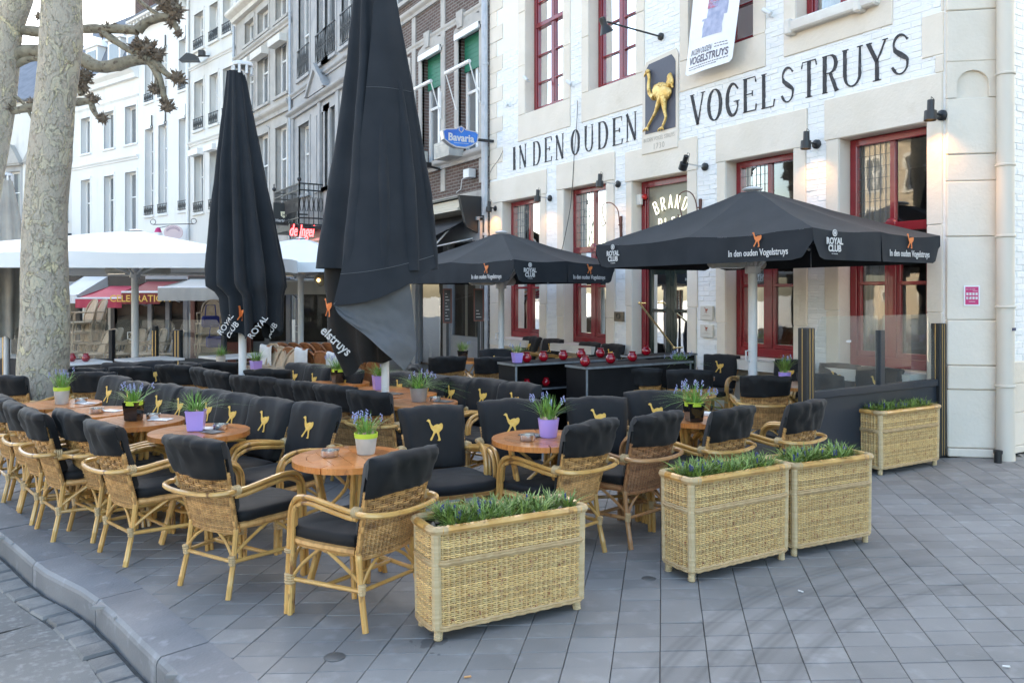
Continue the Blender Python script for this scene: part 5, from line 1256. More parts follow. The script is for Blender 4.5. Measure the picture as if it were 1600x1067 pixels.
for k, (px, ty, dg) in enumerate(((492, 631, 205), (427, 624, 200), (376, 617, 201), (338, 611, 200), (294, 606, 198), (260, 602, 203), (213, 596, 199), (181, 589, 203))):
    chair(px, ty, dg, 'rattan armchair with gold bird cushion facing the kerb, %s from the camera in its row' % ORD[k], g2)
g3 = 'rattan armchairs back to back behind the kerb row'
for k, (px, ty, dg) in enumerate(((578, 609, 27), (524, 602, 26), (487, 596, 24), (450, 592, 22), (416, 589, 21), (385, 587, 20), (343, 580, 18), (318, 574, 16), (298, 566, 14))):
    chair(px, ty, dg, 'rattan armchair with black hood in the middle row seen from behind, %s from the camera' % ORD[k], g3)
g4 = 'rattan armchairs by the second row of tables'
for k, (px, ty, dg) in enumerate(((812, 598, 196), (764, 593, 194), (712, 588, 196), (673, 586, 195), (631, 580, 195), (545, 575, 197), (499, 571, 196), (469, 567, 197))):
    chair(px, ty, dg, 'rattan armchair with gold bird cushion in the second table row, %s from the camera' % ORD[k], g4)
g5 = 'rattan armchairs at the two nearest wall side tables'
for px, ty, dg, rd, lb in ((677, 634, 262, False, 'rattan armchair facing the camera with an upright gold bird cushion, behind the nearest planter'),
                      (797, 626, 250, False, 'rattan armchair facing the camera behind the table with the big lilac pot'),
                      (935, 620, 243, False, 'rattan armchair facing the camera, its bird cushion left of the table with the black pot'),
                      (1022, 612, 243, False, 'rattan armchair facing the camera right behind the table with the black pot'),
                      (925, 657, 106, False, 'pale rattan armchair seen from behind between the first two planters'),
                      (1026, 645, 99, True, 'reddish rattan armchair seen from behind at the left end of the middle planter'),
                      (1145, 636, 100, False, 'rattan armchair seen from behind above the middle planter with sagging black hood'),
                      (1258, 626, 98, False, 'rattan armchair seen from behind at the right end of the terrace beside the dark panel')):
    chair(px, ty, dg, lb, g5, rd)
g6 = 'rattan armchairs between the open parasol and the pub wall'
for px, ty, dg, lb in ((1194, 586, 48, 'rattan armchair with square black hood in front of the open parasol pole'),
                       (1080, 577, 50, 'rattan armchair seen from behind left of the open parasol pole'),
                       (1001, 574, 52, 'rattan armchair seen from behind by the black sideboard, left of the white flowers table'),
                       (944, 571, 330, 'rattan armchair seen from the side against the right end of the black sideboard'),
                       (985, 562, 262, 'rattan armchair half hidden behind the one beside the sideboard')):
    chair(px, ty, dg, lb, g6)
def chair_w(x, y, dg, lb, g, **k): return chair_at(x, y, dg, lb, g, **k)
for x, y, dg, lb in ((7.36, 7.12, 205, 'rattan armchair under the wall plaques, its bird cushion facing the camera'), (7.42, 6.15, 190, 'rattan armchair against the pub wall right behind the open parasol pole'), (7.44, 5.55, 186, 'rattan armchair against the pub wall behind the left windbreak pane'), (7.35, 4.98, 195, 'rattan armchair against the pub wall behind the right windbreak pane'), (6.95, 5.05, 10, 'rattan armchair with its back to the windbreak, seen dimly through the glass')):
    chair_w(x, y, dg, lb, 'rattan armchairs along the pub wall')
for k, (px, ty, dg, lb) in enumerate(((242, 564, 262, 'rattan armchair with frontal gold bird cushion behind the kerb rows'), (205, 573, 55, 'rattan armchair with wide black hood left of the frontal bird cushion'), (147, 580, 60, 'rattan armchair with crumpled black hood right beside the plane trunk'), (273, 570, 40, 'rattan armchair right behind the frontal bird cushion chair'), (345, 565, 60, 'rattan armchair with wide black hood left of the nearer parasol pole'), (136, 574, 50, 'rattan armchair right of the plane trunk, half behind the crumpled hood'), (187, 566, 230, 'rattan armchair turned away behind the wide black hood'), (8, 585, 40, 'rattan armchair left of the plane trunk at the picture edge'), (420, 577, 60, 'rattan armchair with hood right of the nearer parasol pole'), (700, 556, 75, 'rattan armchair with pointed hood left of the small far table'), (772, 557, 70, 'rattan armchair with wide black hood directly left of the sideboard'), (650, 570, 330, 'rattan armchair seen from the side behind the biggest folded parasol'), (773, 546, 262, 'rattan armchair with bird cushion at the white pole of the far open parasol'))):
    chair(px, ty, dg, lb, 'rattan armchairs at the back of the terrace')
for x, y, dg, lb in ((7.5, 11.9, 186, 'rattan armchair under the leftmost pub window'), (7.5, 11.2, 190, 'rattan armchair against the wall between the two left pub windows'), (7.5, 10.2, 184, 'rattan armchair under the second pub window from the left'), (7.5, 9.6, 188, 'rattan armchair under the right half of the second pub window')):
    chair_w(x, y, dg, lb, 'rattan armchairs along the pub wall')
for i in range(4):
    if not used[i]: raise RuntimeError('unused chair')

# --- round plank tables
def make_table(label):
    t = thing('round_table', label, 'table'); R, ri, zt, th = .335, .255, .745, .034
    for k in range(4):
        m = MB(); a0, a1 = pi/2*k+.012+pi/4, pi/2*(k+1)-.012+pi/4; n = 9
        poly = [(R*cos(a0+(a1-a0)*i/n), R*sin(a0+(a1-a0)*i/n)) for i in range(n+1)]+[(ri*1.0*cos(a1-(a1-a0)*i/n)*1.0, ri*sin(a1-(a1-a0)*i/n)) for i in range(n+1)]
        m.prism(poly, lambda a, b, c: (a, b, c), zt-th, zt+rnd.uniform(-.0008, .0008)); m.build('rim_plank', WOOD, t)
    n = 5; w = 2*ri/n
    for k in range(n):
        x0, x1 = -ri+k*w+.0018, -ri+(k+1)*w-.0018; pts = []; q = 6
        for i in range(q+1): x = lerp(x0, x1, i/q); pts.append((x, sqrt(max(0, (ri-.002)**2-x*x))))
        poly = pts+[(x, -y) for x, y in pts[::-1]]
        m = MB(); m.prism(poly, lambda a, b, c: (a, b, c), zt-th+.004, zt+rnd.uniform(-.001, .0005)); m.build('plank', WOOD, t)
    for k in range(3):
        a = 2*pi*k/3+.4; m = MB()
        for dd in (-.02, .02): cane(m, [(.25*cos(a)-dd*sin(a), .25*sin(a)+dd*cos(a), 0), (.15*cos(a)-dd*sin(a), .15*sin(a)+dd*cos(a), .36), (.22*cos(a)-dd*sin(a), .22*sin(a)+dd*cos(a), .71)], .016)
        m.build('leg', CANE, t, True, fix=False)
        m = MB(); cane(m, spl([(.16*cos(a), .16*sin(a), .42), (.05*cos(a+1.2), .05*sin(a+1.2), .56), (.2*cos(a+1.9), .2*sin(a+1.9), .70)], 4), .011); wrap(m, (.155*cos(a), .155*sin(a), .33), (.155*cos(a), .155*sin(a), .40), .036, 4); m.build('brace', CANE, t, True, fix=False)
    m = MB(); m.tube([(.16*cos(2*pi*k/12), .16*sin(2*pi*k/12), .22) for k in range(12)], .012, 6, closed=True); m.build('stretcher_ring', CANE, t, True, fix=False)
    return t
tb0 = make_table('x'); tb_used = [0]
TPOS = {}
def table(key, px, py, rz, label, X=None, Y=None):
    if X is None: d = (EYE-.72)*F/(py-YH); X, Y = xy(px, d)
    g = 'round plank tables on the terrace'
    if not tb_used[0]: tb_used[0] = 1; o = tb0; o.location = (X, Y, 0); o.rotation_euler = (0, 0, rz); o['label'] = label; o['group'] = g
    else: o = dup(tb0, (X, Y, 0), rz, label, g)
    o.scale = (.97, .97, .9665); TPOS[key] = (X, Y); return o
table('T1', 548, 713, radians(-4), 'round plank table nearest the camera, carrying the whitewashed pot of blue flowers')
table('T2', 312, 673, radians(40), 'round plank table in the kerb row with the lilac pot, second from the camera')
table('T3', 214, 657, radians(15), 'round plank table in the kerb row with the black glossy pot')
table('T4', 145, 643, radians(70), 'round plank table in the kerb row between the black pot and the trunk')
table('T5', 92, 631, radians(25), 'round plank table in front of the plane trunk')
table('T6', 847, 684, radians(20), 'round plank table with the big lilac pot, behind the nearest planter')
table('T7', 1092, 652, radians(50), 'round plank table with a black pot of drooping blue flowers above the middle planter')
table('T8', 656, 628, radians(10), 'round plank table with the zinc pot in the second row')
table('T9', 628, 614, radians(60), 'round plank table touching the far side of the zinc pot table')
table('T10', 1070, 588, radians(30), 'round plank table by the wall, left of the open parasol pole')
table('T11', 1250, 601, radians(5), 'round plank table partly seen through the windbreak glass')
table('T12', 735, 562, radians(5), 'small dark looking round table far back under the far open parasol')
table('T13', 592, 609, radians(80), 'round plank table beside the tallest parasol pole with a lilac pot')
table('T14', 528, 598, radians(35), 'round plank table behind the hooded middle row with a lime banded pot')
table('T15', 400, 582, radians(15), 'round plank table right of the nearer parasol pole with a small lilac pot')
table('T16', 345, 572, radians(55), 'round plank table left of the nearer parasol pole with a low green plant')

# --- flower pots, ash trays, menus
def leaf(m, x, y, z, az, L, lean, w=.006, curl=1.0):
    n = 4; P = []; dx, dy = cos(az), sin(az); px, py = -dy, dx
    for k in range(n+1):
        t = k/n; r = lean*L*(t**1.5)*curl; h = L*t*(1-.35*lean*t*curl); ww = w*(1-t)**.6 if k < n else .0006
        cx, cy = x+dx*r, y+dy*r; P += [(cx-px*ww/2, cy-py*ww/2, z+h), (cx+px*ww/2, cy+py*ww/2, z+h)]
    m.add(P, [(2*k, 2*k+1, 2*k+3, 2*k+2) for k in range(n)])
def pot(key, label, potm, kind='square', flowers=.6, px=None, dx=0, dy=0, h=.13, leaves=70, bulb=True, X=None, Y=None, Z=.722, droop=.5, lime=False, lm=LEAF_L, r=.058, tall=.17):
    X = X if X is not None else TPOS[key][0]+dx; Y = Y if Y is not None else TPOS[key][1]+dy
    t = thing('flower_pot', label, 'flower pot', (X, Y, Z), rnd.uniform(0, 1)); m = MB()
    if kind == 'square': n = 4; m.lathe([(r*1.02, 0), (r*1.12, .006), (r*1.36, h), (r*1.42, h), (r*1.42, h+.006), (r*1.3, h+.006), (r*1.15, h*.7)], 4, caps=False); m.lathe([(.001, .004), (r*1.05, .004)], 4, caps=False)
    else: m.lathe([(.001, .0), (r*.78, 0), (r*.84, .008), (r*1.05, h), (r*1.08, h), (r*1.0, h), (r*.9, h*.6)], 20, caps=False)
    m.build('pot', potm, t, True, 30, fix=False)
    m = MB(); m.lathe([(.001, h*.88), (r*.98, h*.84)], 12, caps=False); m.build('earth', SOIL, t, fix=False)
    if lime: m = MB(); m.lathe([(r*1.07, h*.86), (r*1.10, h), (r*1.1, h+.012), (r*1.02, h+.012)], 20, caps=False); m.build('lime_collar', LIME, t, True, fix=False)
    if bulb:
        m = MB()
        for k in range(11): a = rnd.uniform(0, 2*pi); rr = r*.75*sqrt(rnd.random()); m.lathe([(.003, -.012), (.013, 0), (.014, .01), (.004, .028)], 6, (rr*cos(a), rr*sin(a), h*.92))
        m.build('bulbs', BULB, t, True, fix=False)
    m = MB()
    for k in range(leaves):
        a = rnd.uniform(0, 2*pi); rr = r*.7*sqrt(rnd.random()); ln = rnd.uniform(.55, .92)*tall; lean = rnd.random()**1.3*(1.0+droop)
        leaf(m, rr*cos(a), rr*sin(a), h*.9, a+rnd.uniform(-.5, .5), ln, lean*.75, rnd.uniform(.005, .008), 1+droop*.6)
    m.build('leaves', lm, t, fix=False)
    if flowers:
        m = MB(); st = MB()
        for k in range(int(9*flowers)):
            a = rnd.uniform(0, 2*pi); rr = r*.9*sqrt(rnd.random()); ln = tall*rnd.uniform(.6, .9); le = rnd.uniform(.1, .5+droop*.8); x, y = (rr+ln*le*.6)*cos(a), (rr+ln*le*.6)*sin(a); z = h*.9+ln*(1-.25*le)
            st.tube([(rr*cos(a), rr*sin(a), h*.9), ((rr+x/cos(a) if abs(cos(a)) > .3 else 0)/2*0+(rr*cos(a)+x)/2, (rr*sin(a)+y)/2, h*.9+ln*.55), (x, y, z)], .0018, 4)
            for q in range(9):
                b = rnd.uniform(0, 2*pi); m.ball((x+.009*cos(b)*(1-q/14), y+.009*sin(b)*(1-q/14), z-.012+q*.0048), .0043, 5, 3)
        m.build('flowers', BLUEFL, t, fix=False); st.build('stalks', LEAF_L, t, fix=False)
    return t
pot('T1', 'whitewashed pot with lime rim and upright blue flowers on the nearest table', GREYP, 'round', 1.3, dx=.10, dy=.02, lime=True, droop=.3, tall=.17, r=.062, h=.11)
pot('T2', 'lilac pot with bushy bright green leaves on the second kerbside table', LILAC, 'square', 0, dx=-.02, dy=.02, leaves=110, droop=.9, tall=.2, r=.062)
pot('T3', 'black glossy pot with blue flowers on the kerb row table', BLACKP, 'square', 1.2, dx=-.02, dy=.02, lime=True, droop=.6, tall=.18)
pot('T5', 'whitewashed pot with blue flowers in front of the plane trunk', GREYP, 'round', .9, dx=.02, dy=-.02, lime=True, droop=.2, tall=.2)
pot('T6', 'big lilac pot with tall green leaves on the table behind the nearest planter', LILAC, 'round', .9, dx=.05, dy=.0, leaves=120, droop=.35, tall=.2, r=.066, h=.12)
pot('T7', 'black pot with long drooping blue flowers above the middle planter', BLACKP, 'square', 2.2, dx=-.17, dy=-.12, leaves=90, droop=1.2, tall=.2, lime=True, bulb=False, r=.062)
pot('T8', 'zinc pot with pale tangled leaves on the second row table', ZINCP, 'round', .9, dx=.0, dy=.02, leaves=120, droop=1.5, tall=.2, r=.075, h=.12, bulb=False)
pot('T13', 'lilac pot with green leaves left of the tallest parasol pole', LILAC, 'square', .3, dx=0, dy=0, leaves=90, droop=.8, tall=.2)
pot('T14', 'pot with lime band and blue flowers behind the hooded row', BLACKP, 'square', 2, dx=0, dy=0, leaves=90, droop=.9, lime=True, tall=.22)
pot('T15', 'small lilac pot with leaves right of the nearer parasol pole', LILAC, 'square', 0, dx=0, dy=0, leaves=90, droop=.5, tall=.2)
pot('T16', 'low pale pot with sprawling green leaves left of the nearer parasol pole', GREYP, 'round', 0, dx=0, dy=0, leaves=90, droop=1.2, tall=.2)
pot('T10', 'lime banded pot with blue flowers on the table under the wall plaques', LIME, 'round', 1.6, dx=-.05, dy=.05, leaves=90, droop=1.3, tall=.2)
pot('T11', 'lilac pot with upright leaves just right of the open parasol pole', LILAC, 'round', .6, dx=-.16, dy=.06, leaves=130, droop=.2, tall=.24, r=.06, lm=LEAF)
pot('T12', 'black pot with upright leaves on the small far table', BLACKP, 'round', .3, dx=-.12, dy=0, leaves=110, droop=.5, tall=.2, r=.075, lm=LEAF)
def ashtray(key, dx, dy, lb):
    x, y = TPOS[key]; t = thing('ashtray', lb, 'ashtray', (x+dx, y+dy, .722), 0, 'steel ashtrays on the tables'); m = MB()
    m.lathe([(.001, 0), (.046, 0), (.048, .003), (.050, .036), (.047, .036), (.045, .006), (.001, .005)], 20, caps=False); m.build('bowl', ALU, t, True, fix=False)
    m = MB()
    for k in range(3): a = 2*pi*k/3; m.bar((.044*cos(a), .044*sin(a), .034), (.054*cos(a), .054*sin(a), .034), .012, .008)
    m.build('notches', ALU, t)
ashtray('T1', -.10, .06, 'steel ashtray on the nearest table'); ashtray('T2', .13, -.02, 'steel ashtray beside the lilac pot of the kerb row'); ashtray('T6', -.13, -.03, 'steel ashtray left of the big lilac pot'); ashtray('T3', .11, .02, 'steel ashtray beside the black glossy pot'); ashtray('T4', .02, -.1, 'steel ashtray on the kerb row table without a pot'); ashtray('T5', .16, -.02, 'steel ashtray beside the trunk side pot'); ashtray('T8', .13, -.03, 'steel ashtray beside the zinc pot')
def card(key, dx, dy, rz, lb, w=.10, l=.15, mat=PAPER, cat='menu card', h=.004):
    x, y = TPOS[key]; m = MB(); m.rbox(-w/2, w/2, -l/2, l/2, 0, h, .001); o = m.build('menu_card', mat); o.location = (x+dx, y+dy, .7225); o.rotation_euler = (0, 0, rz); return tag(o, lb, cat, 'cards lying on the tables')
DARKC = M('dark_menu_card', (.06, .07, .08), (.3, .3, .3), scale=22, ramp=(.55, .6), rough=.35)
card('T2', .06, -.1, .4, 'dark menu card on the second kerbside table', mat=DARKC); card('T2', .07, .06, 1.2, 'white card behind the lilac pot of the kerb row'); card('T3', .15, -.06, .9, 'white card at the right edge of the black glossy pot table', mat=PAPER)
card('T5', .19, -.09, .5, 'white card on the table in front of the plane trunk'); card('T4', .13, -.05, .7, 'white card on the potless kerb row table'); card('T6', -.01, .1, .3, 'dark menu card behind the big lilac pot', mat=DARKC, w=.12); card('T8', .17, -.08, .5, 'dark menu card right of the zinc pot', mat=DARKC, w=.12, l=.18); card('T9', -.1, -.02, .2, 'dark menu card left on the far side of the zinc pot', mat=DARKC, w=.12, l=.18)
card('T7', .13, .03, .3, 'white card right of the drooping blue flowers', h=.02); card('T10', .1, -.05, .2, 'white card on the wall side table'); 
m = MB(); m.lathe([(.001, 0), (.045, 0), (.047, .002), (.001, .003)], 20); o = m.build('coaster', M('blue_white_coaster', (.08, .28, .5), (.75, .78, .8), scale=30, ramp=(.48, .52), rough=.6)); o.location = (TPOS['T1'][0]+.22, TPOS['T1'][1]-.1, .7225); tag(o, 'blue and white round coaster at the right edge of the nearest table', 'coaster')

# --- wicker planters
PLW, PLD, PLH = .80, .265, .565
def make_planter(label):
    t = thing('wicker_planter', label, 'planter'); hw, hd, r = PLW/2, PLD/2, .072
    # rounded rectangle perimeter by arc length
    segs = []; L1, L2, q = 2*(hw-r), 2*(hd-r), pi*r/2; per = 2*(L1+L2)+4*q
    def rr(s):
        s = s % per
        for (ln, kind) in ((L1, 0), (q, 1), (L2, 2), (q, 3), (L1, 4), (q, 5), (L2, 6), (q, 7)):
            if s <= ln: break
            s -= ln
        if kind == 0: return (-hw+r+s, -hd, 0, -1)
        if kind == 2: return (hw, -hd+r+s, 1, 0)
        if kind == 4: return (hw-r-s, hd, 0, 1)
        if kind == 6: return (-hw, hd-r-s, -1, 0)
        a = s/r; cx, cy, a0 = {1: (hw-r, -hd+r, -pi/2), 3: (hw-r, hd-r, 0), 5: (-hw+r, hd-r, pi/2), 7: (-hw+r, -hd+r, pi)}[kind]
        return (cx+r*cos(a0+a), cy+r*sin(a0+a), cos(a0+a), sin(a0+a))
    tap = lambda z: 1+.02*(z/PLH)
    path = lambda u, z: Vector((rr(u*per)[0]*tap(z), rr(u*per)[1]*tap(z), z)); nr = lambda u, z: Vector((*rr(u*per)[2:], 0))
    nst = int(round(per/.0265/2))*2
    m = MB(); weave(m, path, nr, .075, .545, nst, 44, .0042, .80, .0022, closed=True, per=4)
    m.build('woven_side', WICK_P, t, fix=False)
    m = MB()
    for i in range(nst): m.tube([path(i/nst, .07), path(i/nst, .55)], .0038, 4)
    m.build('stakes', BIND, t, fix=False)
    m = MB(); m.grid(lambda u, v: path(u, .07+.47*v)-nr(u, 0)*.012, 60, 1, cu=True); m.build('liner', DARK_IN, t, fix=False)
    m = MB()
    for sx in (-1, 1):
        for sy in (-1, 1):
            for e, (dx, dy) in enumerate(((-sx*.012, sy*.0), )):
                m = MB(); cx, cy = sx*(hw-r*.31), sy*(hd-r*.31)
                pts = []; R = []
                for k in range(96): z = .06+k*.005; pts.append((cx*tap(z)*1.0, cy*tap(z), z)); R.append(.0235*(1 if k % 2 else .95))
                m.tube(pts, R, 8); m.build('corner_wrapping', WICK_B, t, True, fix=False)

    ring = lambda z, o, n=64: [path(k/n, z)+nr(k/n, z)*o for k in range(n)]
    m = MB()
    x, y, z = (hw-.04)*1.02, hd*1.02-.0, PLH-.012
    for sy in (-1, 1): cane(m, [(-x, sy*(hd), z), (x, sy*(hd), z)], .0205, 8, .22)
    for sx in (-1, 1): cane(m, [(sx*(hw+.004), -hd+.03, z), (sx*(hw+.004), hd-.03, z)], .0205, 8, .2)
    m.build('rim_cane', CANE, t, True, fix=False)
    m = MB()
    for sx in (-1, 1):
        for sy in (-1, 1):
            m.tube(spl([(sx*(hw-.06), sy*hd, z), (sx*(hw-.015), sy*(hd-.004), z), (sx*(hw+.002), sy*(hd-.02), z), (sx*(hw+.004), sy*(hd-.06), z)], 4), .0215, 8)
    for zz_, o_, rd in ((.40, .008, .006), (.388, .011, .007), (.376, .008, .005), (.072, .006, .008), (.060, .009, .006), (.540, .006, .006)):
        P = ring(zz_, o_, 150); P = [p+Vector((0, 0, .0018*sin(i*1.3))) for i, p in enumerate(P)]; m.tube(P, rd, 5, closed=True)
    m.build('woven_band', BIND, t, True, fix=False)
    for sx in (-1, 1):
        for sy in (-1, 1):
            m = MB(); cx, cy = sx*(hw-.035), sy*(hd-.035); wrap(m, (cx, cy, .07), (cx+sx*.004, cy, 0), .022, 6); m.build('foot', WICK_B, t, True, fix=False)
    m = MB(); m.box(-hw+.02, hw-.02, -hd+.02, hd-.02, .3, PLH-.036); m.build('soil_bed', SOIL, t)
    return t
pg = 'wicker planters along the edge of the terrace'
FEET = ((682, 1000, 903, 950), (1079, 908, 1222, 873), (1240, 868, 1352, 846), (1374, 742, 1461, 726))
PL = ['wicker planter nearest the camera, left of the other three', 'middle wicker planter standing left in the touching pair', 'right hand wicker planter of the touching pair', 'wicker planter farthest away in front of the dark windbreak panel']
plant = []
p0 = make_planter(PL[0]); p0['group'] = pg
for k, (xa, ya, xb, yb) in enumerate(FEET):
    a, b = gnd(xa, ya), gnd(xb, yb); rz = atan2(b[1]-a[1], b[0]-a[0]); L = hypot(b[0]-a[0], b[1]-a[1])
    cx, cy = (a[0]+b[0])/2, (a[1]+b[1])/2; nx, ny = -sin(rz), cos(rz); cx += nx*(PLD/2-.035); cy += ny*(PLD/2-.035)
    o = p0 if k == 0 else dup(p0, (cx, cy, 0), rz, PL[k], pg)
    o.location = (cx, cy, 0); o.rotation_euler = (0, 0, rz); o.scale = ((L+.05)/PLW, 1, (.957, 1.05, 1.03, 1.02)[k])
    plant.append((cx, cy, rz, o.scale[0], o.scale[2]))
PLB = ['grape hyacinth leaves filling the planter nearest the camera', 'grape hyacinth leaves in the left planter of the touching pair', 'grape hyacinth leaves in the right planter of the touching pair', 'grape hyacinth leaves in the farthest planter by the dark panel']
for k, (cx, cy, rz, sx_, sz_) in enumerate(plant):
    t = thing('hyacinth_bed', PLB[k], 'plants', (cx, cy, (PLH-.04)*sz_), rz, 'low green plants in the wicker planters')
    m = MB(); fl = MB(); hw, hd = PLW*sx_/2-.05, PLD/2-.045; r0 = random.Random(40+k)
    for q in range(62):
        bx, by = r0.uniform(-hw, hw), r0.uniform(-hd, hd)
        if k == 0 and bx < -hw+.06: bx += .06
        for e in range(17):
            a = r0.uniform(0, 2*pi); L = r0.uniform(.075, .14); leaf(m, bx+.014*cos(a), by+.014*sin(a), 0, a, L, r0.uniform(.2, 1.25), r0.uniform(.009, .014), 1.1)
        if q % 4 == 0:
            x, y = bx+r0.uniform(-.02, .02), by; 
            for e in range(6): fl.ball((x+r0.uniform(-.005, .005), y+r0.uniform(-.005, .005), .055+e*.006), .0055, 5, 3)
    m.build('leaves', LEAF, t, fix=False); fl.build('flower_buds', M('dark_blue_bud', (.05, .06, .18), rough=.6), t, fix=False)
    m = MB()
    for q in range(40):
        x, y = r0.uniform(-hw, hw), r0.uniform(-hd, hd); m.lathe([(.003, 0), (.014, .008), (.012, .02), (.003, .03)], 5, (x, y, 0))
    m.build('bulbs', BULB, t, True, fix=False)

# --- parasols
def bird(parent, mat, org, ax, ay, h, name='bird_print', flip=False):
    az = Vector(ax).cross(Vector(ay)).normalized(); o = Vector(org); ax, ay = Vector(ax).normalized(), Vector(ay).normalized(); m = MB(); s = -1 if flip else 1
    m.prism(OSTR, lambda a, b, c: o+ax*(a*h*s)+ay*(b*h)+az*c, 0, .003); return m.build(name, mat, parent)
def royal(parent, org, ax, ay, h):
    # round badge over two lines of lettering
    ax, ay = Vector(ax).normalized(), Vector(ay).normalized(); o = Vector(org); az = ax.cross(ay)
    lettering('ROYAL', h*.42, WHITEPR, parent, frame_mtx(o+ay*h*.34, ax, ay), bold=.003, sx=.9)
    lettering('CLUB', h*.42, WHITEPR, parent, frame_mtx(o+ay*h*.0, ax, ay), bold=.003, sx=.9)
    lettering('THE ORIGINAL', h*.07, WHITEPR, parent, frame_mtx(o-ay*h*.14, ax, ay), name='small_lettering')
    m = MB(); m.prism([(h*.17*cos(q*pi/8), h*.17*sin(q*pi/8)) for q in range(16)], lambda a, b, c: o+ax*a+ay*(h*.86+b)+az*c, 0, .002); bd_ = m.build('badge', WHITEPR, parent)
    m = MB(); m.tube([o+ax*(h*.10*cos(q*pi/6))+ay*(h*.86+h*.10*sin(q*pi/6))+az*.003 for q in range(12)], h*.012, 4, closed=True); m.build('emblem_ring', FAB_U, bd_)
def open_parasol(label, cx, cy, rz, A, B, zb, zt, za, mat, group, prints=True, pole=.048, heater=True, polem=WHITEM):
    """A x B canopy (local x, y), valance from zb to zt, apex za."""
    t = thing('open_parasol', label, 'parasol', (cx, cy, 0), rz, group)
    hx, hy = A/2, B/2
    cor = [(-hx, -hy), (hx, -hy), (hx, hy), (-hx, hy)]; ribs = []
    for i in range(4):
        a, b = cor[i], cor[(i+1) % 4]; ribs += [(*a, 1), ((a[0]+b[0])/2, (a[1]+b[1])/2, 0)]
    m = MB()
    def pt(i, u, v):   # sector i between rib i and i+1, v 0 apex .. 1 rim
        a, b = ribs[i], ribs[(i+1) % 8]; x = lerp(a[0], b[0], u); y = lerp(a[1], b[1], u); w = .07
        vv = w+(1-w)*v
        sag = -.045*sin(pi*u)*v*(1-.35*v)-.02*sin(pi*v)
        return Vector((x*vv, y*vv, lerp(za, zt, vv)+sag+.012*mnoise.noise(Vector((x*vv*3, y*vv*3, za)))))
    for i in range(8): m.grid(lambda u, v, i=i: pt(i, u, v), 8, 10); 
    # valance with gathered corners and a rolled hem
    vs = []
    for i in range(8):
        def vf(u, v, i=i):
            p = pt(i, u, 1); a, b = ribs[i], ribs[(i+1) % 8]
            nx, ny = (b[1]-a[1]), -(b[0]-a[0]); l = hypot(nx, ny) or 1; nx, ny = nx/l, ny/l
            if nx*p.x+ny*p.y < 0: nx, ny = -nx, -ny
            e = 0
            if a[2] and u < .12: e = (1-u/.12)
            if b[2] and u > .88: e = (u-.88)/.12
            up = (zt-zb)*.62*e**2.2*v          # the slit at the corner opens towards the hem
            wv = (.010*sin(u*9+i*2)+.006*sin(u*23+i))*v
            return Vector((p.x+nx*(wv+.004*v)-p.x*.0*v, p.y+ny*(wv+.004*v), lerp(p.z, zb, v)+up))
        m.grid(vf, 14, 5)
    o = m.build('canopy', mat, t, True, 35, fix=False)
    m = MB()
    m.lathe([(.10, za-.02), (.11, za-.005), (.06, za+.015), (.001, za+.02)], 12); m.build('cap', WHITEM, t, True)
    m = MB()
    for i, (x, y, c) in enumerate(ribs):
        m.bar((x*.05, y*.05, za-.09), (x*.975, y*.975, zt-.075), .024, .02)
    m.build('ribs', WHITEM, t)
    m = MB(); zh = zb-.03
    for i, (x, y, c) in enumerate(ribs): 
        f = .34 if c else .45; m.bar((x/hypot(x, y)*.05, y/hypot(x, y)*.05, zh), (x*f, y*f, lerp(za, zt, f)-.05), .022, .028)
    m.build('struts', WHITEM, t)
    m = MB(); m.lathe([(.075, -.05), (.085, -.045), (.085, .03), (.055, .04)], 12, (0, 0, zh)); m.build('hub', WHITEM, t, True, 30)
    m = MB(); m.lathe([(pole, 0), (pole, za-.05)], 16); m.lathe([(pole*1.12, 0), (pole*1.12, .6)], 16); m.build('pole', polem, t, True, 30)
    m = MB(); m.rbox(-.28, .28, -.28, .28, .0, .06, .01); m.build('base_plate', BLACKM, t)
    m = MB(); m.tube([(-pole, 0, 1.02), (-pole-.06, 0, 1.02), (-pole-.06, 0, .92), (-pole, 0, .90)], .009, 6); m.build('crank_handle', WHITEM, t, True)
    if heater:
        for s in (-1, 1):
            m = MB(); a = .55 if s > 0 else pi-.3; dx, dy = cos(a), sin(a)
            m.tube([(dx*.10, dy*.10, zb+.045), (dx*.12, dy*.12, zb+.045), (dx*.50, dy*.50, zb+.04), (dx*.53, dy*.53, zb+.04)], [.05, .068, .068, .05], 12); f = m.build('heater', GREYP, t, True, 50)
            m = MB(); m.bar((dx*.16, dy*.16, zb-.022), (dx*.48, dy*.48, zb-.022), .075, .012); m.build('heater_grille', ALU, f)
    if prints:
        zc = zb
        # long front-left side (local -x) and short side facing the camera (local -y)
        for side in ('x', 'y'):
            if side == 'x': org = lambda s, z: Vector((-hx-.022, hy-s, z)); ax = (0, -1, 0); W = B
            else: org = lambda s, z: Vector((-hx+s, -hy-.022, z)); ax = (1, 0, 0); W = A
            k = min(1, W/2.4)
            lettering('In den ouden Vogelstruys', .088, WHITEPR, t, frame_mtx(org(W-.50*1.0-(.1 if side == 'x' else .05), zb+.055), ax, (0, 0, 1)), bold=.0012, sx=.78 if side == 'x' else .72)
            bird(t, ORANGE, org(W-.50-(.1 if side == 'x' else .05), zb+.135), ax, (0, 0, 1), .14)
            royal(t, org(.34 if side == 'x' else .27, zb+.075), ax, (0, 0, 1), .19)
    return t
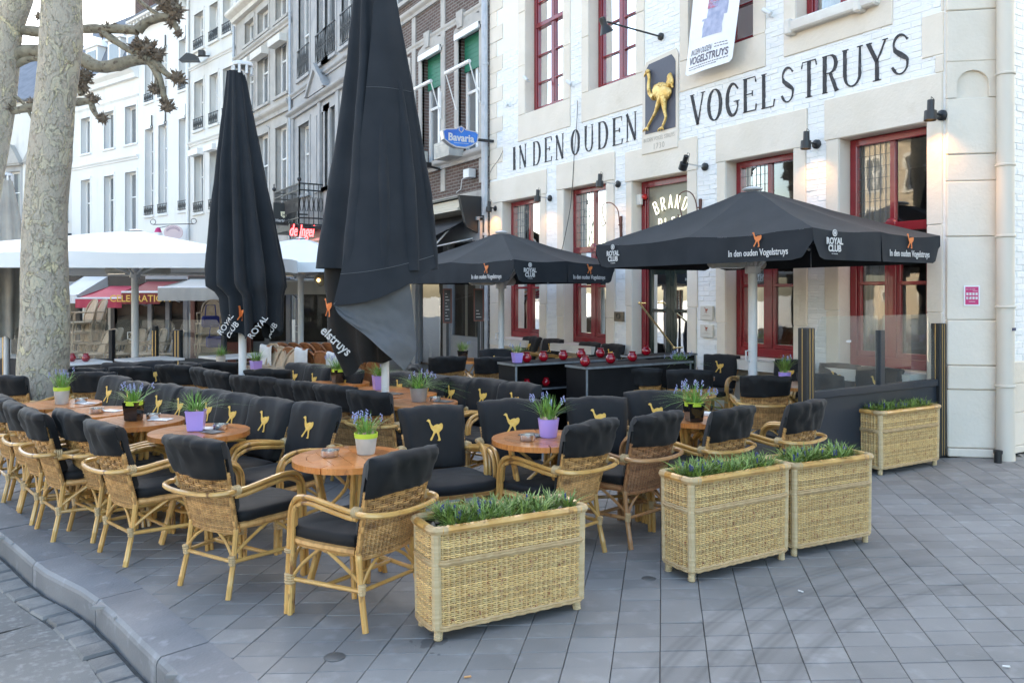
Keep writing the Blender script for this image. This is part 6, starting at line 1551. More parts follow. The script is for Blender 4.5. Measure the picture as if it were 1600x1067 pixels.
# local frame of the open ones: x runs into the pub wall, y along the street
def cam2w(cx, d): return (d*SY+cx*CY, d*CY-cx*SY)
c1 = cam2w((.382*6.9)+(1.65-1.61)/2, 6.9*1.2625)
c1 = (5.88+.975, 4.50+1.53)
open_parasol('open black parasol with orange birds beside the corner pillar', *c1, 0, 1.96, 3.06, 1.945, 2.225, 2.80, FAB_U, 'open black parasols at the pub')
c2 = cam2w(-.17, 12.6)
open_parasol('open black parasol with orange birds further back in front of the left pub windows', *c2, radians(7), 1.96, 3.06, 1.80, 2.11, 2.62, FAB_U, 'open black parasols at the pub')
wx, wyy = xy(211, 12.8)
open_parasol('large open white parasol on a white pole behind the plane trunk', wx, wyy, VIEWR+radians(4), 5.0, 5.0, 1.98, 2.2, 2.66, UMBW, 'white parasols', prints=False, pole=.055)
wx, wyy = xy(470, 15.2)
open_parasol('second open white parasol, its edge showing between the two folded parasols', wx, wyy, VIEWR-radians(8), 3.6, 3.6, 2.0, 2.2, 2.7, UMBW, 'white parasols', prints=False, pole=.055)
def folded(label, px, d, ytop, yhem, prof, mat, seed, group, polem=WHITEM, nf=9, amp=.16, disc=True, ybot=None, poler=.038, hemfn=None, flare=None):
    """prof: (image height, half width in pixels) pairs; folds run down the cloth."""
    X, Y = xy(px, d); t = thing('folded_parasol', label, 'parasol', (X, Y, 0), VIEWR, group); r = random.Random(seed)
    ph = r.uniform(0, 6); K = [(zz(y, d), w*d/F, (c if c else 0)*d/F) for y, w, c in prof]
    def hw(z):
        for (za_, wa, ca), (zb_, wb, cb) in zip(K, K[1:]):
            if z <= za_ and z >= zb_: f = (za_-z)/(za_-zb_+1e-9); f2 = f*f*(3-2*f) if False else f; return lerp(wa, wb, f2), lerp(ca, cb, f2)
        return (K[0][1], K[0][2]) if z > K[0][0] else (K[-1][1], K[-1][2])
    zt, zh = zz(ytop, d), zz(yhem, d); nu, nv = 144, 44; 
    def fn(u, v):
        a = 2*pi*u; 
        hem = zh+.10*sin(a*3+ph)+.05*sin(a*7+ph*2) if hemfn is None else hemfn(a, zh)
        z = lerp(zt, hem, v); R, c = hw(z)
        s = sin(nf*a+ph+.8*sin(a*2+ph)+1.2*(zt-z)*.15*sin(a)); fold = (abs(s)**.6)*(1 if s > 0 else -1)
        A = amp*min(1, .25+v*1.3)
        rr = R*(1+A*fold*.75-A*.35+.05*mnoise.noise(Vector((cos(a)*2+seed, sin(a)*2, z*1.2)))+.02*mnoise.noise(Vector((cos(a)*7+seed, sin(a)*7, z*5))))
        # a seam band across the cloth where the valance starts
        return (c+rr*cos(a), rr*.88*sin(a), z)
    m = MB(); m.grid(fn, nu, nv, cu=True); cnp = m.build('folded_canopy', mat, t, True, 70, fix=False)
    if disc:
        m = MB(); w0 = K[0][1]; m.lathe([(.001, zt+.10), (w0*1.05, zt+.095), (w0*1.18, zt+.075), (w0*1.18, zt+.055), (w0*.9, zt+.05)], 20, caps=False); f = m.build('top_disc', WHITEM, t, True, 40, fix=False)
        m = MB()
        for k in range(8): a = 2*pi*k/8; m.box(w0*cos(a)-.012, w0*cos(a)+.012, w0*sin(a)-.012, w0*sin(a)+.012, zt-.03, zt+.06)
        m.build('rib_joints', WHITEM, f)
    m = MB(); m.lathe([(poler, 0), (poler, zt)], 14); m.build('pole', polem, t, True, 30)
    m = MB(); m.rbox(-.2, .2, -.2, .2, 0, .06, .01); m.build('base_plate', BLACKM, t)
    return t, cnp, d, X, Y
from mathutils.bvhtree import BVHTree
def drape(me, src_meshes, off=.004, back=None):
    """Lay flat print on cloth: move each vertex of me (in the parasol's local frame) onto the nearest cloth towards -y."""
    vs, fs = [], []
    for s in src_meshes:
        o = len(vs); vs += [v.co.copy() for v in s.vertices]; fs += [tuple(i+o for i in p.vertices) for p in s.polygons]
    b = BVHTree.FromPolygons(vs, fs); ys = {}
    for v in me.vertices:
        h = b.ray_cast(Vector((v.co.x, -3, v.co.z)), Vector((0, 1, 0)))
        if h[0] is not None: v.co.y = h[0].y-off-(v.co.y*0)
    me.update()
def print_on(parent, srcs, kind, body, size, px, py, ang, d, mat, px0, name='lettering', sx=1, bold=.001):
    o = ((px-px0)*d/F, 0, zz(py, d)); a = radians(ang); ax, ay = (cos(a), 0, sin(a)), (-sin(a), 0, cos(a))
    if kind == 'text': me = text_mesh(body, size, depth=0, bold=bold, sx=sx); me.materials.clear(); me.transform(frame_mtx(o, ax, ay))
    else:
        m = MB(); A, B = Vector(ax), Vector(ay); O = Vector(o); m.add([tuple(O+A*(p*size*.62*(body or 1))+B*(q*size)) for p, q in OSTR], [tuple(range(len(OSTR)))]); me = m.mesh(name, [])
    me.materials.append(mat)
    vs, fs = [], []
    for q in srcs: o_ = len(vs); vs += [v.co.copy() for v in q.vertices]; fs += [tuple(i+o_ for i in p.vertices) for p in q.polygons]
    b = BVHTree.FromPolygons(vs, fs); xs = [v.co.x for v in me.vertices]; x0, x1 = min(xs), max(xs)
    def hit(x, z): h = b.ray_cast(Vector((x, -3, z)), Vector((0, 1, 0))); return h[0].y if h[0] is not None else None
    bins = {}
    for v in me.vertices:
        y = hit(v.co.x, v.co.z)
        if y is not None: k = int((v.co.x-x0)/(x1-x0+1e-6)*3); bins[k] = min(bins.get(k, 9), y)
    ym = min(bins.values()); 
    for v in me.vertices:
        f = (v.co.x-x0)/(x1-x0+1e-6)*3-.5; k = int(max(0, min(2, f))); a_, c_ = bins.get(k, ym), bins.get(min(k+1, 2), ym); f = max(0, min(1, f-k)); v.co.y = lerp(a_, c_, f)-.006
    me.update(); return put(name, me, parent)
gf = 'tall folded parasols'
D1 = 8.2
t, cp1, d1, X1, Y1 = folded('tall folded black parasol with a white top disc, left of the biggest one', 379, D1, 113, 515, [(113, 14, -10), (160, 20, -8), (250, 34, -5), (340, 45, 0), (420, 55, 5), (448, 56, 7), (460, 45, 14), (500, 42, 16), (540, 40, 17), (560, 34, 17)], FAB_U, 5, gf, nf=10, amp=.27, poler=.04, hemfn=lambda a, zh: zh+.07*sin(a*2+2.9)+.04*sin(a*5)+.03*sin(a*9))
S1 = [cp1.data]
print_on(t, S1, 'text', 'ROYAL', .082, 418, 512, 54, D1, WHITEPR, 379); print_on(t, S1, 'text', 'CLUB', .082, 429, 520, 54, D1, WHITEPR, 379)
print_on(t, S1, 'text', 'ROYAL', .082, 366, 508, 50, D1, WHITEPR, 379); print_on(t, S1, 'text', 'CLUB', .082, 377, 517, 50, D1, WHITEPR, 379)
print_on(t, S1, 'bird', 1, .15, 386, 500, -8, D1, ORANGE, 379, 'bird_print')
D2 = 7.05
t2, cp2, d2, X2, Y2 = folded('biggest folded black parasol in the middle, its grey lined flap hanging open', 602, D2, -150, 424, [(-150, 16, -26), (0, 33, -17), (100, 46, -13), (200, 63, -10), (300, 79, -9), (400, 90, -12), (424, 91, -13), (470, 91, -13)], FAB_U, 9, gf, nf=10, amp=.2, poler=.035, hemfn=lambda a, zh: zh+.03*sin(a*2+1.2)+.012*sin(a*5))
K2 = lambda px, py, y=0: Vector(((px-602)*D2/F, y, zz(py, D2)))
def inner(seed, prof, hemf, nf, mat, c0, ytop, yhem, amp=.25):
    K = [(zz(y, D2), w*D2/F, c*D2/F) for y, w, c in prof]
    def hw(z):
        for (za_, wa, ca), (zb_, wb, cb) in zip(K, K[1:]):
            if zb_ <= z <= za_: f = (za_-z)/(za_-zb_); return lerp(wa, wb, f), lerp(ca, cb, f)
        return K[-1][1:] if z < K[-1][0] else K[0][1:]
    zt, zh = zz(ytop, D2), zz(yhem, D2)
    def fn(u, v):
        a = 2*pi*u; z = lerp(zt, zh+hemf(a), v); R, c = hw(z); s = sin(nf*a+seed); fo = abs(s)**.7*(1 if s > 0 else -1)
        rr = R*(1+amp*fo*.6-amp*.3+.06*mnoise.noise(Vector((cos(a)*3+seed, sin(a)*3, z*3)))); return (c+rr*cos(a), rr*.8*sin(a), z)
    m = MB(); m.grid(fn, 110, 22, cu=True); return m
m = inner(2.1, [(380, 68, -20), (440, 62, -30), (500, 56, -33), (545, 50, -30), (600, 34, -20)], lambda a: .10*sin(a+.8)+.05*sin(a*3), 5, FAB_U, 0, 380, 560)
low = m.build('hanging_valance', FAB, t2, True, 70, fix=False)
# the wide smooth front panel, then its grey lined flap turned outwards
def bez(P, t):
    n = len(P)-1; x = t*n; i = min(int(x), n-1); f = x-i; p0, p1, p2, p3 = P[max(i-1, 0)], P[i], P[i+1], P[min(i+2, n)]
    return tuple(.5*(2*p1[a]+(p2[a]-p0[a])*f+(2*p0[a]-5*p1[a]+4*p2[a]-p3[a])*f*f+(3*p1[a]-p0[a]-3*p2[a]+p3[a])*f**3) for a in range(len(p1)))
Lc = [(583, -150, .10), (590, 0, .20), (583, 130, .28), (573, 250, .36), (562, 350, .42), (552, 420, .47), (540, 476, .50)]
Rc = [(590, -150, .04), (621, 0, .10), (643, 130, .14), (660, 250, .16), (672, 340, .17), (680, 395, .18), (684, 418, .18)]
def panel(u, v, off=0):
    a, b = bez(Lc, v), bez(Rc, v); x = lerp(a[0], b[0], u); y = lerp(a[1], b[1], u)+ (16*sin(pi*u)*(v**6)); dd = lerp(a[2], b[2], u)+.16*sin(pi*min(1, u*1.05))*v+.008*mnoise.noise(Vector((u*3, v*6, 1)))
    return tuple(K2(x, y, -dd-off))
m = MB(); m.grid(lambda u, v: panel(u, v), 30, 50); m.grid(lambda u, v: panel(u, v, -.006), 30, 50); fp_ = m.build('front_panel', FAB_U, t2, True, 70, fix=False)
Rt = [(686, 418, .16), (676, 330, .14), (655, 200, .10), (637, 100, .08), (620, 0, .05)]
m = MB(); 
for u0, pts in ((0, .375), (0, .80)):
    m.tube([Vector(panel(k/24, .36 if pts < .5 else .86))-Vector((0, .003, 0)) for k in range(25)], .0022, 4)
m.build('seam', FAB_IN, t2, True, fix=False)
up = [(540, 474, .49), (548, 468, .50), (575, 452, .48), (610, 438, .43), (645, 430, .33)]
dn = [(540, 476, .49), (556, 494, .50), (590, 522, .46), (618, 548, .42), (640, 573, .36)]
rt = [(645, 430, .33), (650, 470, .30), (654, 520, .29), (655, 548, .30), (640, 573, .36)]
def flap(u, v, off=0):
    a, b = bez(up, u), bez(dn, u); r = bez(rt, v); x = lerp(a[0], b[0], v)+(r[0]-lerp(645, 640, v))*u; y = lerp(a[1], b[1], v)+(r[1]-lerp(430, 573, v))*u; d_ = lerp(a[2], b[2], v)-.09*sin(pi*v)*u+.05*sin(pi*u)*v+.022*sin(u*13+v*5)*v+.022*mnoise.noise(Vector((u*5, v*5, 3)))+.012*mnoise.noise(Vector((u*13, v*12, 7)))
    return tuple(K2(x, y, -d_-off))
m = MB(); m.grid(lambda u, v: flap(u, v), 34, 30); m.grid(lambda u, v: flap(u, v, -.008), 34, 30); m.build('turned_out_flap', FAB_IN, t2, True, 70, fix=False)
S2 = [low.data, cp2.data]
print_on(t2, S2, 'text', 'elstruys', .12, 527, 536, -42, D2, WHITEPR, 602, sx=.85, bold=.002); print_on(t2, S2, 'bird', 1, .16, 519, 494, 0, D2, ORANGE, 602, 'bird_print')
# pale folded parasols at the far left
for lb, px, d, yt, yh, pr, mt, sd in (('folded beige parasol cut by the left picture edge', 10, 13, 280, 520, [(280, 8, 0), (340, 20, 0), (430, 28, 0), (520, 24, 0), (560, 20, 0)], BEIGEC, 3), ('smaller folded beige parasol between the two plane trunks', 37, 17, 352, 520, [(352, 5, 0), (420, 12, 0), (480, 15, 0), (560, 12, 0)], BEIGEC, 8)):
    folded(lb, px, d, yt, yh, pr, mt, sd, 'folded beige parasols', poler=.04, nf=7)

# ================================================================ plane trees
def limb(m, pts, d, r0, r1, dd=None):
    P = []; n = len(pts)
    for k, p in enumerate(pts):
        e = d+(p[2] if len(p) > 2 else 0); x, y = xy(p[0], e); P.append(Vector((x, y, zz(p[1], e))))
    Q = spl(P, 5); N = len(Q); R = [.88*lerp(r0, r1, i/(N-1))*(1+.22*mnoise.noise(Q[i]*7)+(.06 if i % 4 == 0 else 0)) for i in range(N)]
    m.tube(Q, R, 9); return Q[-1]
def knob(m, c, r, n, seed):
    q = random.Random(seed); m.ball(c, r*.62, 9, 6)
    for k in range(n):
        v = Vector((q.gauss(0, 1), q.gauss(0, 1), q.gauss(0, 1)+.2)).normalized(); L = r*q.uniform(.6, 1.3); w = r*q.uniform(.06, .12)
        a = c+v*r*.3; b = c+v*L; m.tube([a, (a+b)/2+Vector((q.uniform(-1, 1), q.uniform(-1, 1), q.uniform(-1, 1)))*r*.12, b], [w, w*1.15, w*.45], 5)
def trunk(root, prof, d, ztop_extra, name='trunk', n=40):
    K = []
    for y, c, h in prof: X, Y = xy(c, d); K.append((zz(y, d), X, Y, h*d/F))
    K.sort(); z0, z1 = 0, K[-1][0]
    def at(z):
        for a, b in zip(K, K[1:]):
            if a[0] <= z <= b[0]:
                f = (z-a[0])/(b[0]-a[0]); return [lerp(a[i], b[i], f) for i in (1, 2, 3)]
        return list(K[-1][1:]) if z > K[-1][0] else list(K[0][1:])
    def fn(u, v):
        z = lerp(z0, z1, v); x, y, R = at(z); a = 2*pi*u; c, s = cos(a), sin(a)
        fl = 1+.35*max(0, .35-z)*(1+.3*sin(5*a)); R = R*fl*(1+.045*sin(2*a+z*.8)+.03*sin(3*a+z*2)+.05*mnoise.noise(Vector((c*1.2, s*1.2, z*1.1)))+.014*mnoise.noise(Vector((c*5, s*5, z*6))))
        return (x+R*c, y+R*s, z)
    m = MB(); m.grid(fn, n, 110, cu=True); m.build(name, BARK, root, True, 80, fix=False); return at
tr1 = thing('plane_tree', 'big mottled plane tree trunk rising behind the kerbside tables', 'tree', (0, 0, 0), 0, 'pollarded plane trees')
trunk(tr1, [(705, 63, 41), (600, 66, 36), (500, 70, 33), (440, 70.5, 32), (330, 72, 29), (250, 78, 30.5), (165, 84, 28), (110, 90, 29), (60, 94, 31), (0, 96, 29), (-120, 103, 32), (-260, 112, 38)], 8.3, 0)
m = MB()
for a, b in (((112, -250), (260, -420)), ((112, -250), (-40, -440)), ((108, -230), (120, -480))): limb(m, [a, ((a[0]+b[0])/2, (a[1]+b[1])/2-20, .6), (*b, 1.2)], 8.3, .17, .09)
m.build('limbs', LIMB, tr1, True, fix=False)
tr2 = thing('plane_tree', 'plane tree at the left picture edge whose knobbly pollarded limbs reach right', 'tree', (0, 0, 0), 0, 'pollarded plane trees')
D = 11
trunk(tr2, [(645, -75, 34), (560, -62, 28), (400, -43, 25), (260, -20, 24), (165, -4, 24), (90, 4, 25), (50, 12, 22), (0, 28, 23), (-80, 50, 22), (-200, 60, 20)], D, 0)
m = MB()
def kb(px, py, r, n=16, dd=0, s=0): x, y = xy(px, D+dd); kn = MB(); knob(kn, Vector((x, y, zz(py, D+dd))), r*1.3*D/F, int(n*3.2), s+px); kn.build('pollard_knob', KNOB, tr2, fix=False)
limb(m, [(12, 60), (30, 48), (62, 50), (100, 47), (150, 45), (190, 46), (215, 48)], D, .085, .07)
limb(m, [(215, 48), (228, 36), (250, 28), (268, 26), (280, 10)], D, .075, .06); limb(m, [(208, -8), (230, 12), (252, 26)], D, .03, .028); limb(m, [(268, 30), (276, 44), (279, 52)], D, .05, .04)
limb(m, [(155, 46), (168, 56), (185, 68), (205, 80), (218, 82)], D, .06, .05)
limb(m, [(0, 120), (14, 100), (30, 84), (60, 80), (95, 84), (122, 88), (140, 100), (160, 105), (185, 101), (210, 94), (232, 92)], D, .12, .085)
limb(m, [(22, 104), (45, 92), (75, 92), (110, 97)], D, .06, .05)
limb(m, [(228, 92), (244, 100), (258, 114), (272, 124)], D, .065, .045); limb(m, [(230, 96), (240, 108), (246, 124), (243, 140)], D, .045, .04); limb(m, [(240, 104), (250, 124), (256, 150), (262, 166)], D, .05, .04)
limb(m, [(10, 175), (30, 172), (60, 166), (90, 165), (120, 160), (142, 158)], D, .06, .06); limb(m, [(142, 160), (146, 172), (152, 182), (160, 190)], D, .045, .035)
limb(m, [(10, 145), (25, 152), (40, 166), (52, 190)], D, .03, .02); limb(m, [(118, 100), (120, 130), (128, 148)], D, .05, .05)
limb(m, [(0, 10), (10, 25), (30, 60)], D, .03, .02)
m.build('limbs', LIMB, tr2, True, fix=False)
for a in ((262, 8, 15, 26), (274, 22, 13, 22), (279, 52, 7, 12), (268, 35, 8, 12), (218, 72, 12, 20), (232, 78, 14, 24), (246, 88, 11, 18), (222, 92, 9, 12), (275, 122, 10, 20), (284, 126, 7, 12), (243, 141, 9, 18), (262, 168, 10, 20), (258, 160, 7, 10), (128, 125, 12, 20), (136, 118, 9, 14), (132, 138, 8, 12), (147, 156, 8, 16), (140, 152, 6, 8), (161, 186, 8, 18), (14, 60, 12, 18), (18, 172, 9, 14), (50, 160, 7, 10), (62, 26, 7, 12), (168, 44, 8, 14), (160, 54, 6, 8), (180, 40, 5, 8), (8, 40, 9, 12)): kb(a[0], a[1], a[2], a[3])

# ================================================================ fittings on the pub front
def wallp(px, py, t=0): y = wy(px); return Vector((PX-t, y, zz(py, dep(PX, y))))
lit = {0: 1.6, 1: 1.0, 2: 1.0, 4: 1.2, 5: 3.0}
for k, (lb, bx_, by_, X, hy) in enumerate((('black cylinder wall lamp at the left corner of the pub beside the drainpipe', 775.7, 326, 7.83, 330), ('black cylinder wall lamp over the leftmost ground floor window', 860.5, 310, 7.72, 311), ('black cylinder wall lamp over the second window from the left', 967, 288, 7.62, 290), ('tilted black cylinder wall lamp over the entrance door', 1103, 261, 7.59, 271), ('black cylinder wall lamp right of the window beside the door', 1277.5, 226, 7.79, 227), ('black cylinder wall lamp on the corner stones at the right', 1474, 181, 7.77, 184), ('black bell shaped lamp on a long arm over the gilded bird', 1034, 58, 6.94, 60))):
    b = wallp(bx_, by_); s = thing('wall_lamp', lb, 'wall lamp', b, 0, 'black lamps on the pub front'); L = PX-X
    m = MB(); m.tube([(0, 0, 0), (-.035, 0, 0), (-.05, 0, 0)], [.055, .055, .035], 12); m.build('wall_mount', BLACKM, s, True, 40)
    m = MB(); m.tube([(-.04, 0, 0), (-L+.04, 0, .01 if k < 6 else .035)], .012 if k < 6 else .014, 6); m.build('arm', ALU if k in (1, 2, 3) else BLACKM, s, True)
    h = MB(); tz = .0
    if k < 6:
        h.lathe([(.001, .13), (.034, .13), (.034, .025), (.058, .02), (.060, -.075), (.055, -.075), (.05, -.02)], 14, caps=False)
        h.tube([(0, 0, .13), (.02, .01, .17), (.05, .0, .15), (.06, 0, .02)], .004, 4)
        mt = Matrix.Translation((-L, 0, .0)) @ Matrix.Rotation(radians(38 if k == 3 else 0), 4, 'X') @ Matrix.Rotation(radians(-14 if k == 3 else 4), 4, 'Y')
    else:
        h.lathe([(.001, .14), (.045, .13), (.05, .09), (.045, .03), (.06, .0), (.105, -.09), (.10, -.09), (.05, 0)], 14, caps=False); mt = Matrix.Translation((-L, 0, -.04)) @ Matrix.Rotation(radians(-25), 4, 'Y')
    h.xf(mt); hs = h.build('lamp_head', BLACKM, s, True, 40, fix=False)
    if k in lit:
        g = MB(); g.ball((-L, 0, -.03), .025); g.build('bulb', LAMPG, s, True)
        l = bpy.data.objects.new('lamp_light', bpy.data.lights.new('lamp_light', 'SPOT')); C.objects.link(l); l.parent = s; l.location = (-L, 0, -.065); l.data.energy = 2.2*lit[k]; l.data.color = (1, .46, .14); l.data.spot_size = radians(130); l.data.spot_blend = .8; l.data.shadow_soft_size = .03
# stone relief of the bird
ry = wy(1034.5); y0, y1 = wy(1058), wy(1011)
s = thing('bird_relief', 'gilded striding bird carved in relief on a blue grey stone panel over the door', 'relief', (PX, (y0+y1)/2, 4.02)); W = (y1-y0); Hh = 1.06
RF = lambda a, b, c: (-c, -a, b)
m = MB()
m.prism([(-W/2-.07, -.03), (-W/2-.07, Hh-.10), (-W/2+.02, Hh+.02), (W/2-.0, Hh+.07), (W/2+.05, Hh-.02), (W/2+.05, -.03)], RF, -.01, .03); m.build('stone_surround', STONE, s)
m = MB(); m.prism([(-W/2, 0), (-W/2, Hh-.12), (-W/2+.05, Hh-.06), (-W/2+.08, Hh-.03), (W/2-.08, Hh-.0), (W/2-.02, Hh-.07), (W/2, Hh-.12), (W/2, 0)], RF, .028, .036); m.build('panel', SLATEP, s)
# bird body parts in the round
m = MB()
def blob(c, r, rot=0, seed=0, nu=20, nv=12, rough=.06):
    M3 = Matrix.Rotation(rot, 3, 'X')
    def fn(u, v):
        a, b = 2*pi*u, pi*v; p = Vector((r[2]*sin(b)*cos(a), r[0]*sin(b)*sin(a), r[1]*cos(b))); p *= 1+rough*mnoise.noise(p*45+Vector((seed, 0, 0))); return tuple(M3 @ p+Vector((-c[2], -c[0], c[1])))
    m.grid(fn, nu, nv, cu=True)
S_ = W/.46
blob((.055*S_, .55, .07), (.15*S_, .135, .065), radians(20), 1, rough=.14)
def gt(pts, R): m.tube(spl([(-c, -a*S_, b) for a, b, c in pts], 5), [r for r in [lerp(R[min(int(i/5), len(R)-1)], R[min(int(i/5)+1, len(R)-1)], (i % 5)/5) for i in range(5*(len(pts)-1)+1)]], 8)
gt([(-.05, .50, .08), (-.12, .58, .08), (-.14, .70, .08), (-.135, .80, .075), (-.145, .88, .075)], [.055, .034, .026, .024, .03])
blob((-.16*S_, .915, .075), (.042, .034, .035), radians(-15), 3)
gt([(-.18, .905, .075), (-.21, .88, .07), (-.225, .855, .065)], [.022, .016, .006])
gt([(.06, .48, .08), (.01, .38, .08), (-.035, .28, .075), (-.10, .19, .07), (-.17, .10, .06)], [.055, .04, .026, .02, .018])
gt([(.09, .47, .08), (.10, .36, .085), (.105, .26, .08), (.12, .16, .075), (.07, .055, .07)], [.06, .042, .028, .021, .018])
for (a, b) in ((-.17, .09), (.065, .045)):
    for e in (-.03, .0, .03): gt([(a, b, .065), (a-.02+e, b-.03, .075), (a-.03+e*1.4, b-.055, .07)], [.018, .014, .006])
for k in range(9): gt([(.15+.01*(k % 3), .60+.01*k, .07), (.19, .62+.017*k, .085+.01*(k % 2)), (.22-.01*(k % 2), .60+.012*k-.03*(k % 3), .07)], [.03, .03, .014])
for k in range(26):
    q = random.Random(k); a, b = q.uniform(-.06, .16), q.uniform(.48, .65); gt([(a, b, .10), (a+.02, b+.005, .125-abs(a-.05)*.3), (a+.045, b-.005, .10)], [.008, .012, .005])
m.build('gilded_bird', GILT, s, True, 60, fix=False)
y0, y1 = wy(1062), wy(1005.5); m = MB(); m.rbox(-.045, .01, y0-s.location.y, y1-s.location.y, -.30, -.03, .012); m.build('inscription_stone', STONE, s)
ym = (y0+y1)/2-s.location.y
lettering('IN DEN VOGEL STRUYS', .082, PAINTF, s, frame_mtx((-.0475, ym, -.125), (0, -1, 0), (0, 0, 1)), depth=.001, sx=.62*(y1-y0)/.62); lettering('1730', .12, PAINTF, s, frame_mtx((-.0475, ym, -.25), (0, -1, 0), (0, 0, 1)), depth=.001, sx=.9, spacing=1.2)
# hanging banner out of the upper window
bt = [wallp(1097, -60, .10), wallp(1180, -72, .14)]; bb = [wallp(1086, 123, .20), wallp(1163, 100, .24)]
o = wallp(1086, 123, .20); s = thing('banner', 'white cloth banner with pub name hanging from the upper window over the wall lettering', 'banner', o)
def ban(u, v, off=0):
    a = bt[0].lerp(bt[1], u); b = bb[0].lerp(bb[1], u); p = a.lerp(b, v); r = .02*sin(u*5+v*2)-.02*v*sin(pi*u)
    dz = -.018*sin(pi*u)*(v**8)+ (.03 if v > .97 and (u < .04 or u > .96) else 0)
    return tuple(p-o+Vector((r-off, 0, dz)))
m = MB(); m.grid(lambda u, v: ban(u, v), 20, 24); m.grid(lambda u, v: ban(u, v, .003), 20, 24); m.build('cloth', POSTW, s, True, fix=False)
def banpt(u, v, off=.009): return ban(u, v, off)
def banner_text(body, size, u, v, shear=0, bold=0, sx=1, name='lettering', mat=POSTT, slope=0):
    me = text_mesh(body, size, depth=0, shear=shear, bold=bold, align='LEFT'); W = (bt[1]-bt[0]).length; Hh = (bb[0]-bt[0]).length
    xs = [q.co.x for q in me.vertices]; kx = sx*W/(max(xs)-min(xs))
    for q in me.vertices: uu, vv = u+q.co.x*kx/W, v-q.co.y/Hh; q.co = Vector(banpt(uu, vv))
    me.materials.clear(); me.materials.append(mat); put(name, me, s)
banner_text('IN DEN OUDEN', .115, .09, .84, .3, .001, .50); banner_text('VOGELSTRUYS', .15, .08, .92, 0, .003, .84)
m = MB(); r8 = random.Random(2)
for v0, u_a, u_b in ((.945, .08, .9), (.965, .08, .7), (.80, .64, .88), (.825, .64, .88)):
    u = u_a
    while u < u_b:
        w8 = r8.uniform(.015, .05); m.add([banpt(u, v0, .007), banpt(u+w8, v0, .007), banpt(u+w8, v0-.007, .007), banpt(u, v0-.007, .007)], [(0, 1, 2, 3)]); u += w8+.012
m.build('small_print', POSTT, s, fix=False)
for rects, mt, off in (([(.31, .74, .54, .705), (.27, .33, .54, .56), (.37, .80, 0, .54)], POSTB, .007), ([(.36, .60, 0, .46)], POSTR, .010)):
    m = MB()
    for a, b, c, d_ in rects: m.grid(lambda u, v: banpt(a+(b-a)*u+.008*sin(v*9), c+(d_-c)*v, off), 10, 8)
    m.build('printed_picture', mt, s, fix=False)
m = MB(); r9 = random.Random(5)
for k in range(16): a, b = r9.uniform(.39, .56), r9.uniform(.2, .44); p, q = banpt(a, b, .013), banpt(a+.03, b-.004, .013); m.tube([p, ((p[0]+q[0])/2, (p[1]+q[1])/2, p[2]+.012), q], .003, 4)
m.build('printed_bottles', WHITEPR, s)
# iron hooks, plaques, poster, pipes, cable
for k, (lb, p0, pts) in enumerate((('curled iron flag hook between the second window and the door', (972, 372), [(974, 372), (974, 338), (973, 326), (966, 318), (958, 320), (955, 330), (958, 344), (960, 350), (956, 354), (954, 350), (955, 344)]), ('curled iron flag hook right of the entrance door', (1096, 345), [(1096, 345), (1095, 318), (1091, 304), (1084, 300), (1077, 305), (1075, 315), (1078, 330), (1080, 338), (1076, 341), (1074, 336)]))):
    o = wallp(*p0); s = thing('iron_hook', lb, 'iron hook', o, 0, 'curled iron hooks'); m = MB(); m.tube(spl([tuple(wallp(a, b, .06+.12*min(1, i/4))-o) for i, (a, b) in enumerate(pts)], 4), .008, 6)
    m.bar(wallp(p0[0], p0[1], .02)-o, wallp(p0[0], p0[1]-34, .02)-o, .035, .03); m.tube([wallp(p0[0], p0[1]-20, .0)-o, wallp(p0[0], p0[1]-20, .07)-o], .01, 5); m.build('hook_rod', M('rusty_iron%d' % k, (.10, .035, .025), rough=.6), s, True)
def wplaque(lb, pl, pr, pt_, pb, mat, name, cat, t=.03, group=None):
    y0, y1 = wy(pr), wy(pl); zt_, zb_ = zz(pt_, dep(PX, (y0+y1)/2)), zz(pb, dep(PX, (y0+y1)/2)); s = thing(name, lb, cat, (PX-.02, (y0+y1)/2, (zt_+zb_)/2), 0, group); hw, hh = (y1-y0)/2, (zt_-zb_)/2
    m = MB(); m.rbox(-t, .01, -hw, hw, -hh, hh, .004); m.build('plate', mat, s); return s, hw, hh, t
s, hw, hh, t = wplaque('square bronze plaque with a round emblem left of the entrance door', 963, 977, 487, 502, PLAQ, 'wall_plaque', 'plaque')
m = MB(); m.tube([(-t-.002, hh*.6*cos(q*pi/8), hh*.1+hh*.55*sin(q*pi/8)) for q in range(16)], .005, 4, closed=True); m.tube([(-t-.002, hh*.4*cos(q*pi/4), hh*.1+hh*.3*sin(q*pi/4)) for q in range(8)], .003, 4, closed=True); m.build('emblem', BLACKM, s)
for lb, a, b, c, d in (('upper pale enamel plaque right of the entrance door', 1098, 1117, 478, 500), ('lower pale enamel plaque right of the entrance door', 1098, 1117, 507, 527)):
    s, hw, hh, t = wplaque(lb, a, b, c, d, PLAQW, 'wall_plaque', 'plaque', group='pale plaques by the door')
    bird(s, M('plaque_red', (.35, .08, .04), rough=.5), (-t-.001, 0, 0), (0, -1, 0), (0, 0, 1), hh*.8, 'emblem'); m = MB(); m.box(-t-.001, -t, -hw*.7, hw*.7, -hh*.45, -hh*.38); m.box(-t-.001, -t, -hw*.4, hw*.4, -hh*.3, -hh*.24); m.build('small_print', PAINTF, s)
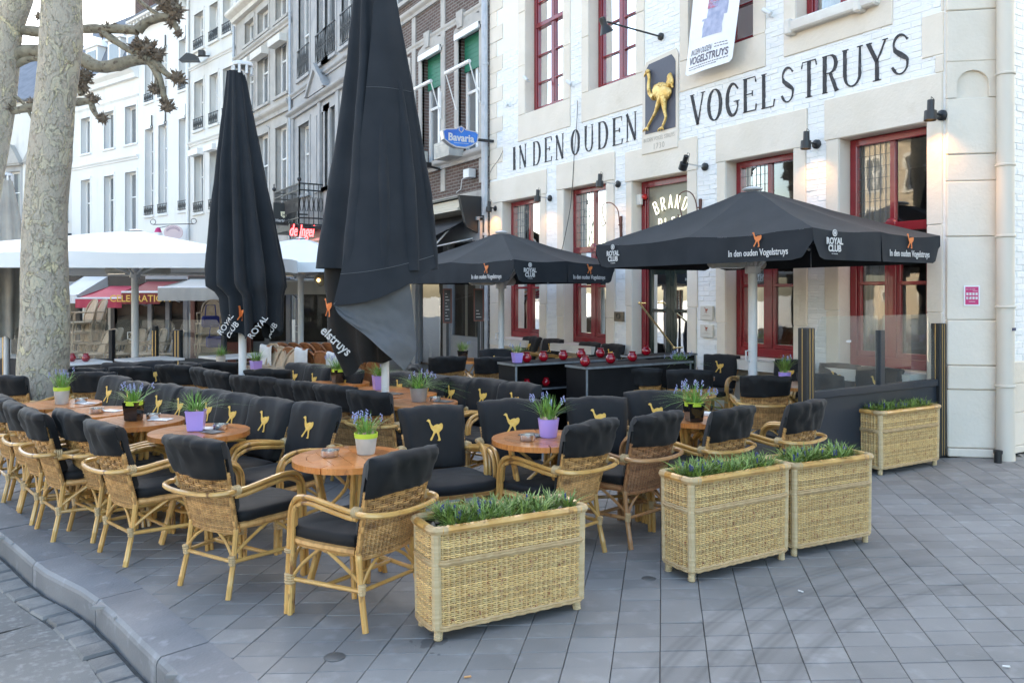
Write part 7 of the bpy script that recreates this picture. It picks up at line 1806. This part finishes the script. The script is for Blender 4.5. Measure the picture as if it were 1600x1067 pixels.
# magenta poster on the corner stones
def cpoint(px, py, t=.047):
    a = (px-800)/F; r = (SY+a*CY, CY-a*SY); P = (A_.x, A_.y); k = ray_t(px, P, (e1_.x, e1_.y)); p = A_+e1_*k+e2_*t; return Vector((p.x, p.y, zz(py, dep(p.x, p.y))))
A_ = Vector((PX, PY0, 0)); B_ = Vector((SX0, SYY, 0)); e1_ = (B_-A_).normalized(); e2_ = Vector((e1_.y, -e1_.x, 0))
p = cpoint(1503, 446); q = cpoint(1528, 446); r = cpoint(1503, 478); w_, h_ = (q-p).length, (p.z-r.z)
s = thing('corner_poster', 'magenta poster with white border and small pictures on the corner pillar', 'poster', (p.x, p.y, r.z), atan2(e1_.y, e1_.x))
m = MB(); m.box(0, w_, -.003, 0, 0, h_); m.build('paper', POSTW, s); m = MB(); m.box(w_*.09, w_*.91, -.0045, -.003, h_*.07, h_*.93); m.build('magenta_field', PINK, s)
m = MB()
for k in range(4):
    for j in range(2): m.box(w_*(.15+.19*k), w_*(.28+.19*k), -.006, -.0045, h_*(.32+.2*j), h_*(.45+.2*j))
m.box(w_*.15, w_*.7, -.006, -.0045, h_*.80, h_*.82); m.box(w_*.3, w_*.7, -.006, -.0045, h_*.2, h_*.22); m.box(w_*.55, w_*.85, -.006, -.0045, h_*.73, h_*.745); m.build('small_pictures', PAPER, s)
# cream drainpipe at the corner, grey one at the left end
x, y = xy(1571, 7.86); s = thing('drainpipe', 'thick cream painted drainpipe at the right corner of the pub', 'drainpipe', (x, y, 0)); m = MB(); m.tube([(0, 0, 0), (0, 0, .9), (0, 0, 3.2), (0, 0, 6.8)], [.085, .078, .078, .078], 16); m.build('pipe', PIPE, s, True, fix=False)
for z in (.72, 1.5, 2.2, 2.9, 3.8): m = MB(); m.lathe([(.082, 0), (.092, .006), (.092, .022), (.08, .028)], 16, (0, 0, z), caps=False); m.build('pipe_collar', PIPE, s, True)
m = MB(); m.box(-.03, .03, -.084, -.078, 1.28, 1.31); m.build('sticker', M('flag_sticker', (.02, .03, .1), rough=.5), s)
s = thing('drainpipe', 'zinc grey drainpipe between the pub and the brick house', 'drainpipe', (PX-.10, PY1+.05, 0)); m = MB(); m.tube([(0, 0, 0), (0, 0, 3.25), (0, 0, 9)], .06, 12)
m.tube([(0, 0, 3.9), (0, 0, 3.96)], .07, 12); m.tube([(0, 0, 5.4), (0, 0, 5.46)], .07, 12); m.build('pipe', PIPE_G, s, True, 40); m = MB(); m.tube([(0, 0, 0), (0, 0, 3.2)], .066, 12); m.build('lower_sleeve', BLACKM, s, True)
x, y = xy(1556, 7.75); s = thing('pipe_stub', 'short black pipe stub in the pavement at the foot of the corner pillar', 'pipe stub', (x, y-.02, 0)); m = MB(); m.lathe([(.035, 0), (.035, .09), (.042, .09), (.042, .12), (.03, .12), (.03, .03)], 14, caps=False); m.build('stub', BLACKM, s, True, 30)
o = wallp(905, 158, .03); m = MB(); P = [(905, 158), (904, 190), (900, 240), (897, 290), (893, 330), (882, 385), (878, 392)]; m.tube(spl([tuple(wallp(a, b, .035)) for a, b in P], 5), .006, 5); tag(m.build('wall_cable', BLACKM, smooth=True), 'thin black cable hanging down through the second word of the wall lettering', 'cable')
m = MB(); P = [(788, 236), (781, 250), (772, 262), (768, 270)]; m.tube(spl([tuple(wallp(a, b, .03)) for a, b in P], 5), .004, 5); tag(m.build('wall_cable', BLACKM, smooth=True), 'thin loose wire at the left end of the pub wall', 'cable')
for lb, a, b in (('small grey wall spotlight left of the first upper window', 798, 165), ('small grey wall spotlight between the first two upper windows', 897, 133), ('small grey wall spotlight right of the white banner', 1208, 24), ('small white box lamp in the reveal of the first upper window', 829, 126)):
    o = wallp(a, b); s = thing('wall_spotlight', lb, 'spotlight', o, 0, 'small grey wall spotlights'); m = MB(); m.tube([(0, 0, -.03), (-.05, 0, -.03), (-.10, 0, 0)], .01, 5); m.tube([(-.10, -.05, -.02), (-.10, .07, .07)], .028, 10); m.build('housing', WHITEM, s, True, 40)

# ================================================================ windbreaks
s = thing('windbreak', 'dark panelled windbreak with clear glass top joined to the corner of the pub', 'windbreak', (0, 0, 0)); yb = 4.555
X0, X1 = 5.86, 7.93
for x, nm in ((X0, 'post'), (X1-.03, 'post')):
    m = MB(); m.rbox(x-.055, x+.055, yb-.05, yb+.05, .0, 1.345, .006); f = m.build(nm, BLACKM, s)
    m = MB()
    for e in (-.02, .018): m.box(x+e-.0035, x+e+.0035, yb-.054, yb-.049, .02, 1.34)
    m.box(x-.0595, x-.0545, yb-.004, yb+.003, .02, 1.34)
    m.build('gold_strip', GOLDSTR, f)
xm = (X0+X1)/2+.03; m = MB(); m.rbox(xm-.035, xm+.035, yb-.03, yb+.03, .78, 1.30, .004); m.build('middle_post', NAVY, s)
m = MB(); m.rbox(X0+.055, X1-.085, yb-.012, yb+.012, .05, .74, .003); m.build('panel', NAVY, s); m = MB(); m.rbox(X0+.055, X1-.085, yb-.035, yb+.035, .72, .785, .004); m.rbox(X0+.055, X1-.085, yb-.03, yb+.03, .04, .09, .004); m.build('rail', NAVY, s)
for a, b, ca, cb in ((X0+.07, xm-.04, .24, .02), (xm+.04, X1-.10, .02, .24)):
    m = MB(); poly = [(a, .785), (b, .785), (b, 1.44-cb), (b-cb*.6, 1.44), (a+ca*.6, 1.44), (a, 1.44-ca)]; m.prism(poly, lambda p, q, c: (p, yb+c, q), -.004, .004); m.build('glass_pane', GLASSP, s)
m = MB(); m.rbox(X0+.55, X0+.62, yb-.006, yb-.004, 1.20, 1.22, .0005); m.build('sticker', WHITEPR, s)
s = thing('windbreak', 'long glass windbreak with black gold striped posts across the far left of the terrace', 'windbreak', (*xy(-30, 13.4), 0), VIEWR); w_ = 385*13.4/F
m = MB(); m.box(0, w_, -.02, .02, .05, .55); m.build('panel', NAVY, s)
for k, px in enumerate((10, 92, 175, 243, 278, 350)):
    x = (px+30)*13.4/F; m = MB(); wd = .06 if px != 278 else .13; m.rbox(x-wd/2, x+wd/2, -.06, .06, 0, 1.03 if px != 243 else 1.1, .004); f = m.build('post', NAVY, s)
    if px in (278, 243, 10):
        m = MB(); m.box(x-.03, x-.015, -.064, -.06, 0, 1.02); m.box(x+.02, x+.035, -.064, -.06, 0, 1.02); m.build('gold_strip', GOLDSTR, f)
pxs = (-30, 10, 92, 175, 278, 350)
for a, b in zip(pxs, pxs[1:]):
    a, b = (a+30)*13.4/F+.05, (b+30)*13.4/F-.05; m = MB(); poly = [(a, .55), (b, .55), (b, 1.1), (b-.08, 1.2), (a+.08, 1.2), (a, 1.1)]; m.prism(poly, lambda p, q, c: (p, c, q), -.004, .004); m.build('glass_pane', GLASSP, s)

# ================================================================ black sideboards and red lanterns
def sideboard(lb, x, y, w_, d_, h, open_, rz=0):
    s = thing('sideboard', lb, 'sideboard', (x, y, 0), rz, 'black service sideboards'); m = MB(); e = .02
    m.rbox(0, e, 0, d_, 0, h-.025, .002); m.rbox(w_-e, w_, 0, d_, 0, h-.025, .002); m.rbox(e, w_-e, d_-.015, d_, 0, h-.025, .002); m.rbox(e, w_-e, .01, d_-.015, .0, .08, .002)
    if not open_: m.rbox(e, w_-e, .01, .03, .08, h-.025, .002)
    m.build('carcass', BLACKW, s); m = MB(); m.rbox(-.015, w_+.015, -.015, d_+.01, h-.025, h, .003); m.build('top', BLACKW, s)
    m = MB(); m.box(-.018, w_+.018, -.019, -.015, h-.024, h-.001); m.box(-.019, -.015, -.019, d_, h-.024, h-.001); m.box(-.002, .022, -.003, 0, 0, h-.03); m.box(w_-.022, w_+.002, -.003, 0, 0, h-.03); m.build('metal_edging', GALV, s)
    if open_:
        for z in (.36, .63):
            m = MB(); m.rbox(e, w_-e, .012, d_-.02, z-.02, z, .002); sh = m.build('shelf', BLACKW, s); m = MB(); m.box(e, w_-e, .006, .012, z-.02, z); m.build('metal_edging', GALV, sh)
    return s
sideboard('open black sideboard with shelves carrying red lanterns, left one', 4.43, 7.08, 1.35, .34, .905, True)
sideboard('closed black sideboard standing in front of the open one', 4.86, 6.42, 1.45, .34, .905, False)
def lantern(px, py, lb, X=None, Y=None, Z=None, sc=1):
    sc *= .88
    s = thing('glass_lantern', lb, 'lantern', (X, Y, Z), rnd.uniform(0, 1), 'red glass lanterns'); s.scale = (sc, sc, sc)
    m = MB(); m.lathe([(.001, 0), (.03, 0), (.052, .02), (.062, .05), (.056, .08), (.038, .10), (.036, .108), (.046, .122), (.042, .122), (.033, .108), (.03, .1)], 16, caps=False); m.build('glass_globe', REDG, s, True, 50, fix=False)
    m = MB(); m.lathe([(.001, .004), (.02, .004), (.02, .03), (.001, .03)], 8); m.build('tealight', PAPERW, s)
def on_top(px, Y): a = (px-800)/F; return Y*(SY+a*CY)/(CY-a*SY), Y
for lb, px, Y in (('red lantern beside the small lilac pot at the left end of the sideboard', 823, 7.2), ('second red lantern on the open sideboard', 849, 7.22), ('third red lantern on the open sideboard', 880, 7.24), ('red lantern at the back of the open sideboard', 908, 7.33), ('red lantern at the left front end of the closed sideboard', 914, 6.5), ('red lantern at the back between both sideboards', 938, 7.3), ('red lantern in the middle of the closed sideboard top', 954, 6.62)):
    x, y = on_top(px, Y); lantern(px, 0, lb, x, y, .906)
for lb, px in (('red lantern on the shelf of the open sideboard, left one', 823), ('red lantern on the shelf of the open sideboard, right one', 853)):
    x, y = on_top(px, 7.25); lantern(px, 0, lb, x, y, .631, .8)
x, y = on_top(988, 6.7); lantern(0, 0, 'red lantern behind the black hooded chair at the right end of the closed sideboard', x, y, .906)
TPOS['SB'] = on_top(808, 7.2); pot('SB', 'small lilac pot at the left end of the open sideboard', LILAC, 'square', .5, Z=.906, leaves=80, droop=.6, tall=.14, r=.05, h=.10, lm=LEAF)
sideboard('low black counter below the entrance door handle', 6.55, 7.6, 1.0, .3, .86, False)
x, y = 6.8, 7.72; lantern(0, 0, 'red lantern on the counter in front of the entrance door', x, y, .861, 1.1)

# ================================================================ far furniture of the neighbours
def bistro(label):
    t = thing('bistro_chair', label, 'bistro chair'); m = MB(); m.lathe([(.001, .43), (.2, .43), (.215, .45), (.2, .47), (.001, .47)], 14); m.build('seat', BROWNR, t, True, 40)
    m = MB(); m.grid(lambda u, v: (lerp(-.19, .19, u)*(1-.10*v*v), -.17-.12*v-.05*(1-(2*u-1)**2), .47+.43*v*(1-.35*abs(2*u-1)**3)), 10, 7); m.grid(lambda u, v: (lerp(-.19, .19, u)*(1-.10*v*v), -.19-.12*v-.05*(1-(2*u-1)**2), .47+.43*v*(1-.35*abs(2*u-1)**3)), 10, 7)
    m.build('woven_back', BROWNR, t, True, 70, fix=False)
    m = MB(); m.tube(spl([(-.2, -.16, .2), (-.2, -.2, .5), (-.19, -.28, .78), (-.10, -.34, .9), (.10, -.34, .9), (.19, -.28, .78), (.2, -.2, .5), (.2, -.16, .2)], 4), .014, 6); m.tube(spl([(-.19, -.25, .66), (-.24, 0, .66), (-.22, .15, .64), (-.20, .17, .45)], 4), .012, 6); m.tube(spl([(.19, -.25, .66), (.24, 0, .66), (.22, .15, .64), (.20, .17, .45)], 4), .012, 6); m.build('bent_frame', BROWNR, t, True, fix=False)
    for sx, sy in ((-1, -1), (1, -1), (-1, 1), (1, 1)): m = MB(); m.tube([(sx*.17, sy*.15, .45), (sx*.20, sy*.19, 0)], .014, 6); m.build('leg', BROWNR, t, True)
    return t
b0 = bistro('x'); bu = [0]
PALEW = M('pale_rattan', (.40, .30, .20), (.48, .37, .26), scale=20, rough=.6); bs_ = {BROWNR: PALEW}
def bis(px, ty, dg, lb, g, pale=False, z=0, d=None, X=None):
    d = d or (EYE-.90)*F/(ty-YH); x, y = xy(px, d); a = radians(dg)
    if not bu[0]: bu[0] = 1; o = b0; o.location = (x, y, z); o.rotation_euler = (0, 0, a-pi/2); o['label'] = lb; o['group'] = g
    else: o = dup(b0, (x, y, z), a-pi/2, lb, g, bs_ if pale else None)
    return o
gb = 'brown rattan chairs of the neighbouring terrace'
FR = ((452, 541, 1), (484, 543, 0), (508, 546, 1), (535, 549, 0), (560, 553, 1), (588, 558, 0), (618, 562, 0))
for k, (px, ty, bl) in enumerate(FR):
    lb = 'brown rattan chair in the front row beyond the hooded chairs, %s from the left' % (ORD[k] if k else 'first')
    d = (EYE-.90)*F/(ty-YH); bis(px, ty, 20, lb, gb)
    if bl:
        x, y = xy(px, d); s = thing('blanket', 'white blanket folded over the %s brown chair back from the left' % (ORD[k] if k else 'first'), 'blanket', (x, y, 0), radians(20)-pi/2, 'white blankets on brown chairs'); m = MB()
        pf = [(-.22, .60), (-.25, .74), (-.285, .86), (-.33, .925), (-.375, .90), (-.385, .76), (-.38, .62)]
        for off in (0, .012): m.grid(lambda u, v, off=off: (lerp(-.15, .13, u)+.01*sin(v*9), bez(pf, v)[0]-.01*sin(u*7)-off*(v-.5), bez(pf, v)[1]+.012*sin(u*5+v*3)+off*.6), 8, 14)
        m.build('cloth', BLANK, s, True, 70, fix=False)
for k, px in enumerate((470, 488, 505, 521, 540, 560)): bis(px, 536, 20, 'brown rattan chair in the rear row by the grey shop front, %s from the left' % (ORD[k] if k else 'first'), gb)
for k, (px, ty) in enumerate(((404, 546), (418, 547), (432, 549), (395, 541))): bis(px, ty, 200, 'pale brown chair right behind the nearer folded parasol, %s from the left' % (ORD[k] if k else 'first'), gb, True)
gp = 'pale rattan chairs behind the long windbreak'
for k, px in enumerate((142, 152, 163, 186, 198, 205, 222, 232, 244, 257)): bis(px, 0, 190+rnd.uniform(-20, 20), 'pale rattan chair behind the long glass windbreak, %s from the left' % (ORD[k] if k else 'first'), gp, True, d=15.5+.5*(k % 3))
for j, (px, d) in enumerate(((117, 16), (133, 16.3))):
    for k in range(4): bis(px+k*1.5, 0, 200, 'pale rattan chair, number %s up in the %s chair stack right of the plane trunk' % (('one', 'two', 'three', 'four')[k], ('left', 'right')[j]), gp, True, z=k*.2, d=d)
for j, (px, d) in enumerate(((325, 15.5),)):
    for k in range(4): bis(px+k*1.2, 0, 250, 'brown chair, number %s up in the stack left of the nearer folded parasol' % ('one', 'two', 'three', 'four')[k], gp, True, z=k*.2, d=d)
x, y = xy(329, 15.1); m = MB(); m.rbox(-.16, .16, -.05, .05, 0, .22, .03); m.tube([(-.1, 0, .2), (-.08, 0, .42), (.08, 0, .42), (.1, 0, .2)], .012, 5)
o = m.build('shopping_bag', BLUEB, smooth=True); o.location = (x, y, 1.0); tag(o, 'upper blue cloth bag on the chair stack by the folded parasol', 'bag', 'blue bags on the chair stack')
o2 = o.copy(); C.objects.link(o2); o2.location = (x+.06, y-.1, .62); o2['label'] = 'lower blue cloth bag on the chair stack by the folded parasol'
def white_table(lb, px, py, w_=.7):
    d = (EYE-.75)*F/(py-YH); s = thing('white_table', lb, 'table', (*xy(px, d), 0), .3, 'white square tables'); m = MB(); m.rbox(-w_/2, w_/2, -.3, .3, .72, .75, .004); m.build('top', WHITEM, s); m = MB(); m.lathe([(.03, .02), (.03, .72)], 8); m.lathe([(.25, 0), (.25, .02)], 12); m.build('pedestal', BLACKM, s); return d
white_table('white square table right of the plane trunk', 118, 565); white_table('white square table below the white parasol pole', 234, 560); white_table('white square table left of the nearer folded parasol', 372, 555, .9)
d = (EYE-.75)*F/(565-YH)
for lb, px in (('red lantern on the white table right of the plane trunk', 112), ('red lantern on the right corner of the same white table by the trunk', 134)): x, y = xy(px, d); lantern(0, 0, lb, x, y, .752)
# chalkboards and menu boards by the neighbour's door
for lb, pl, pr, pt_, pb, d in (('tall menu board in red brown frame under the far open parasol, left one', 692, 706, 459, 505, 12.6), ('tall chalkboard in red brown frame left of the far parasol pole', 740, 756, 459, 502, 12.4)):
    x, y = xy(pl, d); w_ = (pr-pl)*d/F; zt_, zb_ = zz(pt_-8, d), zz(pb, d); s = thing('menu_board', lb, 'menu board', (x, y, 0), VIEWR, 'framed menu boards'); m = MB()
    m.rbox(0, w_, 0, .03, zb_, zt_, .004); m.build('frame', BOARDF, s); m = MB(); m.box(.02, w_-.02, -.003, 0, zb_+.02, zt_-.02); m.build('board', CHALK, s); m = MB()
    for k in range(9 if pl < 700 else 3): z = zb_+.06+k*.05; m.box(.04, w_-.04-.02*(k % 3), -.005, -.003, z, z+.012)
    m.build('chalk_lines', CHALKW, s); m = MB(); m.bar((w_/2, .05, 0), (w_/2, .05, zb_+.1), .04, .04); m.build('stand', BLACKM, s)
x, y = xy(500, 14.0); s = thing('round_lamp', 'small round glowing lamp under the awning between the folded parasols', 'lamp', (x, y, zz(438, 14)), 0); m = MB(); m.ball((0, 0, 0), .11, 14, 10); m.build('globe', M('lamp_globe', (.3, .27, .2), rough=.3), s, True); m = MB(); m.ball((-.06, -.10, 0), .03); m.build('bulb', LAMPG, s, True); m = MB(); m.tube([(0, 0, .1), (0, 0, .5)], .008, 5); m.build('stem', BLACKM, s)
